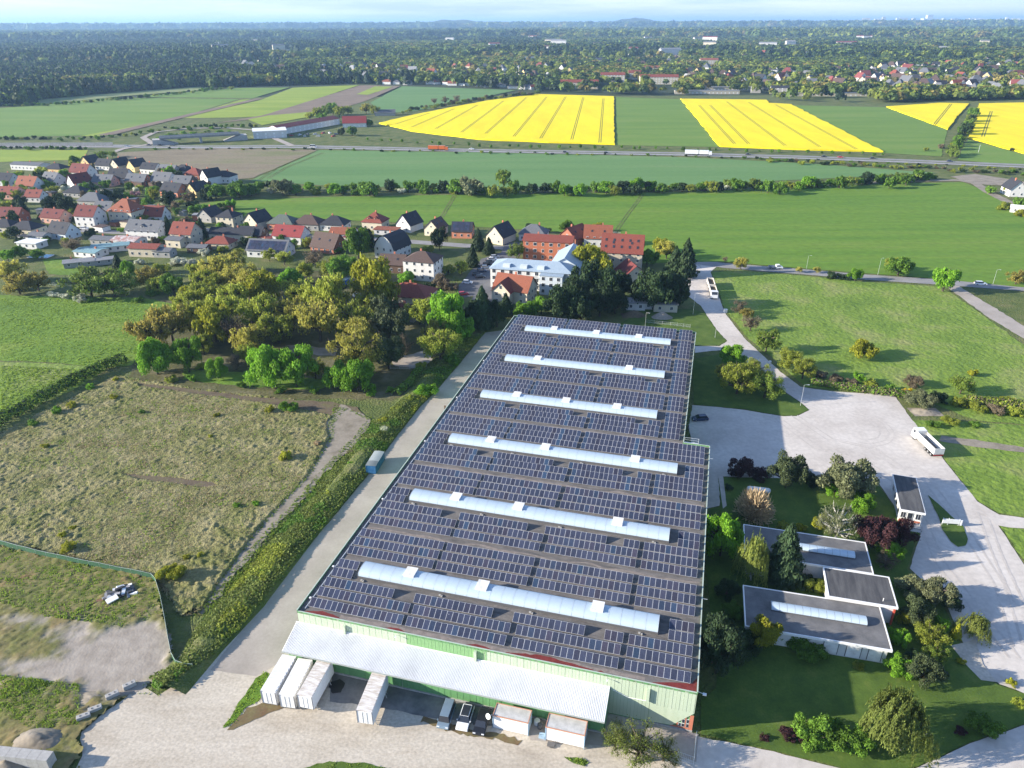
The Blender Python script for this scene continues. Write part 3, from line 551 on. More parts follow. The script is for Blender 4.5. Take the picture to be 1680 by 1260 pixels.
for u in (CU0 + .05, CU1 - .1):
    MB().add([(u, -.02, 0), (u, -3.5, 0), (u, -3.5, EZ + .42), (u, -.02, RZ - .04), (u + .06, -.02, 0), (u + .06, -3.5, 0), (u + .06, -3.5, EZ + .42), (u + .06, -.02, RZ - .04)],
             [(0, 1, 2, 3), (7, 6, 5, 4), (0, 4, 5, 1), (1, 5, 6, 2), (2, 6, 7, 3), (3, 7, 4, 0)]).build('gable_panel', C_greend, hall)
    MB().quad((u - .08, EV, EZ - .16), (u + .14, EV, EZ - .16), (u + .14, -.02, RZ - .1), (u - .08, -.02, RZ - .1)).build('verge_trim', C_green, hall)
for u0 in np.arange(CU0 + .1, CU1 - 1, 5.27): 
    mb = MB(); 
    for i in range(10): mb.box(u0 + i * .527 + .01, u0 + i * .527 + .517, -3.6 - (.02 if i % 2 else 0), -3.5, .36, EZ + .4)
    mb.build('annex_panel', C_greend, hall)
MB().box(CU0, CU1, -3.78, -3.5, 0, .35).build('plinth', C_conc, hall)
for u in (4.5, 20, 36, 46): MB().tube([(u, -3.8, .1), (u, -3.8, EZ - .1), (u, EV + .05, EZ - .12)], .05).build('downpipe', C_green, hall)
for u0, u1 in ((10.5, 13.5), (35.7, 41.3)): 
    MB().box(u0, u1, -3.66, -3.63, .4, 3.3).build('roller_door', flat('roller_green', (.10, .24, .10), .6), hall)
# fire escape platform at the notch
MB().box(59.4, 62.6, 71.75, 73.0, RH - .35, RH - .2).tube([(59.5, 73, RH - .2), (59.5, 73, RH + .9), (62.6, 73, RH + .9), (62.6, 73, RH - .2)], .04).tube([(59.5, 73, RH + .35), (62.6, 73, RH + .35)], .03).tube([(62.6, 73, RH + .9), (62.6, 74.5, 4.0), (62.6, 76, 0)], .05).tube([(61.6, 73, RH), (61.6, 74.5, 4.0), (61.6, 76, 0)], .05).build('fire_escape', C_alu, hall)
# ---- solar rows: each block of each row is a thing
PT = math.radians(27); PL, PW = 1.65, .985
def panel_bm(mb, u, v=0, mi0=0):
    """one module: frame and glass, lower edge at v, tilted towards the front"""
    c, s = math.cos(PT), math.sin(PT); f = lambda a, l, h: (u + a, v + l * c - h * s, .14 + l * s + h * c)
    g = .008; x0, x1 = g, PW - g; e = .03
    mb.add([f(x0, 0, 0), f(x1, 0, 0), f(x1, PL, 0), f(x0, PL, 0), f(x0, 0, .035), f(x1, 0, .035), f(x1, PL, .035), f(x0, PL, .035)], [(0, 3, 2, 1), (0, 1, 5, 4), (1, 2, 6, 5), (2, 3, 7, 6), (3, 0, 4, 7), (4, 5, 6, 7)], 0)
    mb.add([f(x0 + e, e, .037), f(x1 - e, e, .037), f(x1 - e, PL - e, .037), f(x0 + e, PL - e, .037)], [(0, 1, 2, 3)], 1)
C_frame = flat('panel_frame', (.46, .47, .49), .4, .5)
C_dark = flat('mount_steel', (.12, .115, .11), .7)
pm0 = MB(); panel_bm(pm0, 0); PANEL = pm0.mesh('panel', [C_frame, C_pan])
ROWS = [('front', 1.45), ('front', 4.2), ('gap', 6.75), ('side', 9.35), ('side', 11.75), ('back', 15.6), ('back', 18.3), ('back', 20.95)]
ORD = ['first', 'second', 'third', 'fourth', 'fifth', 'sixth', 'seventh', 'eighth', 'ninth', 'tenth', 'eleventh', 'twelfth', 'thirteenth', 'fourteenth']
BN = ['lane-side', 'second', 'third', 'yard-side']
for j in range(6):
    for ri, (kind, v) in enumerate(ROWS):
        right = 10 if j < 3 else 4
        A, B, Cc, D = (1.35, 17), (18.75, 17), (36.5, 17), (54.2, right)
        if kind == 'side': segs = [(0, 1.35, 4), (3, 60.2 if j < 3 else 54.2, 4)]
        elif kind == 'gap':
            segs = [(0, 1.35, 13), (1, 18.0, 14), (2, 35.35, 12), (2.5, 50.4, 3), (3, 54.2, right)]
        else: segs = [(0, 1.35, 17), (1, 18.75, 17), (2, 36.5, 17), (3, 54.2, right)]
        for bi, u0, n in segs:
            side = {'front': 'in front of', 'gap': 'in front of', 'side': 'beside', 'back': 'behind'}[kind]
            k = {0: 'third', 1: 'second', 2: 'first', 3: 'first', 4: 'second', 5: 'first', 6: 'second', 7: 'third'}[ri]
            bn = 'three-panel' if bi == 2.5 else BN[int(bi)]
            lab = f"solar panel row {side} {ORD[j]} skylight from the front, {k} from it, {bn} block"
            t = thing('solar_row', lab, 'solar panels', WV(u0, v + MP * j, RH), TH, 'rows of solar panels on the warehouse roof')
            L_ = n * PW; c, s = math.cos(PT), math.sin(PT)
            mb = MB(); mb.box(.02, L_ - .02, .1, .16, .06, .13).box(.02, L_ - .02, 1.34, 1.40, .69, .77)
            for i in range(0, n + 1, 2):
                q = min(max(i * PW, .1), L_ - .1); mb.box(q - .04, q + .04, .05, 1.5, .0, .06).box(q - .03, q + .03, 1.35, 1.39, .06, .70).box(q - .18, q + .18, .55, .85, .06, .16)
            mb.build('mount', C_dark, t)
            if j < 2:
                for i in range(n): link('panel', PANEL, t, (i * PW, 0, 0))
            else:
                pb = MB()
                for i in range(n): panel_bm(pb, i * PW)
                tag(pb.build('panel', [C_frame, C_pan2], t), kind='stuff')
# ---------------------------------------------------------------- trees
BARK = mat('bark', [(.3, (.055, .042, .03)), (.7, (.10, .08, .06))], 4, .95, coord='O')
BIRCH = mat('birch_bark', [(.35, (.12, .11, .10)), (.5, (.5, .48, .45))], 6, .9, coord='O')
def leafmat(n, c, t=.35, r=.22):
    if t >= .35: c = tuple(x * 1.28 for x in c)
    return mat('leaf_' + n, [(.3, tuple(x * .8 for x in c)), (.7, tuple(x * 1.2 for x in c))], .5, .7, spec=.25, rand=r, tint=.38, translucent=t, detail=2)
LM = dict(fresh=leafmat('fresh', (.125, .25, .018), .42), green=leafmat('green', (.09, .17, .018)), olive=leafmat('olive', (.225, .26, .035), .45), yellow=leafmat('yellow', (.235, .245, .020), .42),
          gold=leafmat('gold', (.31, .295, .055), .45), rust=leafmat('rust', (.235, .205, .045), .45), brown=leafmat('brown', (.13, .105, .065)), dark=leafmat('dark', (.028, .054, .017), .2), pine=leafmat('pine', (.055, .075, .030), .2),
          copper=leafmat('copper', (.055, .022, .024), .3), grey=leafmat('grey', (.14, .155, .075)), tan=leafmat('tan', (.38, .29, .17), .25), blossom=leafmat('blossom', (.42, .43, .33)), pink=leafmat('pink', (.32, .19, .2)),
          teal=leafmat('teal', (.036, .066, .026), .2), willow=leafmat('willow', (.20, .235, .05), .45), flower=leafmat('flower', (.5, .36, .01)), birchleaf=leafmat('birch', (.135, .17, .035), .42), hedge=leafmat('hedge', (.125, .18, .026)))
def blobs(seed, n, sparse):
    r = rnd(seed); C = []
    for i in range(n):
        th = 2 * PI * (i * .618 + r.uniform(-.08, .08)); z = r.uniform(.36, .86); e = math.sqrt(max(.05, 1 - ((z - .58) / .44) ** 2)); q = r.uniform(.35, .86) * e if i > n // 4 else r.uniform(0, .35)
        if i <= n // 4: z = r.uniform(.5, .9)
        C.append((q * math.cos(th), q * math.sin(th), z, r.uniform(.5, 1.) * 1.75 / math.sqrt(n)))
    return np.array(C)
def crown_round(name, seed, nl, size, m, nb=16, zb=0., zs=1., up=.25, fill=.35, asp=.62):
    """leaf clusters on overlapping rounded boughs; unit radius, unit height"""
    r = rnd(seed); B = blobs(seed, nb, 0); w = B[:, 3] ** 2; ix = r.choice(nb, nl, p=w / w.sum()); d = r.normal(size=(nl, 3)); d[:, 2] += up; d /= np.linalg.norm(d, axis=1, keepdims=True)
    rad = B[ix, 3] * (1 - fill * r.random(nl) ** 1.5) * (1 + .22 * r.normal(size=nl) * (r.random(nl) < .25)); C = B[ix, :3] + d * rad[:, None] * np.array((1, 1, .62))
    C[:, 2] = zb + (C[:, 2] - .12) * zs
    N = d * .8 + r.normal(size=(nl, 3)) * .55; V, F = leaf_quads(C, N, size, r, asp); tint = np.clip(.5 + .22 * r.normal(size=nl) + .25 * (rnd(seed + 1).random(nb)[ix] - .5), 0, 1)
    return np_mesh(name, V, F, m, tint)
def crown_cone(name, seed, nl, size, m, tiers=11, full=1.):
    r = rnd(seed); t = r.random(nl) ** .7; z = 1 - t * .95; tier = np.floor(z * tiers) / tiers; k = z * tiers - np.floor(z * tiers)
    a = r.uniform(0, 2 * PI, nl); lob = .82 + .18 * np.sin(a * 7 + tier * 40) + .1 * r.normal(size=nl)
    R = (1 - z) ** .75 * (1.0 - .30 * k) * lob * full * (1 - .3 * r.random(nl) ** 2)
    C = np.stack([R * np.cos(a), R * np.sin(a), z], 1); N = np.stack([np.cos(a) * .7, np.sin(a) * .7, np.full(nl, .7)], 1) + r.normal(size=(nl, 3)) * .4
    V, F = leaf_quads(C, N, size, r); return np_mesh(name, V, F, m, np.clip(.5 + .22 * r.normal(size=nl), 0, 1))
def crown_weep(name, seed, nl, size, m):
    r = rnd(seed); ns = 320; a = r.uniform(0, 2 * PI, ns); q = np.sqrt(r.random(ns)); q = q * (.8 + .22 * np.sin(3 * a + seed) + .1 * np.sin(5 * a)); zt = .95 - .42 * q ** 2 + .09 * r.normal(size=ns); ln = r.uniform(.25, .62, ns)
    ix = r.integers(0, ns, nl); s = r.random(nl) ** 1.2; qq = q[ix] * (.88 + .16 * s); C = np.stack([qq * np.cos(a[ix]), qq * np.sin(a[ix]), np.maximum(.04, zt[ix] - s * ln[ix])], 1) + r.normal(size=(nl, 3)) * .02
    N = np.stack([np.cos(a[ix]), np.sin(a[ix]), np.full(nl, .35)], 1) + r.normal(size=(nl, 3)) * .45
    V, F = leaf_quads(C, N, size, r, .38, np.stack([np.cos(a[ix]) * .15, np.sin(a[ix]) * .15, np.full(nl, -1.)], 1) + r.normal(size=(nl, 3)) * .22); return np_mesh(name, V, F, m, np.clip(.5 + .22 * r.normal(size=nl), 0, 1))
def crown_twigs(name, seed, nl, size, m):
    r = rnd(seed); d = r.normal(size=(nl, 3)); d[:, 2] = np.abs(d[:, 2]) + .15; d /= np.linalg.norm(d, axis=1, keepdims=True); q = r.uniform(.2, .9, nl)
    C = d * q[:, None] * np.array((1, 1, .95)); C[:, 2] += .03; t = d + r.normal(size=(nl, 3)) * .35; t /= np.linalg.norm(t, axis=1, keepdims=True); b = np.cross(t, r.normal(size=(nl, 3))); b /= np.linalg.norm(b, axis=1, keepdims=True)
    l = (size * r.uniform(.6, 1.5, nl))[:, None]; V = np.stack([C - t * l, C + b * .02, C + t * l, C - b * .02], 1).reshape(-1, 3)
    return np_mesh(name, V, np.arange(4 * nl).reshape(nl, 4), m, np.clip(.5 + .2 * r.normal(size=nl), 0, 1))
def trunk_mesh(name, seed, kind='round', m=None, nb=16):
    r = rnd(seed); mb = MB()
    if kind == 'cone': mb.tube([(0, 0, 0), (.01, 0, .5), (0, 0, .97)], [.045, .03, .006], 6)
    elif kind == 'shrub':
        for i in range(6):
            a = 2 * PI * i / 6 + r.uniform(-.3, .3); mb.tube([(.06 * math.cos(a), .06 * math.sin(a), 0), (.3 * math.cos(a), .3 * math.sin(a), .4), (.55 * math.cos(a), .55 * math.sin(a), .7)], [.03, .02, .008], 4)
    else:
        bx, by = r.uniform(-.05, .05, 2); mb.tube([(0, 0, 0), (bx * .5, by * .5, .2), (bx, by, .42), (bx * .6, by * .6, .62), (0, 0, .82)], [.062, .046, .038, .026, .012], 7)
        B = blobs(seed, nb, 0)
        for i in range(nb):
            z0 = min(.55, max(.2, B[i, 2] - .3)); e = B[i, :3] * np.array((1, 1, 1)); s = np.array((bx * z0 / .42, by * z0 / .42, z0)); mm = (s + e) / 2 + np.array((0, 0, -.03))
            mb.tube([s, mm, e - np.array((0, 0, .1)), e + (e - mm) * .3], [.03, .021, .012, .004], 4)
    if kind == 'weep': mb.v = [(x * .8, y * .8, z * .84) for x, y, z in mb.v]
    return mb.mesh('trunk', m or BARK)
TM = {}
def tree_meshes(kind, lod, var):
    key = (kind, lod, var)
    if key in TM: return TM[key]
    k = {0: 1.0, 1: .42, 2: .14}[lod]; sz = {0: 1.0, 1: 1.5, 2: 2.5}[lod]; sd = 100 + var * 17
    shape, lk = KINDS_[kind]; m = LM[lk]
    if shape == 'round': c, t = crown_round('crown', sd, int(10500 * k), .060 * sz, m, 34), trunk_mesh('trunk', sd, nb=34)
    elif shape == 'airy': c, t = crown_round('crown', sd, int(8200 * k), .047 * sz, m, 42, fill=.85, up=.1), trunk_mesh('trunk', sd, nb=42)
    elif shape == 'sparse': c, t = crown_round('crown', sd, int(5200 * k), .038 * sz, m, 30, fill=.95), trunk_mesh('trunk', sd, nb=30, m=BIRCH if kind == 'birch_bare' else None)
    elif shape == 'dense': c, t = crown_round('crown', sd, int(10500 * k), .058 * sz, m, 34, zb=0.02, zs=1.16, fill=.3), trunk_mesh('trunk', sd, nb=34)
    elif shape == 'shrub': c, t = crown_round('crown', sd, int(6000 * k), .078 * sz, m, 26, zb=-.16, zs=1.28, fill=.4), trunk_mesh('trunk', sd, 'shrub')
    elif shape == 'cone': c, t = crown_cone('crown', sd, int(10500 * k), .07 * sz, m), trunk_mesh('trunk', sd, 'cone')
    elif shape == 'column': c, t = crown_cone('crown', sd, int(5000 * k), .11 * sz, m, 6, 1.15), trunk_mesh('trunk', sd, 'cone')
    elif shape == 'weep': c, t = crown_weep('crown', sd, int(17000 * k), .050 * sz, m), trunk_mesh('trunk', sd, 'weep', m=BIRCH)
    elif shape == 'twigs': c, t = crown_twigs('crown', sd, int(2600 * k), .11 * sz, m), trunk_mesh('trunk', sd, 'shrub', flat('twig_bark', (.2, .14, .09), .9))
    TM[key] = (c, t); return TM[key]
# kind -> (shape, leaf colour); default height / radius; words
KINDS_ = dict(fresh=('round', 'fresh'), green=('round', 'green'), olive=('airy', 'olive'), oliveG=('airy', 'hedge'), yellow=('round', 'yellow'), gold=('airy', 'gold'), rust=('airy', 'rust'), brown=('sparse', 'brown'), tanbare=('twigs', 'tan'),
              dark=('dense', 'dark'), fir=('cone', 'teal'), spruce=('cone', 'dark'), pine=('dense', 'pine'), copper=('dense', 'copper'), grey=('round', 'grey'), birch=('weep', 'birchleaf'), willow=('weep', 'willow'), birch_bare=('sparse', 'grey'),
              shrub=('shrub', 'fresh'), shrubG=('shrub', 'green'), shrubD=('shrub', 'dark'), shrubO=('shrub', 'olive'), shrubY=('shrub', 'yellow'), shrubC=('shrub', 'copper'), shrubB=('shrub', 'brown'), blossom=('shrub', 'blossom'), pink=('shrub', 'pink'),
              flower=('shrub', 'flower'), thuja=('column', 'yellow'), rowan=('round', 'grey'), twigwhite=('twigs', 'blossom'), shrubT=('shrub', 'tan'), oliveS=('sparse', 'birchleaf'), cedar=('dense', 'teal'))
ASP = dict(cone=2.6, column=3.2, shrub=1.15, twigs=1.35, weep=1.8, round=2.25, airy=2.15, sparse=2.2, dense=2.1)
NM = dict(fresh=('maple_tree', 'fresh green leafy tree', 'tree'), green=('leafy_tree', 'mid green leafy tree', 'tree'), olive=('oak_tree', 'thin-leaved olive tree', 'tree'), oliveG=('leafy_tree', 'dull green airy tree', 'tree'), yellow=('linden_tree', 'yellow-green leafy tree', 'tree'),
          gold=('oak_tree', 'golden airy tree', 'tree'), rust=('rust_tree', 'rust-tinged airy tree', 'tree'), brown=('bare_tree', 'brown half-bare tree', 'tree'), tanbare=('bare_shrub', 'tan leafless bush', 'bush'), dark=('dark_tree', 'dark green dense tree', 'tree'),
          fir=('fir_tree', 'blue-green pointed fir', 'tree'), spruce=('spruce_tree', 'dark pointed spruce', 'tree'), pine=('pine_tree', 'dull dark pine', 'tree'), copper=('copper_beech', 'dark purple-leaved tree', 'tree'), grey=('willow_tree', 'silvery grey-green tree', 'tree'),
          birch=('birch_tree', 'drooping green birch', 'tree'), willow=('willow_tree', 'yellow weeping willow', 'tree'), birch_bare=('birch_tree', 'thin tan-twigged birch', 'tree'), shrub=('green_bush', 'fresh green bush', 'bush'), shrubG=('green_bush', 'mid green bush', 'bush'),
          shrubD=('dark_bush', 'dark green bush', 'bush'), shrubO=('olive_bush', 'olive bush', 'bush'), shrubY=('yellow_bush', 'yellow-green bush', 'bush'), shrubC=('purple_bush', 'dark purple bush', 'bush'), shrubB=('brown_bush', 'brown twiggy bush', 'bush'), blossom=('blossom_bush', 'white blossoming bush', 'bush'),
          pink=('blossom_bush', 'pink blossoming bush', 'bush'), flower=('broom_bush', 'bright yellow flowering bush', 'bush'), thuja=('thuja_tree', 'yellow columnar thuja', 'tree'), rowan=('rowan_tree', 'pale green rounded tree', 'tree'), twigwhite=('dead_shrub', 'pale dead branchy shrub', 'bush'), shrubT=('dry_bush', 'tan dry bush', 'bush'), cedar=('cedar_tree', 'big dark green spreading tree', 'tree'), oliveS=('young_tree', 'see-through olive young tree', 'tree'))
TREES = []
_tc = [0]
def tree(px, py, rpx, kind, place, aspect=None, lod=None, rh=1.0, share=None, base=False):
    """crown centred on pixel px, py with radius rpx pixels"""
    shape = KINDS_[kind][0]; asp = aspect or ASP[shape]; p = P(px, py); R = rpx * depth(p) / FPX
    low = shape in ('shrub', 'twigs'); cz = .48 if low or shape in ('cone', 'column', 'weep') else .6
    if not base:
        for _ in range(3): p = P(px, py, min(80, cz * asp * R)); R = rpx * depth(p) / FPX
    d = depth(p); _tc[0] += 1; i = _tc[0]
    if lod is None: lod = 0 if d < 230 and rpx > 13 else (1 if d < 420 else 2)
    c, t = tree_meshes(kind, lod, i % 3); nm, wd, cat = NM[kind]; r = rnd(i)
    o = thing(nm, None, cat, (p[0], p[1], 0), r.uniform(0, 6.28)); s = r.uniform(.93, 1.07); k_ = 1.18 if shape in ('round', 'airy', 'dense') else 1.06; o.scale = (R * s * k_, R / s * k_, asp * R * (1.04 if k_ > 1.1 else 1))
    link('trunk', t, o); link('crown', c, o); TREES.append((o, wd, place, px, share)); return o
def label_trees():
    from collections import defaultdict
    g = defaultdict(list)
    for o, wd, place, px, share in TREES: g[(wd, place)].append((px, o, share))
    for (wd, place), l in g.items():
        l.sort(key=lambda a: a[0])
        for i, (px, o, share) in enumerate(l):
            n = len(l)
            if share: o['label'] = f'{wd} {place}'; o['group'] = share
            elif n == 1: o['label'] = f'{wd} {place}'
            else:
                q = 'leftmost' if i == 0 else 'rightmost' if i == n - 1 else (ORD[i] if i < len(ORD) else f'{i + 1}th') + ' from the left'
                o['label'] = f'{wd} {place}, {q}' ; o['group'] = f'{wd}s {place}'
T = tree
g = 'at the grove edge by the dry meadow'
for a in [(250, 576, 27, 'fresh', 2.6), (303, 574, 25, 'fresh', 2.7), (354, 600, 16, 'fresh', 2.4), (330, 560, 17, 'olive', 2.3), (400, 575, 17, 'olive', 2.3), (314, 620, 9, 'shrub', 1.3), (437, 590, 34, 'fresh', 2.3), (481, 594, 34, 'fresh', 2.2), (552, 618, 26, 'shrub', 1.7), (588, 618, 32, 'shrub', 1.7), (515, 600, 18, 'olive', 2.2), (410, 612, 10, 'shrub', 1.2), (385, 590, 16, 'brown', 2), (330, 600, 9, 'shrubO', 1.2), (608, 646, 9, 'shrub', 1.2), (640, 640, 8, 'shrubG', 1.2), (460, 640, 9, 'shrubG', 1.), (516, 640, 10, 'shrubG', 1.), (395, 632, 9, 'shrubG', 1.), (280, 622, 10, 'shrubO', 1.)]: T(*a[:4], g, a[4])
g = 'in the old grove'
for a in [(241, 540, 28, 'rust'), (275, 522, 30, 'rust'), (312, 510, 27, 'olive'), (348, 524, 28, 'yellow'), (381, 534, 25, 'brown'), (408, 548, 24, 'gold'), (366, 500, 25, 'olive'), (381, 482, 24, 'olive'), (406, 460, 22, 'gold'), (428, 466, 25, 'yellow'), (474, 452, 16, 'fresh'), (484, 474, 20, 'olive'), (476, 508, 26, 'gold'), (424, 506, 30, 'olive'), (452, 530, 26, 'olive'),
          (521, 516, 33, 'gold'), (500, 480, 20, 'olive'), (542, 470, 34, 'olive'), (578, 516, 28, 'olive'), (585, 540, 28, 'gold'), (583, 566, 35, 'gold'), (611, 494, 22, 'olive'), (629, 505, 20, 'pine'), (644, 533, 26, 'pine'), (636, 576, 22, 'pine'), (660, 560, 18, 'brown'), (687, 504, 21, 'olive'), (613, 455, 32, 'yellow', 2.6), (333, 478, 22, 'olive'), (300, 490, 18, 'olive')]: T(a[0], a[1], a[2] * 1.14, a[3], g, a[4] if len(a) > 4 else 2.1)
g = 'between grove and concrete lane'
for a in [(733, 505, 29, 'fresh', 2.6), (748, 528, 25, 'fresh', 2.2), (712, 540, 20, 'gold', 2.2), (721, 560, 32, 'olive', 2.0), (762, 545, 16, 'shrubG', 1.2), (700, 640, 18, 'shrub', 1.2), (690, 600, 10, 'shrubO', 1.2), (740, 590, 14, 'shrubG', 1.2)]: T(*a[:4], g, a[4])
g = 'beside the gardens behind the left meadow'
for a in [(355, 432, 28, 'gold', 2), (391, 446, 25, 'gold', 2), (307, 480, 16, 'yellow', 2.2), (282, 462, 18, 'green', 2), (241, 449, 21, 'rust', 1.8), (256, 464, 17, 'olive', 1.8), (142, 457, 38, 'oliveG', 1.4), (182, 459, 32, 'oliveG', 1.5), (207, 438, 10, 'fresh', 3.4), (15, 438, 24, 'gold', 1.9), (26, 460, 22, 'rust', 1.8), (58, 457, 20, 'rust', 1.8), (30, 470, 13, 'shrubD', 1), (226, 492, 10, 'shrubG', .9), (228, 430, 9, 'blossom', .9), (289, 428, 14, 'blossom', .9), (310, 431, 12, 'blossom', .9), (335, 414, 12, 'blossom', .9), (365, 408, 10, 'shrubO', 1), (193, 434, 15, 'spruce', 2.2), (330, 455, 20, 'olive', 1.9), (265, 440, 14, 'shrubO', 1.2), (117, 398, 19, 'brown', 1.6), (380, 425, 20, 'gold', 1.9), (250, 480, 10, 'shrubG', 1), (320, 440, 16, 'olive', 1.8), (350, 460, 18, 'olive', 2)]: T(*a[:4], g, a[4])
g = 'on the bright meadow edge'
for a in [(88, 483, 9.5, 'blossom'), (105, 486, 9, 'blossom'), (134, 488, 13, 'blossom'), (150, 490, 9, 'shrubG')]: T(*a[:4], g, .95)
# dry meadow saplings
g = 'growing alone in the dry meadow'
for a in [(190, 622, 6, 'shrubY'), (148, 634, 8, 'shrub'), (187, 651, 7, 'shrubY'), (93, 674, 10, 'shrub'), (118, 664, 9, 'shrubY'), (55, 694, 9, 'shrubG'), (355, 681, 6, 'shrubY'), (345, 716, 5, 'shrubY'), (387, 829, 7, 'shrub'), (420, 826, 7, 'shrub'), (102, 878, 8, 'shrubY'), (110, 897, 13, 'shrubY'), (120, 866, 6, 'shrubY'), (306, 914, 7, 'shrubY'), (328, 910, 7, 'shrubY'), (280, 940, 22, 'shrubY'), (469, 748, 12, 'shrubY'), (474, 667, 15, 'shrub'), (442, 672, 9, 'shrubY'), (232, 676, 6, 'shrubG'), (520, 727, 7, 'shrubT'), (74, 732, 7, 'shrubY')]: T(*a[:4], g, 1.15, lod=0 if a[2] > 12 else 1)
# overgrown bank by the lane: single shrubs standing out of it
g = 'on the overgrown bank by the lane'
for a in [(630, 690, 14, 'shrubY'), (650, 672, 15, 'shrubO'), (602, 745, 12, 'shrub'), (577, 762, 14, 'shrub'), (575, 742, 9, 'shrubB'), (672, 655, 14, 'shrubO'), (540, 810, 14, 'shrubO'), (505, 855, 14, 'shrubG'), (470, 895, 14, 'shrubO'), (432, 940, 15, 'shrubG'), (396, 985, 14, 'shrubO'), (360, 1020, 15, 'shrubG'), (325, 1060, 15, 'shrubG'), (276, 1108, 19, 'shrubG'), (258, 1122, 15, 'shrub'), (290, 1116, 15, 'shrubG'), (312, 1098, 13, 'shrubD'), (296, 1085, 12, 'shrub')]: T(a[0], a[1], a[2] * .66, a[3], g, 1.0)
for a in [(630, 705, 11), (388, 978, 7), (298, 1080, 10)]: T(*a, 'twigwhite', g, 1.2)
# yard side: compound with the low pavilions
g = 'north of the low pavilions'
for a in [(1219, 768, 23, 'shrubC', 1.3), (1246, 777, 17, 'shrubC', 1.1), (1294, 772, 28, 'pine', 2.0), (1333, 788, 15, 'shrubD', 1.3), (1320, 776, 10, 'shrubD', 1.2), (1393, 779, 41, 'grey', 1.7), (1371, 797, 17, 'fresh', 1.6), (1415, 812, 16, 'green', 1.6), (1416, 830, 22, 'shrub', 1.5), (1240, 826, 36, 'tanbare', 1.7), (1379, 852, 32, 'birch_bare', 2.4), (1346, 858, 16, 'shrubY', 1.4), (1314, 866, 11, 'shrubY', 1), (1284, 862, 12, 'shrubO', 1), (1412, 862, 14, 'shrubB', 1.2), (1188, 868, 29, 'fresh', 3.2), (1436, 873, 31, 'copper', 1.7), (1474, 872, 25, 'copper', 1.7), (1461, 898, 20, 'fresh', 1.5), (1456, 918, 20, 'brown', 1.5), (1196, 800, 8, 'shrubD', 1)]: T(*a[:4], g, a[4])
g = 'between pavilions and hall'
for a in [(1237, 921, 30, 'willow', 2.8), (1291, 908, 41, 'fir', 2.8), (1339, 962, 18, 'shrubO', 1.2), (1325, 950, 12, 'shrubD', 1.1), (1255, 1034, 26, 'yellow', 2.5), (1182, 1060, 38, 'cedar', 2.7), (1220, 1052, 24, 'dark', 2), (1325, 1062, 30, 'shrubG', 1), (1298, 1052, 20, 'shrubG', 1.1), (1195, 965, 18, 'dark', 1.8), (1408, 1092, 9, 'shrubO', 1.2), (1204, 1000, 18, 'green', 1.6)]: T(*a[:4], g, a[4])
g = 'between pavilions and gravel road'
for a in [(1499, 958, 23, 'rowan', 1.6), (1539, 968, 28, 'rowan', 1.7), (1560, 985, 18, 'dark', 1.4), (1505, 1000, 22, 'pine', 2.2), (1484, 1012, 15, 'shrubY', 1.4), (1530, 1040, 26, 'olive', 1.8), (1541, 1020, 14, 'fresh', 1.8), (1477, 1044, 17, 'fresh', 2), (1571, 1035, 9, 'thuja', 3.2), (1601, 1028, 28, 'willow', 1.3), (1536, 1068, 20, 'oliveG', 1.6), (1478, 1092, 22, 'fresh', 1.7), (1520, 1098, 27, 'pine', 1.8), (1500, 1080, 16, 'dark', 1.6), (1576, 1085, 8, 'shrubY', 1.2), (1660, 1120, 9, 'shrubY', 1.1)]: T(*a[:4], g, a[4])
g = 'on the lawn south of the low pavilions'
for a in [(1336, 1200, 33, 'shrubG', 1.2), (1376, 1208, 32, 'shrubG', 1.2), (1412, 1216, 28, 'shrubG', 1.2), (1472, 1185, 62, 'birch', 1.6), (1611, 1189, 29, 'shrubG', 1), (1292, 1203, 16, 'shrubC', 1), (1254, 1210, 8, 'shrubC', 1), (1318, 1217, 9, 'shrubC', 1), (1576, 1200, 11, 'shrubC', 1), (1672, 1152, 10, 'shrubO', 1.2)]: T(*a[:4], g, a[4])
T(1050, 1220, 44, 'oliveS', 'in front of the hall corner', 1.7)
T(1012, 1206, 30, 'oliveS', 'in front of the hall corner', 1.9)
T(1090, 1228, 28, 'oliveS', 'in front of the hall corner', 1.8)
# along the access road
g = 'between the hall and the access road'
for a in [(1203, 580, 20, 'fresh', 2), (1213, 614, 32, 'olive', 1.9), (1236, 606, 24, 'olive', 1.9), (1258, 626, 25, 'oliveG', 2), (1190, 606, 16, 'gold', 1.8)]: T(*a[:4], g, a[4])
g = 'on the meadow side of the access road'
for a in [(1215, 500, 15, 'brown', 1.8), (1233, 526, 17, 'brown', 1.8), (1226, 512, 12, 'rust', 1.6), (1260, 553, 20, 'oliveG', 2.2), (1297, 584, 20, 'olive', 1.9), (1320, 600, 20, 'olive', 2), (1345, 615, 13, 'shrubB', 1), (1372, 622, 14, 'shrubB', .9), (1400, 628, 13, 'shrubB', .9), (1430, 630, 13, 'shrubO', .9), (1460, 636, 10, 'shrubG', .9)]: T(*a[:4], g, a[4])
g = 'standing in the tall meadow'
for a in [(1417, 568, 20, 'yellow', 1.7), (1410, 618, 10, 'fresh', 2), (1487, 642, 9, 'flower', 1), (1512, 650, 21, 'grey', 1.4), (1500, 625, 16, 'shrubB', 1.1), (1580, 628, 21, 'oliveG', 1.6), (1540, 652, 16, 'shrubD', 1), (1653, 657, 12, 'shrubY', 1), (1596, 612, 9, 'shrubY', 1.2), (1575, 660, 14, 'shrubO', 1), (1605, 668, 15, 'shrubO', .9), (1635, 672, 15, 'shrubB', .9), (1668, 676, 15, 'shrubO', .9), (1560, 690, 14, 'shrubO', .9), (1530, 696, 12, 'shrubG', .8), (1600, 696, 10, 'shrubG', .8)]: T(*a[:4], g, a[4])
g = 'along the country road'
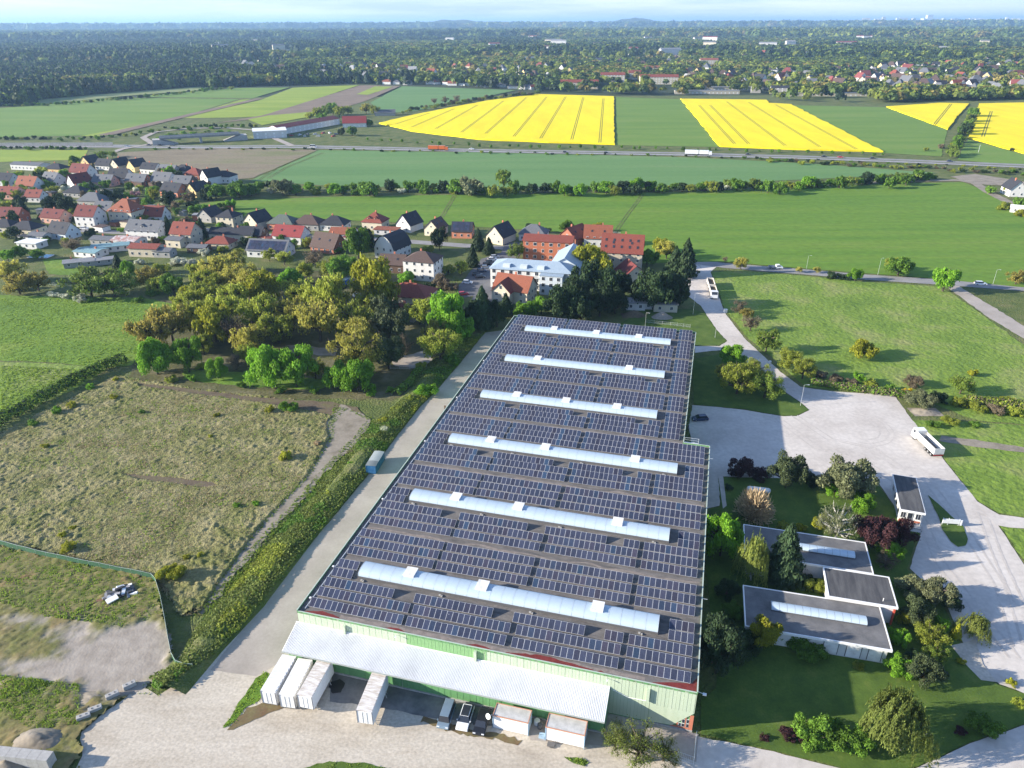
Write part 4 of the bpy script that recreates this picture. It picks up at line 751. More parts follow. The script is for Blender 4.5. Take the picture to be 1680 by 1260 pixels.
for a in [(1217, 428, 12, 'gold', 2), (1477, 434, 21, 'green', 1.5), (1466, 430, 14, 'olive', 1.6), (1553, 453, 22, 'fresh', 2), (1405, 448, 11, 'fresh', 2), (1366, 452, 12, 'shrubD', .9), (1385, 454, 10, 'shrubD', .9), (1340, 441, 6, 'gold', 2), (1312, 441, 6, 'gold', 1.8), (1670, 452, 16, 'rust', 1.6), (1190, 424, 5, 'brown', 2.4)]: T(*a[:4], g, a[4])
# around the blue-roofed house and behind the hall
g = 'behind the hall'
for a in [(966, 421, 34, 'yellow', 1.8), (888, 497, 19, 'fresh', 1.7), (862, 506, 18, 'fresh', 1.7), (791, 505, 27, 'spruce', 2.6), (815, 512, 22, 'dark', 2), (830, 500, 16, 'spruce', 2.4), (775, 512, 20, 'dark', 2)]: T(*a[:4], g, a[4])
g = 'in the dark clump behind the hall'
for a in [(967, 458, 27, 'dark'), (1000, 468, 24, 'dark'), (1022, 466, 18, 'dark'), (1043, 474, 20, 'dark'), (1075, 474, 28, 'dark'), (1101, 472, 26, 'dark'), (1117, 482, 16, 'dark'), (922, 497, 26, 'dark'), (942, 482, 26, 'dark'), (955, 505, 22, 'dark'), (985, 492, 22, 'dark'), (1010, 490, 20, 'dark')]: T(*a[:4], g, 2.2)
g = 'near the country road junction'
for a in [(1127, 424, 24, 'spruce', 2.6), (1108, 428, 20, 'spruce', 2.4), (1095, 405, 17, 'gold', 2), (1062, 418, 17, 'green', 1.8), (1085, 400, 14, 'yellow', 1.8)]: T(*a[:4], g, a[4])
g = 'among the houses by the wheat field'
for a in [(930, 368, 11, 'green', 2), (980, 371, 9, 'yellow', 1.8), (848, 408, 14, 'oliveG', 2.2), (802, 404, 12, 'spruce', 2.4), (785, 394, 14, 'spruce', 2.6), (585, 392, 20, 'green', 2.8), (600, 392, 14, 'dark', 2.6), (720, 390, 12, 'dark', 3), (775, 420, 13, 'spruce', 3), (757, 436, 13, 'olive', 2), (725, 462, 17, 'shrubB', 1.2), (560, 436, 23, 'green', 2), (667, 452, 14, 'fresh', 1.6), (540, 436, 20, 'olive', 2), (515, 420, 18, 'brown', 1.8), (500, 440, 16, 'olive', 2), (740, 470, 12, 'shrubB', 1.2), (705, 470, 10, 'shrubD', 1.2), (735, 440, 11, 'olive', 1.6), (870, 372, 9, 'shrubD', 1), (895, 378, 9, 'shrubD', 1), (950, 383, 8, 'shrubD', 1), (1008, 384, 10, 'blossom', 1), (575, 430, 12, 'fresh', 2), (640, 408, 10, 'shrubD', 1), (660, 405, 10, 'shrubD', 1), (700, 410, 12, 'shrubO', 1.2)]: T(*a[:4], g, a[4])
g = 'in the village gardens'
for a in [(35, 338, 11, 'spruce', 2.4), (87, 334, 15, 'dark', 2), (110, 337, 14, 'dark', 2), (275, 372, 11, 'spruce', 3.2), (330, 376, 13, 'spruce', 2.8), (275, 326, 11, 'dark', 2.2), (20, 358, 13, 'dark', 2), (252, 316, 9, 'yellow', 2), (138, 306, 8, 'green', 2), (175, 321, 12, 'dark', 1.8), (222, 318, 8, 'pink', 1.2), (315, 336, 10, 'shrubD', 1.1), (195, 318, 9, 'dark', 2), (65, 290, 9, 'dark', 2), (105, 284, 9, 'green', 2), (120, 260, 8, 'green', 1.8), (165, 252, 11, 'oliveG', 1.5), (183, 251, 8, 'oliveG', 1.5), (240, 330, 9, 'green', 1.8), (290, 345, 8, 'green', 1.8), (60, 415, 10, 'green', 1.8), (30, 410, 12, 'green', 1.8), (10, 416, 12, 'fresh', 1.8), (75, 395, 8, 'shrubG', 1.2), (150, 316, 7, 'green', 2), (210, 300, 7, 'brown', 2), (400, 398, 9, 'shrubB', 1.2), (420, 404, 10, 'brown', 1.6), (440, 415, 12, 'olive', 1.8), (465, 420, 14, 'olive', 1.8), (350, 392, 8, 'shrubD', 1), (390, 412, 10, 'shrubO', 1)]: T(*a[:4], g, a[4])
# hedgerow between the wheat and the rye
def along(pts, n, seed, rr, kinds, place, asp, group, jy=3, lod=None):
    r = rnd(seed); xs = np.array([p[0] for p in pts], float); ys = np.array([p[1] for p in pts], float)
    for i in range(n):
        x = xs[0] + (xs[-1] - xs[0]) * (i + r.uniform(-.35, .35)) / (n - 1); y = np.interp(x, xs, ys) + r.normal() * jy
        T(x, y, r.uniform(*rr), kinds[r.integers(len(kinds))], place, r.uniform(*asp), share=group, lod=lod)
HL = [(342, 309), (450, 306), (560, 308), (650, 306), (720, 308), (830, 309), (1000, 308), (1120, 305), (1300, 301), (1400, 296), (1525, 287)]
along(HL, 74, 11, (7.5, 12), ['green', 'green', 'fresh', 'oliveG', 'shrubG', 'dark', 'olive'], 'in the long hedgerow between two fields', (1.5, 2.0), 'hedgerow trees between the fields', 2)
along([(345, 313), (560, 313), (720, 312), (830, 313), (1120, 310), (1400, 299), (1525, 290)], 62, 12, (6, 9), ['shrubG', 'shrubD', 'shrubB', 'shrubO', 'shrubG', 'blossom'], 'at the foot of the long hedgerow', (.9, 1.2), 'hedgerow bushes between the fields', 1.5)
for a in [(826, 289, 13, 'oliveG', 2.8), (773, 302, 20, 'grey', 1.6), (750, 303, 16, 'green', 1.6), (605, 307, 14, 'green', 1.8), (462, 303, 16, 'grey', 1.8), (995, 305, 13, 'fresh', 1.7), (1045, 300, 13, 'fresh', 1.9), (1210, 300, 12, 'green', 1.7), (1328, 296, 12, 'fresh', 1.6), (1388, 296, 13, 'oliveG', 1.6), (392, 308, 17, 'green', 1.7), (352, 311, 16, 'green', 1.6), (1480, 288, 14, 'oliveG', 1.1), (1505, 288, 12, 'oliveG', 1.1), (1460, 290, 12, 'oliveG', 1.1)]: T(*a[:4], 'standing out of the long hedgerow', a[4])
g = 'between the village houses'
vp = scatter_in(W2([(0, 300), (120, 262), (360, 300), (420, 392), (640, 398), (640, 425), (430, 410), (300, 405), (0, 412)]), 165, 7); r_ = rnd(8)
for i, c_ in enumerate(vp):
    d_ = np.array((c_[0], c_[1], 2.)) - (0, 0, CAMH); w_ = d_ @ CF
    T(840 + FPX * (d_ @ CR) / w_, 630 - FPX * (d_ @ CU) / w_, r_.uniform(4.5, 10.5), ['shrubG', 'shrubD', 'green', 'dark', 'olive', 'shrubO', 'spruce', 'shrub', 'blossom', 'shrubB'][r_.integers(10)], g, r_.uniform(1.2, 2.0) , share='garden trees between the village houses')
# motorway verge, rape field edge and tree strips
along([(250, 243), (560, 245), (800, 250), (1120, 255.5), (1320, 262), (1680, 277)], 70, 21, (2.2, 4), ['shrubD', 'shrubG', 'shrubO'], 'on the motorway verge', (.8, 1.2), 'verge bushes along the motorway', .8, 2)
along([(1250, 262), (1400, 269), (1680, 284)], 46, 22, (3.5, 6), ['shrubD', 'shrubG', 'shrubO', 'shrubB'], 'on the bank below the motorway', (.9, 1.3), 'bushes on the motorway bank', 1.6, 2)
along([(600, 227), (800, 238), (1120, 243), (1450, 252)], 42, 23, (1.8, 3), ['green', 'fresh', 'green'], 'in the row at the rapeseed field edge', (2, 2.8), 'young trees along the rapeseed field', .6, 2)
along([(0, 226), (120, 227), (200, 222), (260, 212), (330, 206), (420, 206)], 46, 24, (2.5, 4.5), ['green', 'shrubG', 'shrubD', 'olive'], 'in the hedge beside the slip road', (1.1, 1.8), 'hedge along the slip road', 1, 2)
along([(0, 241.5), (60, 242), (140, 243)], 18, 28, (2.5, 4), ['green', 'shrubG', 'shrubD'], 'in the hedge below the motorway', (1.1, 1.8), 'hedge below the motorway', .6, 2)
along([(262, 226), (300, 219), (345, 215), (375, 214)], 22, 29, (3, 5), ['shrubG', 'shrub', 'shrubG'], 'inside the slip road loop', (.8, 1.2), 'bushes inside the slip road loop', 3, 2)
along([(1598, 186), (1592, 200), (1582, 216), (1572, 232), (1562, 248)][::-1], 26, 25, (6, 10), ['green', 'oliveG', 'olive', 'dark', 'green'], 'in the strip between rapeseed fields', (1.4, 2), 'tree strip between rapeseed fields', 4, 2)
along([(0, 172.5), (100, 169), (200, 161), (330, 148), (380, 143)], 60, 26, (2.2, 4), ['green', 'shrubG', 'olive', 'dark'], 'in the long hedge behind the green field', (1.2, 1.8), 'hedge behind the green field', .6, 2)
along([(660, 183), (700, 175), (800, 160), (880, 152)], 44, 27, (3, 5), ['shrubB', 'olive', 'oliveG', 'shrubD'], 'in the hedge behind the rapeseed', (1.1, 1.7), 'hedge behind the rapeseed field', 1, 2)
for a in [(508, 188, 7, 'olive'), (520, 182, 9, 'olive'), (533, 178, 10, 'oliveG'), (545, 176, 10, 'green'), (556, 180, 10, 'olive'), (528, 190, 8, 'green'), (570, 178, 8, 'olive'), (600, 175, 9, 'gold'), (615, 178, 9, 'olive'), (577, 213, 8, 'green'), (605, 200, 6, 'green'), (560, 216, 6, 'shrubD'), (712, 164, 6, 'brown'), (730, 162, 7, 'brown'), (749, 160, 7, 'brown')]: T(*a, 'around the red-roofed trade hall', 2)
for a in [(1520, 245, 5, 'shrubO'), (1545, 240, 6, 'shrubB'), (1660, 245, 4, 'shrubD'), (1625, 312, 10, 'shrubG'), (1655, 313, 10, 'shrubO'), (1650, 338, 12, 'shrubO'), (1672, 332, 12, 'shrubG'), (1676, 350, 10, 'shrubY')]: T(*a, 'by the field track on the right', 1.2)
# ---- leaf masses nobody could count
def leafmass(name, C, N, size, m, label=None, kind='stuff', parent=None, seed=3):
    r = rnd(seed); V, F = leaf_quads(C, N, size, r, .7); o = link(name, np_mesh(name, V, F, m, np.clip(.5 + .22 * r.normal(size=len(C)), 0, 1)), parent)
    return tag(o, label, None, None, kind)
BANK = [(742, 566), (700, 600), (672, 645), (645, 672), (614, 692), (594, 722), (532, 782), (492, 832), (452, 870), (384, 950), (340, 1010), (318, 1040), (292, 1096), (244, 1112), (262, 1140), (346, 1083), (400, 1029), (500, 904), (600, 784), (639, 731), (687, 670), (717, 639), (752, 600), (797, 545)]
def bank():
    pl = W2(BANK); mid = [P(*p)[:2] for p in [(770, 556), (705, 622), (660, 672), (620, 716), (583, 768), (495, 877), (406, 990), (336, 1062), (275, 1132)]]
    pts = scatter_in(pl, 46000, 51); M_ = np.array(mid); best = np.full(len(pts), 1e9)
    for a, b in zip(M_[:-1], M_[1:]):
        ab = b - a; t = np.clip(((pts - a) @ ab) / (ab @ ab), 0, 1); best = np.minimum(best, np.linalg.norm(pts - (a + t[:, None] * ab), axis=1))
    hh = np.clip(1 - best / 5.2, 0, 1) ** .7 * (.7 + 1.35 * fbm(pts[:, 0] * .14, pts[:, 1] * .14, 77, 3)); r = rnd(52)
    z = .1 + hh * (1 - .25 * r.random(len(pts)))
    C = np.column_stack([pts, z]); N = np.column_stack([r.normal(size=(len(pts), 2)) * .5 , np.full(len(pts), .8)])
    o = thing('hedge', 'long overgrown green bank between the concrete lane and the dirt track', 'hedge')
    ms = [LM['green'], LM['birchleaf'], LM['olive']]; sel = fbm(pts[:, 0] * .12, pts[:, 1] * .12, 91, 3); k = np.where(sel > .68, 2, np.where(sel > .38, 1, 0))
    for i, mm in enumerate(ms): leafmass('foliage', C[k == i], N[k == i], .40, mm, parent=o, seed=60 + i)
    # core so that the bank casts a closed shadow
    mb = MB(); n = len(mid)
    for i in range(n):
        p = np.array(mid[i]); d = np.array(mid[min(i + 1, n - 1)]) - np.array(mid[max(i - 1, 0)]); d /= np.linalg.norm(d); q = np.array((-d[1], d[0])); h = 1.15 + .3 * math.sin(i * 2.1)
        for s_, z_ in ((-3.6, 0), (-1.6, h * .8), (0, h), (1.6, h * .8), (3.6, 0)): mb.v.append((p[0] + q[0] * s_, p[1] + q[1] * s_, z_))
    for i in range(n - 1):
        for j in range(4): mb.f.append((i * 5 + j, i * 5 + j + 1, i * 5 + j + 6, i * 5 + j + 5)); mb.m.append(0)
    mb.build('mound', G_rough, o)
bank()
def hedge(name, label, px, w, h, mats, n, seed, size=.5, cat='hedge'):
    W_ = np.array([P(*p)[:2] for p in px]); seg = np.linalg.norm(np.diff(W_, axis=0), axis=1); r = rnd(seed); cs = np.concatenate([[0], np.cumsum(seg)]); s = r.uniform(0, cs[-1], n)
    x = np.interp(s, cs, W_[:, 0]); y = np.interp(s, cs, W_[:, 1]); a = r.uniform(0, PI, n); hv = h * (.75 + .5 * fbm(s * .25, s * 0 + seed, seed, 3)); off = np.cos(a) * w / 2 * r.uniform(.75, 1.05, n)
    d = np.gradient(W_, axis=0); nx = np.interp(s, cs, -d[:, 1] / np.linalg.norm(d, axis=1)); ny = np.interp(s, cs, d[:, 0] / np.linalg.norm(d, axis=1))
    C = np.column_stack([x + nx * off, y + ny * off, .05 + np.sin(a) ** .6 * hv * r.uniform(.7, 1.04, n)]); N = np.column_stack([nx * np.cos(a), ny * np.cos(a), np.sin(a)]) + r.normal(size=(n, 3)) * .5
    o = thing(name, label, cat); k = r.integers(0, len(mats), n)
    for i, m in enumerate(mats): leafmass('foliage', C[k == i], N[k == i], size, LM[m], parent=o, seed=seed + i)
    return o
hedge('hedge', 'dark hedge running diagonally between the left meadows', [(-130, 770), (0, 695), (60, 662), (110, 634), (176, 604), (205, 592)], 4, 3.0, ['dark', 'green', 'hedge'], 7000, 71)
hedge('hedge', 'brown-green clipped hedge at the right meadow edge', [(1580, 662), (1640, 668), (1720, 676)], 4, 2.4, ['hedge', 'brown', 'olive'], 2600, 72)
hedge('hedge', 'low scrub hedge along the meadow below the tan trees', [(1330, 628), (1400, 640), (1490, 650)], 3.5, 1.6, ['hedge', 'brown', 'green'], 2200, 73)
hedge('hedge', 'garden hedge along the grove clearing', [(690, 606), (672, 630), (648, 650)], 3, 1.5, ['green', 'hedge'], 1200, 74)
# grass tufts: meadow, waste ground, verges
def tufts(name, polys, n, hgt, m, seed, label, bl=5):
    P_ = np.concatenate([scatter_in(W2(pl), int(n * f), seed + i) for i, (pl, f) in enumerate(polys)])
    for tk in (TRACKS if seed != 86 else [[(570, 672), (600, 690), (582, 716), (522, 776), (482, 826), (442, 864), (374, 946), (340, 992), (370, 946), (432, 864), (465, 828), (512, 778), (548, 716), (548, 695)]]): P_ = P_[~inpoly(P_[:, 0], P_[:, 1], W2(tk))]; r = rnd(seed); k = len(P_) * bl
    B = np.repeat(P_, bl, 0) + r.normal(size=(k, 2)) * .12; d = fbm(B[:, 0] * .2, B[:, 1] * .2, seed, 3); h = hgt * r.uniform(.5, 1.25, k) * (.35 + 1.1 * d); a = r.uniform(0, 2 * PI, k); w = .10 + .05 * r.random(k); l = h * r.uniform(.2, .8, k)
    ca, sa = np.cos(a), np.sin(a); z0 = np.full(k, .12)
    V = np.stack([np.stack([B[:, 0] - sa * w, B[:, 1] + ca * w, z0], 1), np.stack([B[:, 0] + sa * w, B[:, 1] - ca * w, z0], 1), np.stack([B[:, 0] + ca * l, B[:, 1] + sa * l, z0 + h], 1)], 1).reshape(-1, 3)
    o = link(name, np_mesh(name, V, np.arange(3 * k).reshape(k, 3), m, np.clip(.5 + .25 * r.normal(size=k), 0, 1))); return tag(o, label, None, None, 'stuff')
L_dry = leafmat('dry_grass', (.30, .255, .14), .35); L_gr = leafmat('grass', (.18, .255, .035), .45)
tufts('grass', [(DRY, 1)], 40000, .36, L_dry, 81, 'dry straw-coloured tussock grass')
tufts('grass', [(DRY, .45), ([(0, 900), (130, 925), (258, 955), (270, 1010), (200, 1030), (60, 1010), (0, 990)], .25), ([(0, 1110), (130, 1125), (130, 1190), (60, 1200), (0, 1170)], .12)], 12000, .5, L_gr, 82, 'green grass between the dry tussocks')
tufts('grass', [([(366, 1196), (392, 1155), (420, 1115), (436, 1102), (444, 1108), (426, 1150), (406, 1162), (385, 1188)], .5), ([(490, 1262), (540, 1250), (600, 1252), (640, 1262), (640, 1280), (490, 1280)], .3), ([(924, 1243), (944, 1244), (966, 1250), (960, 1258)], .1), ([(150, 1140), (262, 1145), (345, 1086), (300, 1095)], .1)], 260, .12, L_gr, 85, 'grass of the yard verges')
tufts('grass', [([(548, 664), (620, 690), (600, 722), (535, 785), (455, 872), (345, 1012), (318, 1010), (420, 860), (500, 775), (535, 712)], 1)], 2600, .3, L_gr, 86, 'grass along the dirt track')
tufts('grass', [([(0, 490), (230, 492), (250, 540), (210, 604), (0, 590)], .6), ([(0, 600), (170, 608), (0, 690)], .4)], 5000, .24, L_gr, 84, 'grass of the left meadows')
# ---------------------------------------------------------------- houses
def roofm(n, c): return mat('tiles_' + n, [(.3, tuple(x * .8 for x in c)), (.7, tuple(x * 1.18 for x in c))], 1.6, .8, .25, 9, bdist=.04, coord='O', detail=5, stretch=(1, 1, 3), grain=.15, gscale=4)
RM = dict(red=roofm('red', (.20, .055, .038)), orange=roofm('orange', (.24, .08, .045)), dred=roofm('dark_red', (.14, .035, .03)), black=roofm('black', (.032, .034, .042)), grey=roofm('grey', (.12, .125, .135)), brown=roofm('brown', (.09, .06, .05)), blue=mat('metal_blue_grey', [(.3, (.26, .33, .39)), (.7, (.33, .40, .46))], .6, .45, coord='O', stretch=(4, 1, 1)), lgrey=roofm('light_grey', (.26, .26, .26)), green=roofm('greenish', (.10, .12, .10)), pinkm=mat('rusty_sheet', [(.4, (.33, .17, .14)), (.6, (.48, .44, .42))], .7, .7, coord='O'), teal=roofm('teal', (.18, .30, .32)), white=flat('white_roof', (.7, .7, .69)), bright=roofm('bright_red', (.23, .042, .04)))
def wallm(n, c): return mat('render_' + n, [(.3, tuple(x * .9 for x in c)), (.7, tuple(min(.85, x * 1.05) for x in c))], .5, .85, coord='O', detail=5, grain=.06, gscale=3)
WM = dict(white=wallm('white', (.62, .61, .58)), cream=wallm('cream', (.56, .50, .38)), yellow=wallm('yellow', (.62, .46, .22)), pink=wallm('pink', (.55, .32, .25)), brick=wallm('brick', (.33, .13, .08)), salmon=wallm('salmon', (.60, .24, .14)), orange=wallm('orange', (.43, .145, .075)), grey=wallm('grey', (.33, .32, .30)), tan=wallm('tan', (.50, .44, .33)), pale=wallm('pale_blue', (.56, .62, .66)), dbrown=wallm('dark_brown', (.12, .075, .05)), teal=wallm('teal', (.2, .3, .32)))
WIN = {}
def win_mesh(w, h, fr='white'):
    k = (round(w, 1), round(h, 1), fr)
    if k not in WIN:
        a = MB(); a.box(-w / 2, w / 2, -.06, .03, 0, h); p = MB(); p.box(-w / 2 + .1, -.035, -.08, -.055, .1, h - .1).box(.035, w / 2 - .1, -.08, -.055, .1, h - .1)
        WIN[k] = (a.mesh('window', C_white), p.mesh('pane', C_glass))
    return WIN[k]
def add_window(parent, x, y, z, rz, w=1.1, h=1.3, pane=True):
    a, p = win_mesh(w, h); o = link('window', a, parent, (x, y, z), rz)
    if pane: link('pane', p, o)
    return o
def roof_part(parent, typ, w, d, h, rise, m, ov=.45, x0=0, y0=0, rot=0, chimney=True, seed=1):
    """roof over a w x d plan centred on x0,y0"""
    mb = MB(); t = .16; W_, D_ = w / 2 + ov, d / 2 + ov
    if typ == 'gx':
        k = rise / (d / 2); e = h - ov * k
        mb.add([(-W_, -D_, e), (W_, -D_, e), (W_, 0, h + rise), (-W_, 0, h + rise), (-W_, D_, e), (W_, D_, e), (-W_, -D_, e - t), (W_, -D_, e - t), (W_, 0, h + rise - t), (-W_, 0, h + rise - t), (-W_, D_, e - t), (W_, D_, e - t)],
               [(0, 1, 2, 3), (3, 2, 5, 4), (6, 9, 8, 7), (9, 10, 11, 8), (0, 6, 7, 1), (4, 5, 11, 10), (0, 3, 9, 6), (3, 4, 10, 9), (1, 7, 8, 2), (2, 8, 11, 5)])
    elif typ == 'gam':
        k = 5; pr = [(-D_, h - .4), (-D_ * .78, h + rise * .45), (-D_ * .4, h + rise * .85), (0, h + rise), (D_ * .4, h + rise * .85), (D_ * .78, h + rise * .45), (D_, h - .4)]
        mb.extr(pr + [(q[0] * .97, q[1] - t) for q in pr[::-1]], 'x', -W_, W_)
    elif typ in ('hip', 'pyr'):
        k = rise / (d / 2); e = h - ov * k * .5; rl = max(0.05, (w - d) / 2) if typ == 'hip' else .05
        rl = max(rl, .05)
        mb.add([(-W_, -D_, e), (W_, -D_, e), (W_, D_, e), (-W_, D_, e), (-rl, 0, h + rise), (rl, 0, h + rise), (-W_, -D_, e - t), (W_, -D_, e - t), (W_, D_, e - t), (-W_, D_, e - t)],
               [(0, 1, 5, 4), (1, 2, 5), (2, 3, 4, 5), (3, 0, 4), (0, 6, 7, 1), (1, 7, 8, 2), (2, 8, 9, 3), (3, 9, 6, 0), (6, 9, 8, 7)])
    else:
        mb.box(-W_, W_, -D_, D_, h, h + .25)
    o = mb.build('roof', m, parent, (x0, y0, 0), rot)
    if chimney and typ != 'flat':
        r = rnd(seed); cx = w * r.uniform(-.25, .25); z = h + rise; MB().box(cx - .35, cx + .35, .2, .85, z - 1.2, z + .7).box(cx - .28, cx + .28, .27, .78, z + .701, z + .8).build('chimney', C_brick, o)
    return o
def wall_part(parent, typ, w, d, h, rise, m, x0=0, y0=0, rot=0):
    mb = MB(); a, b = w / 2, d / 2; mb.box(-a, a, -b, b, 0, h - .02)
    if typ in ('gx', 'gam'):
        for s in (-a, a - .25):
            if typ == 'gx': pr = [(-b, h - .02), (b, h - .02), (0, h + rise - .2)]
            else: pr = [(-b, h - .02), (b, h - .02), (b * .75, h + rise * .42), (b * .38, h + rise * .8), (0, h + rise - .2), (-b * .38, h + rise * .8), (-b * .75, h + rise * .42)]
            mb.extr(pr, 'x', s, s + .25)
    return mb.build('wall', m, parent, (x0, y0, 0), rot)
HN = [0]
def house(label, base, w, d, h, rise, typ, rm, wm, yaw=-8, nm='house', cat='house', group=None, win=True, panels=False, chimney=True, dormer=0):
    HN[0] += 1; p = P(*base); rz = math.radians(yaw); gy = typ == 'gy'; t_ = 'gx' if gy else typ
    dd = w if gy else d       # depth away from the camera
    loc = (p[0] - math.sin(rz) * dd / 2, p[1] + math.cos(rz) * dd / 2, 0)
    o = thing(nm, label, cat, loc, rz + (PI / 2 if gy else 0), group)
    # for gy the ridge (local x) points away from the camera: local -x end is the gable seen from here
    wall_part(o, t_, w, d, h, rise, WM[wm]); rf = roof_part(o, t_, w, d, h, rise, RM[rm], seed=HN[0], chimney=chimney)
    if win:
        st = 1 if h < 4.6 else 2 if h < 7 else 3
        for k in range(st):
            z = .95 + k * 2.75; n = max(2, int(w / 3.2))
            if not gy:
                for i in range(n): add_window(o, -w / 2 + w * (i + .5) / n, -d / 2, z, 0)
            else:
                for i in range(n): add_window(o, -w / 2 + w * (i + .5) / n, d / 2, z, PI)
            nd = max(1, int(d / 3.6))
            for i in range(nd): add_window(o, -w / 2 if gy else w / 2, -d / 2 + d * (i + .5) / nd, z, -PI / 2 if gy else PI / 2)
            if not gy:
                for i in range(nd): add_window(o, -w / 2, -d / 2 + d * (i + .5) / nd, z, -PI / 2)
        if t_ == 'gx' and rise > 2.6:
            for s_ in ((-1,) if gy else (-1, 1)): add_window(o, s_ * w / 2, 0, h + .3, s_ * PI / 2, 1.0, 1.1)
    if t_ == 'gx' and rise > 2.8:
        for i in range(2):
            x = (-.22 + .45 * i) * w; k = rise / (d / 2); y = -d * .25; z = h + rise + y * k; a = math.atan(k); q = MB(); q.box(-.42, .42, -.55, .55, .0, .09)
            s = link('skylight', q.mesh('skylight', C_glass), rf, (x, y, z + .03)); s.rotation_euler = (a, 0, 0)
    for i in range(dormer):
        x = w * ((i + .5) / dormer - .5) * .7; m = MB(); m.box(x - .9, x + .9, -d * .36, -d * .05, h + .2, h + 1.75, 0); m.build('dormer', WM[wm], rf); q = MB(); q.extr([(x - 1.2, h + 1.7), (x + 1.2, h + 1.7), (x, h + 2.5)], 'y', -d * .4, -.3); q.build('dormer_roof', RM[rm], rf); q = MB(); q.box(x - .5, x + .5, -d * .36 - .04, -d * .36 - .01, h + .5, h + 1.5).build('dormer_window', C_glass, rf)
    if panels:
        k = rise / (d / 2); a = math.atan(k); pm = MB(); L_ = math.hypot(d / 2, rise)
        nx = int((w - .6) / 1.05)
        for i in range(nx):
            for j in range(3): pm.box(-w / 2 + .4 + i * 1.05, -w / 2 + 1.4 + i * 1.05, .3 + j * 1.68, 1.92 + j * 1.68, .05, .09)
        s = pm.build('solar_panels', C_pan2, rf, (0, -d / 2, h)); s.rotation_euler = (a, 0, 0)
    return o
q = lambda c, x, y: ((0, 400, 780)[c] + x / 4, 230 + y / 4)
H = house; V1 = 'in the village far rank'; 
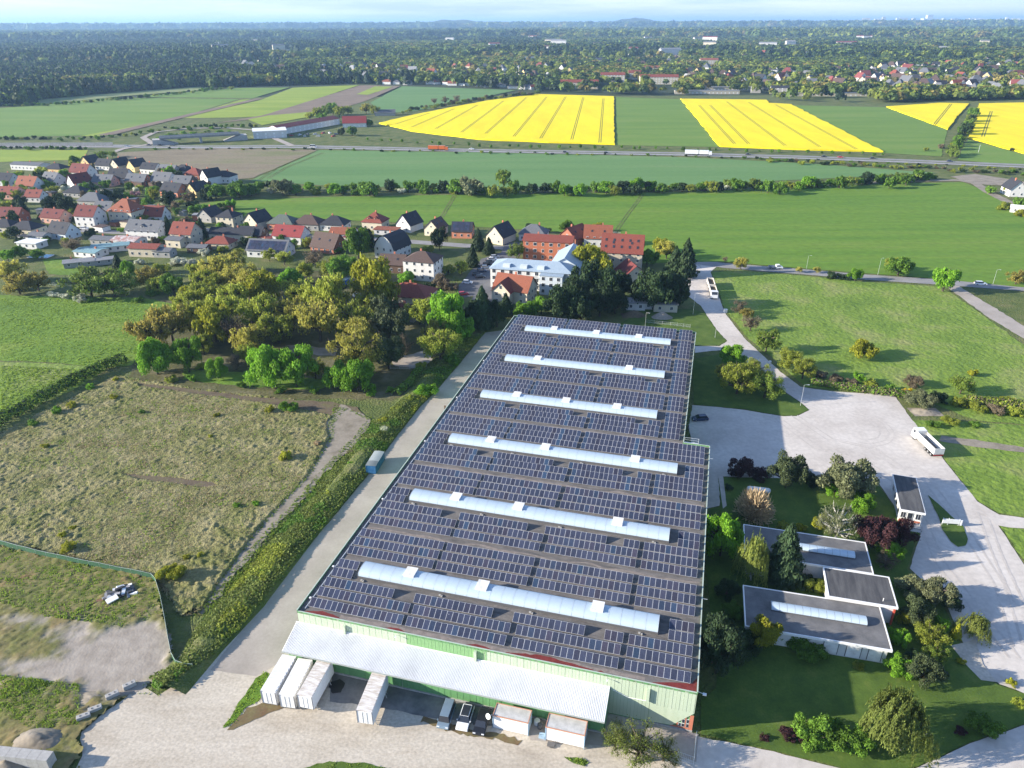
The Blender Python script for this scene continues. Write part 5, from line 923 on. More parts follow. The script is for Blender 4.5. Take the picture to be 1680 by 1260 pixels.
for a in [
 ('long white shed at the far edge of the village', q(0, 170, 197), 26, 10, 4, 1.2, 'gx', 'grey', 'white', -14),
 ('yellow house with dark hipped roof beside the white shed', q(0, 350, 224), 14, 10, 4, 3, 'hip', 'black', 'yellow', -14),
 ('yellow house with steep black gable by the shrubs at the fallow field', q(0, 562, 182), 11, 9, 4, 4.5, 'gy', 'black', 'yellow', -20),
 ('white house with wide dark red roof in the far row', q(0, 515, 247), 15, 10, 4, 5, 'gx', 'dred', 'white', -18),
 ('dark-roofed house left of the cream gable at the fallow field', q(0, 675, 196), 13, 9, 3.5, 4, 'gx', 'black', 'white', -18),
 ('cream gabled house with black roof touching the fallow field', q(0, 755, 200), 11, 9, 4, 4.5, 'gy', 'black', 'cream', -25),
 ('yellow gabled house with black roof touching the fallow field', q(0, 862, 207), 11, 9, 4, 4.5, 'gy', 'black', 'yellow', -30),
 ('white low house with dark roof and a roof window, far row', q(0, 972, 224), 13, 9, 4, 3.5, 'gx', 'black', 'white', -18),
 ('dark-roofed grey house in the far row, right part', q(0, 1090, 238), 13, 9, 3.5, 4, 'gx', 'grey', 'grey', -18),
 ('dark low house next to the red hipped roof', q(0, 1185, 232), 12, 9, 3.5, 3.5, 'hip', 'black', 'white', -18),
 ('house with red hipped roof in the far row', q(0, 1258, 257), 12, 10, 3.5, 3.5, 'hip', 'red', 'brick', -14),
 ('white tall gabled house with black roof at the village end', q(0, 1345, 292), 11, 9.5, 5.5, 4.5, 'gy', 'black', 'white', -40),
 ('white house with dark hipped roof nearest the hedgerow', q(0, 1455, 282), 13, 10, 4.5, 3, 'hip', 'black', 'white', -12),
 ('dark-roofed house at the left picture edge, far row', q(0, 15, 302), 13, 10, 4, 4, 'gx', 'black', 'white', -10),
 ('orange-roofed house with white gable', q(0, 168, 337), 14, 10, 4, 5, 'gx', 'orange', 'white', -14),
 ('grey-roofed white house right of the orange roof', q(0, 318, 302), 12, 10, 4, 4.5, 'gx', 'grey', 'white', -22),
 ('white gabled house with very dark red roof', q(0, 470, 317), 12, 9, 4, 5, 'gy', 'dred', 'white', -35),
 ('low house with blue-black roof and no visible walls', q(0, 478, 376), 13, 10, 3, 3.5, 'hip', 'black', 'grey', -14),
 ('pink house with charcoal roof in the middle of the village', q(0, 668, 307), 14, 9, 3.5, 4, 'gx', 'grey', 'pink', -12),
 ('charcoal-roofed house with white right gable', q(0, 772, 282), 14, 10, 4, 5, 'gx', 'black', 'white', -10),
 ('brick house with long grey roof', q(0, 888, 302), 14, 9, 3.5, 4, 'gx', 'grey', 'brick', -12),
 ('white gabled house with grey roof and roof windows', q(0, 1052, 302), 14, 10, 4, 4.5, 'gx', 'grey', 'white', -16),
 ('dark grey house behind the black orange-walled one', q(0, 1190, 322), 12, 10, 4, 4, 'gx', 'grey', 'dbrown', -12),
 ('orange-walled house with big black roof', q(0, 1112, 372), 14, 10, 3.5, 4.5, 'gx', 'black', 'salmon', -22),
 ('yellow gabled house with black roof right of the orange-walled one', q(0, 1258, 372), 11, 9, 4, 4.5, 'gy', 'black', 'yellow', -28),
 ('pink house with red roof at the left picture edge', q(0, 40, 388), 14, 10, 3.5, 3.5, 'gx', 'red', 'pink', -8),
 ('small red-roofed house behind the tall conifers', q(0, 218, 408), 10, 8, 3.5, 3.5, 'gx', 'red', 'white', -8),
 ('wide slate-grey hipped house in the village middle', q(0, 588, 442), 15, 10, 4, 4, 'hip', 'grey', 'grey', -12),
 ('three-storey white house with dark red roof and white gable', q(0, 565, 572), 11.5, 10, 6.2, 4.5, 'gx', 'dred', 'white', -12),
 ('yellow house with grey roof behind the orange-roofed villa', q(0, 672, 505), 10, 9, 4, 4, 'gx', 'grey', 'yellow', -10),
 ('red-tiled low house behind the long grey-roofed one', q(0, 1000, 537), 12, 9, 3.5, 4.5, 'gx', 'red', 'white', -8),
 ('long white house with grey roof and pointed dormer', q(0, 940, 655), 18, 10, 5, 4, 'gx', 'grey', 'white', -12),
 ('pink bungalow with dark red roof', q(0, 335, 547), 13, 9, 3.5, 3.5, 'gx', 'dred', 'pink', -16),
 ('cream house with dark hipped roof at the left', q(0, 140, 627), 14, 10, 3.5, 3, 'hip', 'black', 'cream', -12),
 ('white house with black roof and blue-white gable', q(0, 378, 652), 12, 9, 3.5, 4.5, 'gx', 'black', 'pale', -20),
 ('low white garage annex left of the blue-white gable', q(0, 240, 664), 9, 6, 3, 1, 'gx', 'grey', 'white', -16),
 ('dark-roofed house cut by the left picture edge', q(0, 10, 612), 12, 9, 3.5, 3, 'hip', 'black', 'cream', -8),
 ('tan house with long red roof beside the tall conifer', q(0, 1195, 692), 11, 10, 6, 4.5, 'gx', 'red', 'tan', -12),
 ('dark brick house beside the left conifers', q(0, 62, 547), 12, 9, 4, 4, 'gx', 'dred', 'brick', -8),
 ('long black-roofed cream barn by the village street', q(0, 1515, 667), 22, 8, 4, 2.2, 'gx', 'black', 'cream', -8),
 ('cream cube house with black pyramid roof', q(0, 1480, 572), 10, 9.5, 5.5, 3, 'pyr', 'black', 'cream', -14),
 ('small dark house left of the cream cube house', q(0, 1345, 540), 10, 9, 3.5, 4, 'gy', 'black', 'grey', -20),
 ('cream gabled house with navy roof facing the street', q(1, 48, 585), 11, 9.5, 4.2, 4.5, 'gy', 'black', 'cream', -28),
 ('tan barn with long flat red roof by the gardens', q(0, 942, 767), 14, 8, 4.2, 1.3, 'gx', 'red', 'tan', -8),
 ('grey lean-to annex right of the red-roofed barn', q(0, 1065, 772), 8, 6, 3.2, 1, 'gx', 'grey', 'grey', -8),
 ('small cream cube building among the gardens', q(0, 1140, 707), 8, 7, 4, .8, 'gx', 'grey', 'cream', -14),
 ('low house with red hipped roof at the gardens', q(0, 1430, 717), 12, 8, 3, 2.5, 'hip', 'red', 'tan', -10),
 ('shed with rusty pinkish sheet roof', q(0, 812, 702), 13, 9, 3.2, 1, 'gx', 'pinkm', 'white', -14),
 ('dark shed behind the teal carports', q(0, 662, 692), 11, 7, 3, 1, 'gx', 'grey', 'grey', -12),
 ('white flat garage in the left gardens', q(0, 180, 714), 11, 7, 2.8, .5, 'flat', 'white', 'white', -12),
 ('teal-roofed carport among the gardens, left one', q(0, 560, 772), 12, 8, 2.8, .6, 'gx', 'teal', 'white', -16),
 ('teal-roofed long shed among the gardens, right one', q(0, 730, 735), 16, 7, 2.8, .6, 'gx', 'teal', 'white', 22),
 ('pale sheet-roofed shed at the meadow end', q(0, 525, 835), 12, 6, 2.6, .7, 'gx', 'lgrey', 'grey', 24),
 ('second pale sheet-roofed shed by the meadow', q(0, 655, 822), 12, 5, 2.4, .6, 'gx', 'lgrey', 'grey', 26),
 ('grey garden shed near the red hipped bungalow', q(0, 1290, 742), 9, 6, 2.8, .8, 'gx', 'grey', 'dbrown', -8),
 ('house with orange walls and greenish roof', q(1, 240, 592), 14, 10, 3.6, 3.6, 'hip', 'green', 'salmon', -10),
 ('brown-hipped bungalow at the wheat edge', q(1, 408, 592), 14, 10, 3.4, 3.6, 'hip', 'brown', 'grey', -10),
 ('dark hipped bungalow with white wall at the wheat edge', q(1, 580, 597), 13, 10, 3.4, 3.6, 'hip', 'black', 'white', -10),
 ('cream house with red hipped roof and dormers', q(1, 842, 592), 11, 10, 4.4, 4, 'hip', 'red', 'cream', -14),
 ('white steep gable with black roof at the wheat edge', q(1, 1048, 602), 11, 9, 4, 5, 'gy', 'black', 'white', -30),
 ('row of low garages with pale orange doors', q(1, 930, 624), 12, 6, 2.7, .5, 'flat', 'orange', 'white', -10),
 ('small cream gabled house behind a tall tree', q(1, 1232, 630), 10, 8, 4, 4, 'gy', 'brown', 'cream', -24),
 ('salmon-walled house with panelled black roof', q(1, 1430, 645), 10, 9, 3.8, 3.6, 'gx', 'black', 'salmon', -6),
 ('cream gabled house with black roof by the car park road', q(2, 125, 682), 12, 9.5, 4, 5, 'gy', 'black', 'cream', -32),
 ('house with bright red roof and white walls by the street', q(1, 285, 682), 15, 10, 4.2, 4, 'gx', 'bright', 'white', -14),
 ('house with steep dark brown roof', q(1, 515, 742), 13, 11, 3, 5.5, 'gx', 'brown', 'brick', -24),
 ('low house with orange roof behind the tall green tree', q(1, 640, 652), 12, 9, 3, 2.2, 'gx', 'orange', 'white', -8),
 ('white house with rounded black gambrel roof', q(1, 1045, 765), 13, 11, 4.8, 6, 'gam', 'black', 'white', 62),
 ('dark brown two-part house left of the white villa', q(1, 968, 872), 11, 9, 4, 3.2, 'gx', 'brown', 'dbrown', -10),
 ('tall white villa with grey hipped roof', q(1, 1150, 922), 13.5, 11, 8.2, 3, 'hip', 'brown', 'white', -16),
 ('long white house with solar panels on its roof', q(1, 150, 772), 19, 10, 3.5, 4, 'gx', 'grey', 'white', -10),
 ('black-roofed garage house left of the bright red roof', q(1, 40, 664), 12, 9, 3.5, 3, 'gx', 'black', 'dbrown', -10),
 ('red-roofed bungalow half hidden by the grove trees', q(1, 1062, 1085), 17, 12, 3.6, 3.6, 'hip', 'red', 'cream', -14),
 ('grey-hipped house behind the orange-brick block', q(2, 370, 664), 13, 10, 3.6, 3.8, 'hip', 'grey', 'white', -14),
 ('red house with red gable beside the orange-brick block', q(2, 600, 692), 12, 10, 4.2, 4.5, 'gy', 'red', 'brick', -40),
 ('house with orange-red roof touching the big tan one', q(2, 800, 702), 13, 10, 4.6, 5, 'gx', 'orange', 'white', -8),
 ('brown-roofed small house with cream gable by the dark clump', q(2, 1050, 942), 11, 10, 3.6, 4, 'gy', 'dred', 'cream', 12),
 ('white hut with blue windows behind the hall', q(2, 1050, 1117), 7, 5, 3.2, 1, 'gx', 'lgrey', 'white', -6),
 ('long cream garage behind the hall', q(2, 1246, 1130), 8.5, 6, 3, .5, 'flat', 'lgrey', 'cream', -6),
 ('white shed joined to the cream garage', q(2, 1160, 1112), 6, 5, 2.6, .5, 'flat', 'white', 'white', -6),
 ('white house at the right picture edge by the field track', (1668, 323), 13, 9, 4.5, 5, 'gy', 'black', 'white', -10),
 ('small white shed at the right picture edge', (1672, 350), 9, 6, 3, 1, 'gx', 'white', 'white', -30),
 ('red-roofed hut behind the grove', (660, 527), 9, 7, 3, 2.5, 'gx', 'dred', 'grey', -20)]:
    H(*a[:9], yaw=a[9], panels='solar panels on its' in a[0] or 'panelled' in a[0], dormer=2 if 'and dormers' in a[0] else 1 if 'dormer' in a[0] else 0, nm='shed' if any(k in a[0] for k in ('shed', 'carport', 'garage ', 'hut')) and 'house' not in a[0] else 'house', cat='shed' if any(k in a[0] for k in ('shed', 'carport', 'hut')) and 'house' not in a[0] else 'house', group='village houses')
villa = H('big cream villa with orange hipped roof and dormer', q(0, 800, 552), 15, 12, 7, 5.5, 'hip', 'orange', 'cream', yaw=-16, group='village houses', dormer=1)
# orange-brick block, tan apartment house, cross-gabled house, blue-roofed L-shaped home
o = H('long orange-brick block with low red roof and recessed windows', q(2, 470, 792), 22, 10, 9, 1.8, 'gx', 'red', 'orange', yaw=-12, nm='apartment_block', cat='apartment block', win=False)
for k in range(3):
    for i in range(6): add_window(o, -9.2 + i * 3.6, -5, .9 + k * 2.9, 0, 1.6 if i % 2 else 1.1, 1.5)
    for i in range(2): add_window(o, 11, -2.5 + 5 * i, .9 + k * 2.9, PI / 2)
o = H('four-storey tan house with big red roof full of roof windows', q(2, 952, 852), 17.5, 11, 8, 6.5, 'gx', 'red', 'tan', yaw=-12, nm='apartment_block', cat='apartment block')
rf = [c for c in o.children if c.name.startswith('roof')][0]; a_ = math.atan(6.5 / 5.5)
for j in range(2):
    for i in range(5):
        s = MB().box(-.45, .45, -.6, .6, 0, .08).build('skylight', C_glass, rf, (-7 + i * 3.4, -5.5 + 1.5 + j * 2, 8 + (1.5 + j * 2) * 6.5 / 5.5 + .05)); s.rotation_euler = (a_, 0, 0)
for i in range(6): MB().box(-7.4 + i * 2.6, -5.6 + i * 2.6, 1.6, 3.2, 11.9, 13.2).build('dormer', C_alu, rf)
p = P(*q(2, 360, 985)); rz = math.radians(-14)
o = thing('care_home', 'L-shaped white building with pale blue metal roof and balconies', 'apartment block', p, rz)
wall_part(o, 'hip', 33, 12, 8.2, 2.6, WM['white'], 0, 6); roof_part(o, 'hip', 33, 12, 8.2, 2.6, RM['blue'], .5, 0, 6, chimney=False)
wall_part(o, 'gx', 22, 12, 8.2, 3.4, WM['pale'], 12, 20, PI / 2); roof_part(o, 'gx', 22, 12, 8.2, 3.4, RM['blue'], .5, 12, 20, PI / 2, chimney=False)
wall_part(o, 'flat', 9, 4, 7.6, 0, WM['pale'], 9, -1.9); MB().box(4.3, 13.7, -4.1, .1, 7.6, 7.8).build('roof', RM['blue'], o)
for k in range(3):
    for i in range(9):
        x = -15 + i * 3.5
        if 4 < x < 14: continue
        add_window(o, x, 0, .8 + k * 2.7, 0, 1.5, 1.6)
    for i in range(3): add_window(o, 6 + i * 3, -3.9, .8 + k * 2.5, 0, 1.3, 1.5)
    for i in range(5): add_window(o, 18, 10 + i * 4, .8 + k * 2.7, PI / 2, 1.3, 1.5)
    if k:
        for x in (-12.5, -5.5, 2): MB().box(x - 1.7, x + 1.7, -1.5, -.01, k * 2.75 - .1, k * 2.75 + .05).box(x - 1.7, x + 1.7, -1.5, -1.44, k * 2.75 + .051, k * 2.75 + 1).build('balcony', C_alu, o)
for x in (-10, -3, 4): MB().box(x - 1.4, x + 1.4, .6, 2.6, 8.2, 9.8).build('dormer', WM['pale'], o)
p = P(*q(2, 182, 1075)); o = thing('house', 'cream house with crossed red roofs in front of the blue-roofed building', 'house', p, math.radians(-24))
wall_part(o, 'gx', 14, 10, 5.5, 4.5, WM['cream'], 2, 7); roof_part(o, 'gx', 14, 10, 5.5, 4.5, RM['orange'], .5, 2, 7)
wall_part(o, 'gx', 9, 7.5, 5.5, 3.6, WM['cream'], -.5, 3.4, PI / 2); roof_part(o, 'gx', 9, 7.5, 5.5, 3.6, RM['red'], .5, -.5, 3.4, PI / 2, chimney=False)
for k in range(2):
    for i in range(2): add_window(o, -2.2 + i * 3.4, -1.1, .8 + 2.7 * k, 0, 1.2, 1.5)
    add_window(o, 6.5, 2, .8 + 2.7 * k, 0)
    for i in range(3): add_window(o, 9, 4 + i * 3, .8 + 2.7 * k, PI / 2)
add_window(o, -.5, -1.1, 6.2, 0, 1.2, 1.6)
# sheds and garages filling the yards between the houses
r_ = rnd(19); sp_ = scatter_in(W2([(0, 315), (140, 275), (350, 305), (415, 392), (620, 396), (620, 415), (430, 405), (300, 400), (0, 405)]), 46, 23)
for i, c_ in enumerate(sp_):
    w, d, h = r_.uniform(4, 8), r_.uniform(3, 5), r_.uniform(2.3, 3); wl = ['white', 'grey', 'dbrown', 'tan', 'brick'][i % 5]; rf = ['grey', 'lgrey', 'brown', 'dred', 'black'][(i * 3 + i // 5) % 5]
    o = thing('garden_shed', f'small {dict(white="white", grey="grey", dbrown="dark brown", tan="tan", brick="brick")[wl]} yard shed with {dict(grey="grey", lgrey="light grey", brown="brown", dred="dark red", black="black")[rf]} flat roof between village houses', 'shed', (c_[0], c_[1], 0), r_.uniform(-.5, .3), 'garden sheds between the village houses')
    wall_part(o, 'flat', w, d, h, 0, WM[wl]); roof_part(o, 'flat', w, d, h, 0, RM[rf], .2)
# pool in the gardens
p = P(67, 421); o = thing('swimming_pool', 'small oblong blue garden pool on the left edge of the gardens', 'pool', p, math.radians(-6))
MB().box(-5, 5, -2.6, 2.6, .1, .35).build('rim', C_white, o); MB().box(-4.7, 4.7, -2.3, 2.3, .351, .37).build('water', mat('pool_water', (.08, .30, .42), .5, .1, coord='O'), o)
# ---------------------------------------------------------------- low pavilions, gatehouse
C_flatroof = mat('flat_roof_felt', [(.3, (.10, .10, .10)), (.55, (.155, .15, .145)), (.75, (.21, .205, .195))], .35, .9, coord='O', detail=7, grain=.15, gscale=4)
C_felt2 = mat('striped_felt', [(.35, (.055, .055, .058)), (.65, (.11, .108, .105))], .9, .9, coord='O', stretch=(1.3, .15, 1), detail=4, grain=.15, gscale=4)
def pavilion(label, o0, a, b, h, felt, sky=None, doors=(), extra=None):
    """o0 front-left corner, a the front edge vector, b the depth vector"""
    rz = math.atan2(a[1], a[0]); w = math.hypot(*a); d = math.hypot(*b); o = thing('pavilion', label, 'pavilion', (o0[0], o0[1], 0), rz)
    MB().box(.5, w - .5, .5, d - .5, 0, h - .42).build('wall', WM['white'], o); MB().box(0, w, 0, d, h - .42, h - .06).build('fascia', C_white, o)
    MB().box(.22, w - .22, .22, d - .22, h - .059, h - .03).build('roof', felt, o); mb = MB()
    for q in ((0, w, 0, .2), (0, w, d - .2, d), (0, .2, .2, d - .2), (w - .2, w, .2, d - .2)): mb.box(*q, h - .059, h + .05)
    mb.build('parapet', C_white, o)
    if sky:
        u0, u1, v, hw = sky; n = int((u1 - u0) / 1.25); ww = (u1 - u0) / n; s = MB().box(u0, u1, v - hw, v + hw, h - .03, h + .25).build('skylight', C_kerb, o); pr = arch(hw * 2, .55, 8); k = len(pr)
        m = MB(); m.add([(.02, q[0], q[1]) for q in pr] + [(ww - .02, q[0], q[1]) for q in pr], [(i, i + k, i + 1 + k, i + 1) for i in range(k - 1)]); me = m.mesh('pane', C_light, True)
        for i in range(n): link('pane', me, s, (u0 + i * ww, v, h + .25))
        eb = MB()
        for e in (u0, u1): eb.add([(e, q[0], q[1]) for q in pr], [tuple(range(k))])
        link('end_cap', eb.mesh('end_cap', C_light), s, (0, v, h + .25))
    for x0, x1 in doors: 
        g_ = MB().box(x0, x1, .40, .498, .35, h - .75).build('garage_door', C_dirtyw, o); MB().box(x0 - .12, x1 + .12, .43, .497, h - .74, h - .62).box(x0 - .12, x0 - .01, .43, .497, .35, h - .74).box(x1 + .01, x1 + .12, .43, .497, .35, h - .74).build('door_frame', C_kerb, g_)
    return o
pn = pavilion('northern flat-roofed white pavilion with grey felt roof, half behind the fir', (44.9, 112.6), (22.5, -6.0), (2.5, 9.3), 3.6, C_flatroof, (9.5, 20.5, 4.6, 1.0), [(15, 17.2), (18.5, 20.7)])
ps = pavilion('southern flat-roofed white pavilion with long skylight and white garage doors', (39.6, 93.6), (22.6, -5.6), (2.6, 10.2), 3.6, C_flatroof, (4.6, 20.2, 5.9, 1.05), [(13.0, 15.2), (16.6, 18.8), (20.0, 22.0)])
pc = pavilion('raised middle pavilion with striped dark felt roof and red post', (56.2, 100.0), (11.1, -2.9), (2.2, 7.9), 4.25, C_felt2, None, [(1.5, 3.5)])
MB().box(10.9, 11.2, .1, .4, 0, 3.8).build('post', flat('red_post', (.5, .08, .05)), pc)
MB().tube([(9.2, 1.2, 4.2), (9.2, 1.2, 4.9)], .06).build('roof_vent', C_white, pc)
gz = math.atan2(-1.6, 4.6); o = thing('gatehouse', 'white gatehouse with dark flat roof and window band facing the drive', 'gatehouse', (82.0, 126.9, 0), gz)
w, d = 4.9, 14.2
sh = .9  # plan leans a little
MB().box(.3, w - .3, .6, d - .4, 0, 3.1).build('wall', WM['white'], o); MB().box(.32, w - .32, .601 - .06, .6, .01, .9).build('brick_base', C_brick, o)
MB().box(0, w, 0, d, 3.1, 3.55).build('fascia', C_white, o); MB().box(.15, w - .15, .15, d - .15, 3.551, 3.57).build('roof', C_felt2, o)
for x in (.45, 1.75, 3.3): add_window(o, x + .5, .55, 1.3, 0, 1.1, 1.5)
add_window(o, 2.4, .55, .6, 0, .8, 2.2)
for y in (2, 5, 8, 11): add_window(o, w - .27, y, 1.2, PI / 2, 1.6, 1.4); add_window(o, .27, y, 1.2, -PI / 2, 1.6, 1.4)
MB().box(1.2, 4.4, -1.6, .3, .0, .6).box(1.2, 4.4, -2.4, -1.6, 0, .3).build('steps', C_conc, o)
mb = MB()
for x, y in ((1.3, -1.5), (4.3, -1.5), (1.3, -.3), (4.3, -.3)): mb.tube([(x, y, .6), (x, y, 1.6)], .05)
mb.tube([(1.3, -1.5, 1.6), (1.3, -.3, 1.6)], .04).tube([(4.3, -1.5, 1.6), (4.3, -.3, 1.6)], .04); mb.build('railing', C_alu, o)
# ---------------------------------------------------------------- vehicles and yard things
C_tyre = flat('tyre', (.018, .018, .02), .9); C_rim = flat('rim', (.35, .36, .37), .35, .5, .6); C_lamp = flat('headlamp', (.7, .72, .72), .2); C_tail = flat('tail_lamp', (.35, .02, .02), .3)
def paint(n, c): return flat('paint_' + n, c, .28, .5)
def wheel(parent, x, y, r=.32, w=.22):
    n = 14; pr = [(0, -w / 2), (r * .96, -w / 2), (r, -w / 3), (r, w / 3), (r * .96, w / 2), (0, w / 2)]
    if ('wh', r, w) not in WIN:
        m = MB(); m.tube([(0, -w / 2, 0), (0, w / 2, 0)], r, 14); t = m.mesh('wheel', C_tyre); m = MB(); m.tube([(0, -w / 2 - .012, 0), (0, w / 2 + .012, 0)], r * .6, 10); WIN[('wh', r, w)] = (t, m.mesh('rim', C_rim))
    a, b = WIN[('wh', r, w)]; o = link('wheel', a, parent, (x, y, r)); link('rim', b, o); return o
def car(label, pos, yaw, col, typ='hatch', L_=4.3, W_=1.78, Hh=1.48, name='parked_car', group=None, z=0, simple=False, glassroof=False):
    """x is the nose direction"""
    o = thing(name, label, 'car' if typ != 'van' else 'van', (pos[0], pos[1], z), yaw, group); M_ = paint(*col) if isinstance(col, tuple) and isinstance(col[0], str) else col
    l = L_ / 2; b = W_ / 2
    lower = [(-l, .38), (-l + .05, .72), (-l + .12, .92), (l - 1.1, .92), (l - .25, .78), (l, .62), (l, .34), (l - .1, .22), (-l + .1, .22)]
    st = {'hatch': (-l + .1, -l + .55, l - 1.75, l - 1.05), 'van': (-l + .04, -l + .16, l - 1.1, l - .75), 'sedan': (-l + .75, -l + 1.35, l - 1.95, l - 1.2)}[typ]
    mb = MB(); k = len(lower)
    def ring(y, s): return [(p[0] * (1 if s else .985), y, p[1]) for p in lower]
    A, B, C_, D = ring(-b + .0, 0), ring(-b, 1), ring(b, 1), ring(b, 0)
    mb.add([(x, -b, z_) for x, _, z_ in B] + [(x, b, z_) for x, _, z_ in C_], [tuple(range(k))[::-1]] + [(i, (i + 1) % k, (i + 1) % k + k, i + k) for i in range(k)] + [tuple(range(k, 2 * k))])
    t = b - .22; mb.add([(st[1] + .02, -t, Hh), (st[2], -t, Hh), (st[2], t, Hh), (st[1] + .02, t, Hh), (st[1] + .02, -t, Hh - .05), (st[2], -t, Hh - .05), (st[2], t, Hh - .05), (st[1] + .02, t, Hh - .05)], [(0, 1, 2, 3), (0, 4, 5, 1), (1, 5, 6, 2), (2, 6, 7, 3), (3, 7, 4, 0)])
    bd = mb.build('body', M_, o)
    bv = bd.modifiers.new('soft', 'BEVEL'); bv.width = .06; bv.segments = 2; bv.limit_method = 'ANGLE'
    g = MB(); q = b - .06
    g.add([(st[0], -q, .925), (st[3], -q, .925), (st[3], q, .925), (st[0], q, .925), (st[1], -t, Hh - .045), (st[2] + .03, -t, Hh - .045), (st[2] + .03, t, Hh - .045), (st[1], t, Hh - .045)], [(0, 1, 5, 4), (1, 2, 6, 5), (2, 3, 7, 6), (3, 0, 4, 7), (4, 5, 6, 7)])
    g.build('windows', C_glass, o)
    if glassroof: MB().box(st[1] + .2, st[2] - .02, -t + .1, t - .1, Hh + .002, Hh + .02).build('glass_roof', C_glass, o)
    if not simple:
        for x in (-l + .78, l - .82):
            for y in (-b + .1, b - .1): wheel(o, x, y)
        for s in (-1, 1):
            MB().box(l - .16, l - .02, s * (b - .25) - .2, s * (b - .25) + .2, .6, .72).build('headlight', C_lamp, o); MB().box(-l - .01, -l + .1, s * (b - .2) - .14, s * (b - .2) + .14, .62, .82).build('tail_light', C_tail, o)
            MB().box(st[3] - .35, st[3] - .15, s * (b + .09) - .08, s * (b + .09) + .08, .95, 1.08).build('mirror', M_, o)
        if typ == 'hatch':
            for i in range(1): MB().box(-l - .012, -l + .02, -.26, .26, .45, .56).build('number_plate', C_white, o)
    return o
up = TH + PI / 2; dn = TH - PI / 2
car('slate-blue boxy van parked nearest the white containers', WV(28.6, -7.1)[:2], dn + .05, ('slate', (.16, .22, .27)), 'van', 4.6, 1.85, 1.85, 'parked_van', 'cars by the hall annex')
car('white car with dark glass roof between blue van and black car', WV(31.5, -6.7)[:2], dn + .05, ('white', (.72, .73, .73)), 'hatch', 4.5, 1.85, 1.55, 'parked_car', 'cars by the hall annex', glassroof=True)
car('black car parked beside the first site cabin', WV(34.2, -6.9)[:2], dn + .05, ('black', (.016, .017, .02)), 'hatch', 4.4, 1.82, 1.5, 'parked_car', 'cars by the hall annex')
car('dark blue car with pale bonnet on the yard beside the hall', P(1148, 689)[:2], PI + .1, ('navy', (.03, .05, .10)), 'hatch', 4.3, 1.8, 1.5)
car('white estate car driving on the country road', P(1608, 467)[:2], -.1, ('white', (.72, .73, .73)), 'hatch', 4.6, 1.85, 1.5, 'moving_car')
lots = [((767, 465), 'white', 'white car parked alone at the edge of the car park', 'hatch', -.2), ((760, 484), 'red', 'red car parked behind the dark shrubs', 'hatch', .3)]
for i, (px, py, c) in enumerate([(783, 452, 'black'), (790, 446, 'navy'), (797, 440, 'silver'), (800, 435, 'black'), (804, 431, 'grey'), (808, 427, 'white'), (812, 423, 'silver'), (788, 456, 'black')]):
    lots.append(((px, py), c, f'{dict(black="black", navy="navy blue", silver="silver", grey="dark grey", white="white")[c]} car in the angled car park row, {ORD[i]} placed', 'hatch', .15))
PC = dict(white=(.72, .73, .73), red=(.4, .03, .03), black=(.016, .017, .02), navy=(.02, .05, .16), silver=(.42, .45, .48), grey=(.10, .105, .11), orange=(.5, .12, .02))
row = sorted([l for l in lots if 'angled' in l[2]], key=lambda l: -l[0][1])
for i, l in enumerate(row): row[i] = (l[0], l[1], l[2].split(',')[0] + f', {ORD[i]} from the near end', l[3], l[4])
for l in [x for x in lots if 'angled' not in x[2]] + row: car(l[2], P(*l[0])[:2], l[4], (l[1], PC[l[1]]), l[3], group='cars in the car park' if 'angled' in l[2] else None)
for p_, c, lab in [((139, 376), 'white', 'white car parked on the village street, left one'), ((163, 375), 'silver', 'silver car parked on the village street, right one')]: car(lab, P(*p_)[:2], -.1, (c, PC[c]))
# motorway traffic
MW = [(-60, 239.5), (185, 240), (330, 241.5), (480, 240.5), (560, 242.3), (800, 247.5), (1120, 253), (1320, 258.5), (1500, 265), (1760, 276)]
def mwy(px, off): 
    y = np.interp(px, [m_[0] for m_ in MW], [m_[1] for m_ in MW]); y2 = np.interp(px + 4, [m_[0] for m_ in MW], [m_[1] for m_ in MW]); a = P(px, y); b = P(px + 4, y2); rz = math.atan2(b[1] - a[1], b[0] - a[0]); return (a[0] - math.sin(rz) * off, a[1] + math.cos(rz) * off), rz
for px, off, c, w in [(213, -4, 'silver', 'by the bridge ramp'), (240, 5, 'black', 'by the bridge ramp'), (258, 5, 'black', 'just right of the bridge ramp'), (278, 5, 'grey', 'left of the overpass'), (772, 4, 'white', 'behind the orange lorry'), (928, -4, 'black', 'left of the white lorry'), (995, -4, 'black', 'nearer the white lorry'), (1228, 5, 'black', 'below the second rapeseed field, first'), (1353, 5, 'black', 'below the second rapeseed field, second'), (1380, 5, 'red', 'below the rapeseed corner'), (1433, 5, 'black', 'right of the red car'), (1560, 5, 'navy', 'near the right picture edge')]:
    p, rz = mwy(px, off); car(f'{c} car on the motorway {w}', p, rz, (c, PC[c]), 'sedan' if off > 0 else 'hatch', z=.2, name='moving_car', group='motorway traffic')
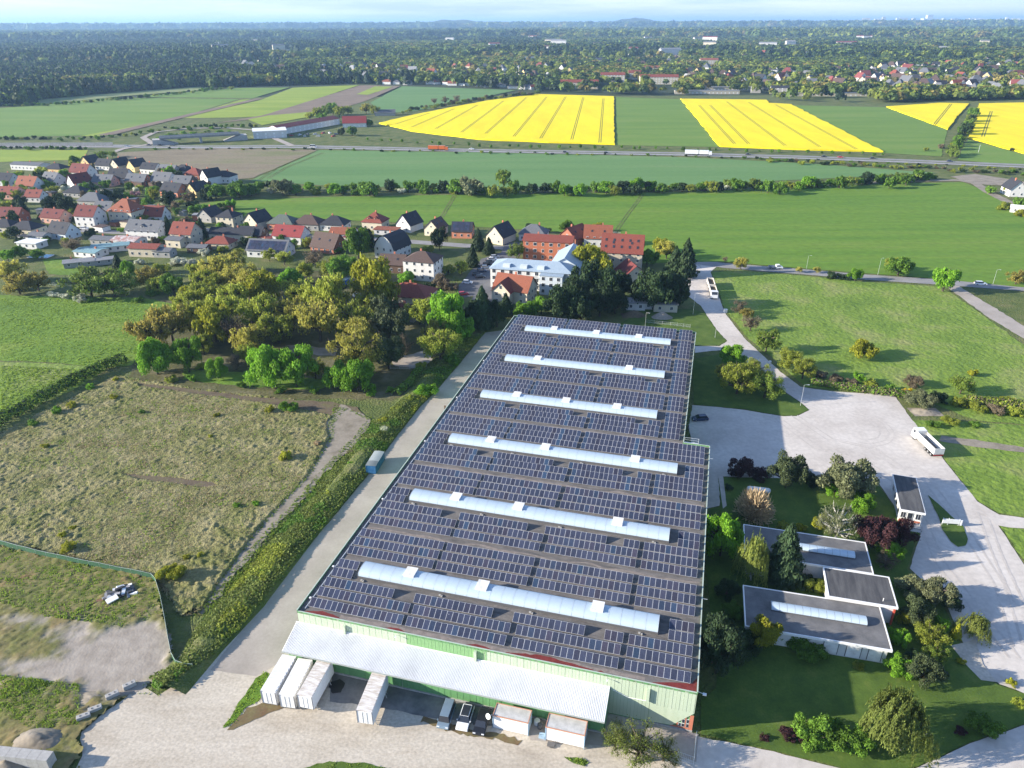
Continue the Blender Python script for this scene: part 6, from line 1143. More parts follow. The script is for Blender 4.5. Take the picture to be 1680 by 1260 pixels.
def lorry(label, px, off, c, cab, L_=16):
    p, rz = mwy(px, off); o = thing('lorry', label, 'lorry', (p[0], p[1], .2), rz, 'motorway traffic'); m = paint(*c)
    MB().box(L_ / 2 - 2.2, L_ / 2, -1.2, 1.2, .6, 3.2).build('cab', paint(*cab), o); MB().box(L_ / 2 - .02, L_ / 2 + .03, -1.05, 1.05, 1.8, 2.8).build('windscreen', C_glass, o)
    MB().box(.6, L_ / 2 - 2.5, -1.27, 1.27, 1.1, 3.9).build('cargo_box', m, o); MB().box(-L_ / 2, .1, -1.27, 1.27, 1.1, 3.9).build('trailer_box', m, o); MB().box(-L_ / 2, L_ / 2 - 2, -.5, .5, .7, 1.09).build('chassis', C_dark, o)
    for x in (-L_ / 2 + 1.2, -L_ / 2 + 2.4, -1.5, 1.8, L_ / 2 - 1.2):
        for y in (-1.1, 1.1): wheel(o, x, y, .5, .3)
lorry('white lorry with white trailer on the motorway', 1145, -4, ('lorry_white', (.75, .75, .75)), ('lorry_white', (.75, .75, .75)), 21)
lorry('orange lorry with two orange tanks on the motorway', 721, -4, ('orange', (.5, .12, .03)), ('orange', (.5, .12, .03)), 17)
p, rz = mwy(517, -4); car('white van alone on the motorway by the fallow field', p, rz, ('white', PC['white']), 'van', 5.5, 2, 2.4, 'moving_van', 'motorway traffic', .2)
# pick-up on the country road
p = P(1272, 441); o = thing('pickup_truck', 'white double-cab flatbed pick-up on the country road', 'pick-up', p, -.08)
MB().extr([(.1, .5), (.1, 1.9), (1.6, 1.95), (2.1, 1.25), (2.9, 1.1), (3.0, .5)], 'y', -.95, .95).build('cab', paint('white', PC['white']), o); MB().extr([(.3, 1.25), (.35, 1.85), (1.55, 1.88), (2.0, 1.28)], 'y', -.97, .97).build('windows', C_glass, o)
MB().box(-2.9, 0, -1, 1, .8, .95).box(-2.9, 0, -1, -.94, .951, 1.35).box(-2.9, 0, .94, 1, .951, 1.35).box(-2.9, -2.84, -.93, .93, .951, 1.35).build('flatbed', flat('bed_blue', (.14, .17, .22)), o)
for x in (-1.9, 2.1):
    for y in (-.85, .85): wheel(o, x, y, .36, .25)
def tipper(label, base, yaw, L_=10.5, cabc=(.72, .73, .73), load=True, rusty=False):
    o = thing('tipper_truck', label, 'truck', base, yaw); w = 1.25; white = paint('truck_white', cabc)
    MB().extr([(L_ - 2.2, .6), (L_ - 2.2, 3.0), (L_ - .5, 3.1), (L_ - .05, 1.9), (L_, .6)], 'y', -w, w).build('cab', white, o); MB().add([(L_ - .44, -1.1, 3.0), (L_ - .44, 1.1, 3.0), (L_ - .04, 1.1, 1.95), (L_ - .04, -1.1, 1.95)], [(0, 1, 2, 3)]).build('windscreen', C_glass, o)
    for s in (-1, 1): MB().box(L_ - 1.6, L_ - .7, s * w - .01, s * w + .01, 1.9, 2.8).build('side_window', C_glass, o)
    MB().box(.3, L_ - .4, -.5, .5, .7, 1.1).build('chassis', C_dark, o)
    tm = mat('tipper_body', [(.35, (.50, .49, .46)), (.65, (.68, .67, .65))], 1, .5, coord='O') if not rusty else mat('tipper_tan', [(.4, (.48, .44, .38)), (.6, (.62, .60, .56))], 1, .5, coord='O')
    z0, z1, x0, x1 = 1.12, 2.75, 0, L_ - 2.5; t = .1
    b = MB(); b.box(x0, x1, -w, w, z0, z0 + .12).box(x0, x1, -w, -w + t, z0 + .121, z1).box(x0, x1, w - t, w, z0 + .121, z1).box(x0, x0 + t, -w + t + .002, w - t - .002, z0 + .121, z1).box(x1 - t, x1, -w + t + .002, w - t - .002, z0 + .121, z1 + .3)
    for i in range(6): b.box(x0 + .6 + i * (x1 - 1) / 5, x0 + .7 + i * (x1 - 1) / 5, -w - .06, -w - .001, z0, z1).box(x0 + .6 + i * (x1 - 1) / 5, x0 + .7 + i * (x1 - 1) / 5, w + .001, w + .06, z0, z1)
    bd = b.build('tipper_body', tm, o); MB().box(x0 + .12, x1 - .12, -w + .12, w - .12, z0 + .15, z0 + (.95 if load else .25)).build('load', G_mud if load else C_dark, bd)
    MB().box(-.05, .02, -w, w, .8, 1.0).build('tail_bar', C_tail, o)
    for x in (1.2, 2.5, 3.8, L_ - 1.2):
        for y in (-1.05, 1.05): wheel(o, x, y, .5, .32)
    return o
a_, b_ = P(1538, 752), P(1503, 718); tipper('white tipper truck with empty dark trough on the gravel yard', (a_[0], a_[1], 0), math.atan2(b_[1] - a_[1], b_[0] - a_[0]), 10.5, load=False)
# articulated truck on the access road, cab towards the hall
a_, b_ = P(1162, 459), P(1174, 500); yw = math.atan2(b_[1] - a_[1], b_[0] - a_[0]); o = tipper('long tan tipper lorry with trailer and blue cab on the access road', ((a_[0] + b_[0]) / 2, (a_[1] + b_[1]) / 2, 0), yw, 9.5, (.10, .17, .27), True, True)
tr = MB(); tr.box(-9.8, -1.2, -1.25, 1.25, 1.1, 1.22).box(-9.8, -1.2, -1.25, -1.15, 1.221, 2.7).box(-9.8, -1.2, 1.15, 1.25, 1.221, 2.7).box(-9.8, -9.7, -1.14, 1.14, 1.221, 2.7).box(-1.3, -1.2, -1.14, 1.14, 1.221, 2.7)
t_ = tr.build('trailer_body', MATS['tipper_tan'], o); MB().box(-9.68, -1.32, -1.13, 1.13, 1.23, 2.0).build('load', G_mud, t_); MB().box(-9.5, 0, -.4, .4, .7, 1.09).build('drawbar', C_dark, o)
for x in (-8.6, -7.4, -2.5):
    for y in (-1.05, 1.05): wheel(o, x, y, .5, .32)
# swap-body containers in front of the annex
def container(label, uf, ub, vf, vb, z0, legs, round_=False, h=2.7):
    p = WV((uf), vf); q_ = WV(ub, vb); yaw = math.atan2(q_[1] - p[1], q_[0] - p[0]); L_ = math.hypot(q_[0] - p[0], q_[1] - p[1]); o = thing('swap_container', label, 'container', (p[0], p[1], 0), yaw, 'white containers at the annex'); w = 1.25
    side = flat('container_side', (.70, .71, .72), .5) if not round_ else flat('container_cream', (.62, .60, .55), .55)
    MB().box(0.04, L_, -w, w, z0, z0 + h - .08).build('body', side, o); rb = MB(); rb.box(0, L_, -w, w, z0 + h - .079, z0 + h)
    n = 26 if legs else 10
    for i in range(n): rb.box(.2 + i * (L_ - .4) / n, .2 + (i + .55) * (L_ - .4) / n, -w + .08, w - .08, z0 + h + .001, z0 + h + .035)
    rb.build('roof', mat('container_roof', [(.35, (.42, .36, .30)), (.5, (.60, .56, .51)), (.65, (.70, .69, .67))], 1.4, .6, coord='O', stretch=(4, .5, 1), detail=6) if legs else C_dirtyw, o)
    for s in (-1, 1):
        d = MB().box(-.02, .038, min(0.02 * s, s * (w - .08)), max(.02 * s, s * (w - .08)), z0 + .12, z0 + h - .15).build('door', C_white, o); MB().box(-.06, -.021, s * .35 - .03, s * .35 + .03, z0 + .2, z0 + h - .25).build('lock_rod', C_alu, d)
    MB().box(-.08, .0, -w, -w + .1, z0, z0 + h).box(-.08, .0, w - .1, w, z0, z0 + h).build('corner_post', flat('post_grey', (.2, .2, .21)), o)
    if legs:
        for x in (.9, L_ - 1.6):
            for s in (-1, 1): MB().tube([(x, s * (w - .1), z0), (x, s * (w + .12), 0)], .06).tube([(x, s * (w + .05), z0 + .5), (x + .5, s * (w + .02), .5)], .035).build('leg', C_alu, o)
        MB().box(.2, L_ - .2, -.5, .5, z0 - .22, z0 - .01).build('underframe', C_dark, o)
    else: MB().box(.1, L_ - .1, -w + .1, w - .1, 0, z0 - .01).build('underframe', C_dark, o)
container('smooth white container, first from the lane, under the canopy edge', 1.05, .5, -12.0, -4.6, .35, False)
container('cream-sided white container, second from the lane', 4.2, 3.4, -11.9, -4.6, .35, False, True)
container('ribbed white container on legs, third from the lane', 7.35, 7.0, -11.8, -4.5, 1.05, True)
container('ribbed white container on legs standing apart near the oil stain', 17.4, 16.65, -12.0, -4.6, 1.05, True)
# site cabins
def cabin(label, u0, u1, v0, v1, h, z0=.12, dish=False, extras=False):
    o = thing('site_cabin', label, 'cabin', WV(u0, v0), TH, 'site cabins at the annex'); w, d = u1 - u0, v1 - v0
    MB().box(.06, w - .06, .06, d - .06, z0, h - .16).build('wall', C_white, o); m = MB(); m.box(0, w, 0, .12, h - .159, h).box(0, w, d - .12, d, h - .159, h).box(0, .12, .121, d - .121, h - .159, h).box(w - .12, w, .121, d - .121, h - .159, h).build('roof_frame', flat('orange_edge', (.50, .26, .17), .7), o)
    MB().box(.121, w - .121, .121, d - .121, h - .159, h - .06).build('roof', mat('cabin_roof', [(.3, (.40, .40, .38)), (.6, (.56, .55, .52))], 1, .8, coord='O', detail=6), o)
    for x in (0, w - .1):
        for y in (0, d - .1): MB().box(x, x + .1, y, y + .1, 0, h - .161).build('corner_post', flat('blue_corner', (.28, .42, .55), .6), o)
    MB().box(w - .059, w - .03, .15, d - .15, .2, h - .3).build('end_panel', flat('pale_blue', (.42, .52, .60), .6), o)
    if dish: 
        s = MB(); s.tube([(-.05, .2, h - .1), (-.5, -.2, h - .1)], .04); k = s.build('dish_arm', C_alu, o); s = MB(); s.tube([(-.5, -.2, h - .1), (-.56, -.32, h - .05), (-.58, -.36, h - .03)], [.1, .42, .45], 14); s.build('dish', C_white, k)
    else: MB().tube([(-.1, .4, .9), (-.9, .4, .9), (-.9, .4, .1)], .05).box(-1.0, -.1, .1, .9, .1, .5).build('step_platform', flat('step_blue', (.3, .42, .52)), o)
    if extras: MB().tube([(1.6, -.05, .5), (1.6, -1.0, .12), (.9, -1.0, .12)], .05).box(.5, 1.6, -.9, -.2, .02, .35).build('coupling', C_dark, o)
cabin('white site cabin with grey cracked roof and satellite dish', 35.95, 41.5, -7.0, -4.6, 2.8, dish=True)
o = cabin('white site cabin with pale roof nearest the hall corner', 44.1, 50.0, -7.1, -4.5, 3.0, .3, extras=True)
for u, v, s, l in [(42.3, -4.6, .45, 'white round barrel between the two cabins'), (42.9, -5.2, .4, 'dark barrel between the two cabins')]:
    o = MB().tube([(0, 0, 0), (0, 0, .08), (0, 0, .45), (0, 0, .85), (0, 0, .9)], [s * .95, s, s * 1.04, s, s * .9], 14).build('barrel', C_dirtyw if 'white' in l else C_dark, None, WV(u, v)); tag(o, l, 'barrel')
# blue skip body on the lane
c_ = WV(-11.6, 52.6); o = thing('skip_container', 'blue roll-off container with grey tarpaulin beside the lane', 'container', c_, TH + PI / 2 + .1)
blue = mat('skip_blue', [(.35, (.018, .085, .21)), (.65, (.04, .14, .29))], 1.2, .5, coord='O'); MB().box(0, 6.6, -1.22, 1.22, .25, 2.35).box(.1, 6.5, -.9, .9, .05, .249).build('body', blue, o)
m = MB()
for i in range(6): m.box(.4 + i * 1.15, .52 + i * 1.15, -1.3, -1.221, .25, 2.3).box(.4 + i * 1.15, .52 + i * 1.15, 1.221, 1.3, .25, 2.3)
m.box(-.06, -.001, -1.2, -1.05, .25, 2.3).box(-.06, -.001, 1.05, 1.2, .25, 2.3).build('rib', blue, o)
m = MB(); k = 8; pr = [(-1.28 + 2.56 * i / k, 2.36 + .12 * math.sin(PI * i / k)) for i in range(k + 1)]; m.extr(pr, 'x', .0, 2.2, 0).extr([(a, b + .02) for a, b in pr], 'x', 2.2, 6.65, 1); m.build('tarpaulin', [flat('tarp_dark', (.16, .18, .18)), flat('tarp_grey', (.30, .33, .32))], o)
# post on the lane, lamps
o = thing('sign_post', 'pale post with a brown sign board beside the lane', 'post', P(731, 684)); MB().tube([(0, 0, 0), (0, 0, 3.4)], .06).build('pole', C_conc, o); MB().box(-.25, .25, -.04, .04, 2.2, 3.5).build('board', flat('board_brown', (.22, .10, .07)), o)
def lamp(px, top, label, single=True):
    p = P(*px); h = 7.0; o = thing('street_lamp', label, 'street lamp', p, rnd(int(px[0])).uniform(-.6, .6) + (0 if single else 0), 'street lamps'); MB().tube([(0, 0, 0), (0, 0, 1), (0, 0, top)], [.07, .05, .035], 8).build('pole', C_alu, o)
    a = MB().tube([(0, 0, top), (.5, 0, top + .15), (1.1, 0, top + .2)], .025).build('arm', C_alu, o); MB().box(.8, 1.35, -.09, .09, top + .15, top + .24).build('lamp_head', C_alu, a)
for px, t, l in [((1313, 666), 6.5, 'street lamp on the lawn tip at the gravel yard'), ((1173, 554), 7.5, 'street lamp between the hall lawn and the access road'), ((1137, 516), 8, 'street lamp behind the hall at the lawn corner'), ((1322, 446), 7, 'street lamp by the country road, left one'), ((1440, 451), 7, 'street lamp by the country road, middle one'), ((1629, 466), 6, 'street lamp by the country road, near the white car'), ((1058, 540), 6, 'street lamp behind the back parapet of the hall')]: lamp(px, t, l)
o = thing('junction_box', 'small white box beside the access road', 'utility box', P(1190, 513)); MB().box(-.6, .6, -.4, .4, 0, 1.3).box(-.65, .65, -.45, .45, 1.301, 1.4).build('box', C_white, o); MB().box(-.5, .5, -.43, -.401, .1, 1.2).build('door', C_dirtyw, o)
o = thing('junction_box', 'white utility post at the road verge by the oaks', 'utility box', P(1263, 597)); MB().box(-.3, .3, -.3, .3, 0, 1.0).build('box', C_white, o); MB().box(-.25, .25, -.32, -.301, .1, .9).build('door', C_dirtyw, o)
# gas tank
o = thing('gas_tank', 'white horizontal gas tank on the lawn behind the tan bush', 'tank', (55.8, 137.9, 0), -.22); pr = [-2.6, -2.45, -2.1, 2.1, 2.45, 2.6]; MB().tube([(x, 0, 1.05) for x in pr], [.15, .5, .66, .66, .5, .15], 16).build('shell', C_white, o, smooth=True)
for x in (-1.5, 1.5): MB().box(x - .15, x + .15, -.5, .5, 0, .5).build('foot', C_conc, o)
# direction board on the grass island
a_, b_ = P(1546, 862), P(1573, 864); o = thing('sign_board', 'low white sign board with small posts on the grass island', 'sign', ((a_[0] + b_[0]) / 2, (a_[1] + b_[1]) / 2, .16), math.atan2(b_[1] - a_[1], b_[0] - a_[0]))
for i in range(2): MB().box(-1.85 + i * 1.2, -.7 + i * 2.3, -.05, .05, .5, 1.6).build('panel', C_white, o)
for x in (-1.75, -.64, 1.5): MB().box(x - .06, x + .06, .051, .17, 0, 1.75).build('post', C_alu, o)
MB().box(1.75, 2.05, -.1, .1, .2, 1.5).build('panel', C_white, o)
# concrete blocks, block wall, sand heap, debris
for (a, b), l in zip([((129, 1183), (148, 1176)), ((147, 1171), (168, 1163)), ((175, 1149), (196, 1139)), ((204, 1132), (223, 1123))], ['nearest the waste grass', 'second from the waste grass', 'third, beside the sandy gap', 'last, nearest the green screen fence']):
    p, q_ = P(*a), P(*b); rz = math.atan2(q_[1] - p[1], q_[0] - p[0]); m = MB(); m.box(-.95, .95, -.42, .42, 0, .78); o = m.build('concrete_block', C_conc, None, ((p[0] + q_[0]) / 2, (p[1] + q_[1]) / 2, .1), rz); bv = o.modifiers.new('soft', 'BEVEL'); bv.width = .04; tag(o, f'long concrete block on the sandy yard, {l}', 'concrete block', 'row of concrete blocks'); MB().box(-.5, -.3, -.1, .1, .781, .84).box(.3, .5, -.1, .1, .781, .84).build('lifting_lug', C_dark, o)
o = thing('block_wall', 'stacked pale concrete block wall at the bottom left corner', 'wall', (-66.2, 70.3, 0), PI - math.atan2(.9, 8.1) - .0)
bm_ = MB().box(.015, 1.585, -.78, .78, .01, .79).mesh('block', C_conc)
for k in range(3):
    for i in range(10): link('block', bm_, o, (i * 1.6 - (.0 if k % 2 == 0 else -.0), 0, k * .8))
def heap(name, label, px, rx, ry, h, m, seed, cat='heap'):
    p = P(*px); n = 40; g = np.linspace(-1, 1, n); X, Y = np.meshgrid(g, g); d = np.sqrt(X ** 2 + Y ** 2) * (1 + .25 * (fbm(X * 2 + seed, Y * 2, seed, 3) - .5)); Z = np.clip(1 - d, 0, 1) ** .9 * h * (.8 + .5 * fbm(X * 3, Y * 3 + seed, seed, 4)) - .02
    V = np.stack([X * rx, Y * ry, Z], -1).reshape(-1, 3); i, j = np.meshgrid(np.arange(n - 1), np.arange(n - 1)); a = (j * n + i).ravel(); F = np.stack([a, a + 1, a + n + 1, a + n], 1); me = np_mesh(name, V, F, m); me.polygons.foreach_set('use_smooth', [True] * len(F))
    return tag(link(name, me, None, (p[0], p[1], .06)), label, cat)
heap('sand_heap', 'grey sand heap behind the concrete block wall', (62, 1216), 4.6, 2.6, 1.4, G_dirt, 3); heap('sand_heap', 'brown sand heap in front of the block wall', (12, 1262), 4, 3, 1.6, G_dirt, 5); heap('sand_heap', 'low sandy mound beside the concrete blocks', (152, 1146), 2.6, 1.6, .5, G_dirt, 7)
heap('soil_heap', 'brown soil heap behind the hall, beside the garages', (1040, 518), 4.5, 2.6, 2.2, G_mud, 11); heap('soil_heap', 'pale soil heap next to the brown one behind the hall', (1086, 521), 4.0, 2.4, 2.2, G_dirt, 13)
heap('soil_heap', 'light earth heap at the meadow edge by the gravel yard', (1518, 676), 4, 2.4, 1.0, G_dirt, 15)
o = thing('junk_pile', 'heap of dark and white boards and crates on the waste ground', 'junk pile', P(197, 975), .45); r = rnd(4)
jm = [C_dark, C_white, flat('junk_grey', (.25, .25, .26)), C_dirtyw, flat('junk_black', (.03, .03, .035)), flat('junk_brown', (.20, .10, .06))]
for i in range(26):
    x, y = r.uniform(-2.6, 2.6), r.uniform(-1.5, 1.5); l, w, h = r.uniform(.9, 1.9), r.uniform(.4, 1.0), r.uniform(.12, .4); s = MB().box(-l / 2, l / 2, -w / 2, w / 2, 0, h).build('crate' if h > .25 else 'board', jm[[0, 1, 2, 4, 3, 0, 4, 2][i % 8]], o, (x, y, .25 + max(0, 1.1 - abs(x) * .35 - abs(y) * .5) * r.uniform(.2, .8))); s.rotation_euler = (r.uniform(-.3, .3), r.uniform(-.3, .3), r.uniform(-.4, .4) + (PI / 2 if i % 3 == 0 else 0))
s = MB().box(-1, 1, -.6, .6, 0, .2).build('board', C_white, o, (-1.2, -1.7, .6)); s.rotation_euler = (.15, -.1, .3); s = MB().box(-1, 1, -.3, .3, 0, .1).build('board', jm[5], o, (-3.4, -.6, .3))
# green screen fence
FP = [P(*p)[:2] for p in [(-60, 884), (0, 895), (60, 911), (130, 926), (200, 940), (250, 950), (257, 958), (265, 985), (271, 1015), (278, 1055), (283, 1080), (290, 1093), (305, 1099), (318, 1100)]]
o = thing('screen_fence', 'green screen fence bending round the waste ground', 'fence'); m = MB(); hh = 1.35; n = len(FP)
dense = []; 
for a, b in zip(FP[:-1], FP[1:]):
    L_ = math.hypot(b[0] - a[0], b[1] - a[1]); k = max(1, int(L_ / 2.2))
    for i in range(k): dense.append((a[0] + (b[0] - a[0]) * i / k, a[1] + (b[1] - a[1]) * i / k))
dense.append(FP[-1])
scr = mat('screen_mesh', [(.3, (.03, .085, .045)), (.7, (.045, .12, .06))], 1, .8, coord='W'); pole = MB().tube([(0, 0, 0), (0, 0, hh + .12)], .035, 6).mesh('post', C_alu)
for i, p in enumerate(dense): link('post', pole, o, (p[0], p[1], .08))
for i, (a, b) in enumerate(zip(dense[:-1], dense[1:])):
    d = np.array(b) - a; d /= np.linalg.norm(d); nn = np.array((-d[1], d[0])) * .025; s = math.sin(i * 1.9) * .06; e = math.sin((i + 1) * 1.9) * .06; A0, A1 = np.array(a) + d * .05, np.array(b) - d * .05
    m = MB(); m.add([(*(A0 - nn), .1), (*(A1 - nn), .1), (*(A1 + nn), .1), (*(A0 + nn), .1), (*(A0 - nn), hh + s), (*(A1 - nn), hh + e), (*(A1 + nn), hh + e), (*(A0 + nn), hh + s)], [(0, 3, 2, 1), (0, 1, 5, 4), (1, 2, 6, 5), (2, 3, 7, 6), (3, 0, 4, 7), (4, 5, 6, 7)]); m.build('screen_panel', scr, o)
    m = MB(); m.tube([(*a, hh + .1 + s), (*b, hh + .1 + e)], .03, 5); m.build('rail', flat('rail_pale', (.36, .42, .37)), o)
# fence by the corner tree and the gate
def wire_fence(label, px, h, step=2.2, gate=False):
    pts = [P(*p)[:2] for p in px]; o = thing('wire_fence', label, 'fence'); d_ = []
    for a, b in zip(pts[:-1], pts[1:]):
        k = max(1, int(math.hypot(b[0] - a[0], b[1] - a[1]) / step)); d_ += [(a[0] + (b[0] - a[0]) * i / k, a[1] + (b[1] - a[1]) * i / k) for i in range(k)]
    d_.append(pts[-1]); pole = MB().tube([(0, 0, 0), (0, 0, h + .1)], .04, 6).mesh('post', C_alu)
    for p in d_: link('post', pole, o, (p[0], p[1], .06))
    for a, b in zip(d_[:-1], d_[1:]):
        m = MB(); 
        for z in (.3, h * .5, h): m.tube([(*a, z), (*b, z)], .022, 4, cap=False)
        for i in range(1, 9): x = a[0] + (b[0] - a[0]) * i / 9; y = a[1] + (b[1] - a[1]) * i / 9; m.tube([(x, y, .1), (x, y, h)], .012, 3, cap=False)
        m.build('mesh_panel', C_alu, o)
    return o
wire_fence('galvanised mesh fence in front of the hall corner', [(1032, 1222), (1085, 1238), (1137, 1256), (1141, 1214)], 1.8); wire_fence('low mesh fence at the grove clearing', [(640, 606), (672, 606), (700, 604)], 1.2)
wire_fence('pasture fence along the top of the far left meadow', [(82, 468), (104, 472)], 1.3); wire_fence('timber-post fence behind the hall lawn', [(1060, 530), (1100, 534), (1132, 538)], 1.2)
# yard clutter beside the hall
o = thing('motorcycle', 'dark motorcycle against the hall wall by the fire escape', 'motorcycle', P(1129, 703), 1.2); wheel(o, -.7, 0, .32, .14); wheel(o, .7, 0, .32, .14); MB().tube([(-.6, 0, .45), (-.1, 0, .75), (.5, 0, .8), (.68, 0, .4)], [.08, .16, .15, .05], 8).build('body', C_dark, o); MB().tube([(.45, -.35, 1.0), (.5, 0, .95), (.45, .35, 1.0)], .025).build('handlebar', C_alu, o); MB().box(-.5, .1, -.13, .13, .78, .86).build('seat', C_tyre, o)
p = P(570, 466); o = thing('tarp_trailer', 'blue-sided trailer with white tarpaulin among the grove trees', 'trailer', (p[0], p[1], 0), 1.15); MB().box(-3.4, 3.4, -1.25, 1.25, .7, 2.6).build('body', flat('trailer_blue', (.03, .10, .26)), o); k = 8; MB().extr([(-1.28 + 2.56 * i / k, 2.601 + .4 * math.sin(PI * i / k)) for i in range(k + 1)], 'x', -3.45, 3.45).build('tarpaulin', flat('tarp_pale', (.5, .55, .58)), o)
for x in (-1.5, -.4):
    for y in (-1.05, 1.05): wheel(o, x, y, .45, .28)
p = P(592, 487); o = thing('tarp_trailer', 'grey flat trailer beside the blue-sided one', 'trailer', (p[0], p[1], 0), .6); MB().box(-3, 3, -1.2, 1.2, .7, 1.1).build('body', C_alu, o); MB().box(-2.8, 1.4, -1.0, 1.0, 1.101, 1.9).build('tarpaulin', flat('tarp_grey2', (.34, .37, .38)), o)
for y in (-1.05, 1.05): wheel(o, 0, y, .4, .25)
# ---------------------------------------------------------------- far: trade hall, bridge, town, forest, skyline
RM['redm'] = roofm('dull_red', (.20, .055, .05))
FRONT = []
def far_box(name, label, px, w, d, h, roof, wall, yaw=0, typ='gx', rise=3, cat='house', group=None, win=0):
    p = P(*px); FRONT.append((p[0], p[1], w, h)); o = thing(name, label, cat, (p[0], p[1], -.5), math.radians(yaw), group); wall_part(o, typ, w, d, h, rise, WM[wall], 0, d / 2); roof_part(o, typ, w, d, h, rise, RM[roof], .4, 0, d / 2, chimney=False)
    if win:
        st = max(1, int(h / 3))
        for k in range(st):
            for i in range(win): add_window(o, -w / 2 + w * (i + .5) / win, 0, 1 + k * 2.9, 0, 1.6, 1.6, pane=False)
    return o
far_box('trade_hall', 'white boxy trade hall beside the motorway ramp', (444, 227), 30, 26, 7, 'white', 'white', 18, 'flat', 0, 'hall', win=4)
a_, b_ = P(462, 222), P(560, 204); far_box('trade_hall', 'long white trade hall with dark red roof', (511, 212.3), math.hypot(b_[0] - a_[0], b_[1] - a_[1]), 16, 6.5, 'redm', 'white', math.degrees(math.atan2(b_[1] - a_[1], b_[0] - a_[0])), 'gx', 2.5, 'hall', win=14)
far_box('house', 'white gabled house with bright red roof by the trade hall', (582, 209), 24, 14, 5, 'bright', 'white', 8, 'gx', 6, group=None, win=5)
far_box('house', 'low grey house at the tip of the first rapeseed field', (632, 190), 24, 12, 4, 'grey', 'grey', 10, 'gx', 3)
for i, (x, y, c) in enumerate([(478, 223, 'red'), (492, 222, 'white'), (505, 221, 'grey'), (517, 221, 'white'), (530, 219, 'red'), (541, 219, 'white'), (552, 221, 'navy'), (560, 220, 'red'), (500, 224, 'white'), (522, 224, 'silver'), (547, 224, 'red')]): car(f'{c} car in front of the long trade hall', P(x, y)[:2], .3 + i, (c, PC[c]), group='cars at the trade hall', simple=True)
o = thing('bridge', 'concrete road bridge over the motorway with sloped dark abutment', 'bridge', P(330, 233), math.radians(24)); MB().box(-34, 34, -5, 5, 4.6, 5.8).build('deck', G_road, o)
MB().box(-34, 34, -5.3, -5.05, 5.81, 6.8).box(-34, 34, 5.05, 5.3, 5.81, 6.8).build('parapet', C_conc, o); MB().extr([(-40, -.4), (-18, -.4), (-34, 4.59), (-40, 4.59)], 'y', -6, 6).build('abutment', C_conc, o); MB().extr([(18, -.4), (40, -.4), (40, 4.59), (34, 4.59)], 'y', -6, 6).build('abutment', C_conc, o); MB().box(-1, 1, -4, 4, -.4, 4.59).build('pier', C_conc, o)
o = thing('noise_barrier', 'pale noise barrier along the motorway at the left', 'wall', P(0, 240.5), .0); a_, b_ = P(-40, 239), P(186, 240); 
for i in range(16):
    x0 = a_[0] + (b_[0] - a_[0]) * i / 16; x1 = a_[0] + (b_[0] - a_[0]) * (i + 1) / 16; MB().box(x0 - o.location.x, x1 - o.location.x - .4, -.1, .1, 0, 3.2).build('panel', mat('barrier', (.34, .33, .31), .5, .9), o)
# white house row behind the green field and apartment blocks
r = rnd(77)
for i, (x, y, rf) in enumerate([(634, 138, 'orange'), (650, 138, 'grey'), (668, 139, 'grey'), (706, 138, 'black'), (718, 138, 'red'), (733, 139, 'red'), (742, 140, 'orange'), (757, 140, 'grey'), (768, 140, 'red'), (786, 142, 'grey'), (800, 143, 'black'), (818, 142, 'red'), (828, 143, 'grey'), (842, 145, 'black'), (856, 146, 'black'), (868, 146, 'grey'), (876, 147, 'red'), (895, 145, 'red')]):
    far_box('row_house', f'white house with {dict(grey="grey", red="red", orange="orange", black="black")[rf]} roof in the row behind the green field', (x, y), r.uniform(10, 17), 9, r.uniform(3.5, 6), rf, 'white', r.uniform(-25, 25), ['gx', 'hip'][i % 2], 3.5, 'house', 'row of white houses behind the green field', win=3)
for x, y, w, d, h, l, rf in [(950, 145.5, 62, 14, 10, 'long cream apartment block with red roof behind the first rapeseed field', 'red'), (1005, 134, 44, 14, 12, 'cream apartment block with red roof, second row', 'red'), (1041, 130, 24, 14, 12, 'short cream apartment block with red roof, second row', 'red'), (1081, 138, 66, 16, 12, 'widest cream apartment block with red roof', 'red'), (1070, 119, 34, 14, 10, 'cream block with orange roof, rear row', 'orange'), (1163, 108, 44, 16, 14, 'lone cream block with orange roof in the trees', 'orange')]:
    far_box('apartment_block', l, (x, y), w, d, h, rf, 'cream', -4, 'gx', 4, 'apartment block', win=int(w / 5))
for x, y, w, l in [(1160, 154, 96, 'long pale station building behind the second rapeseed field'), (1205, 148, 90, 'second pale station building behind the first'), (1360, 158, 110, 'pale wall-like building behind the barley field')]: far_box('station_building', l, (x, y), w, 10, 5, 'lgrey', 'tan', -3, 'flat', 0, 'building', win=16)
far_box('dark_hall', 'dark grey hall near the station buildings', (1279, 154), 26, 14, 9, 'black', 'grey', -12, 'gx', 3, 'hall', win=4)
far_box('dark_hall', 'dark tower-like hall left of the grey one', (1240, 152), 14, 12, 9, 'grey', 'grey', -12, 'flat', 0, 'hall')
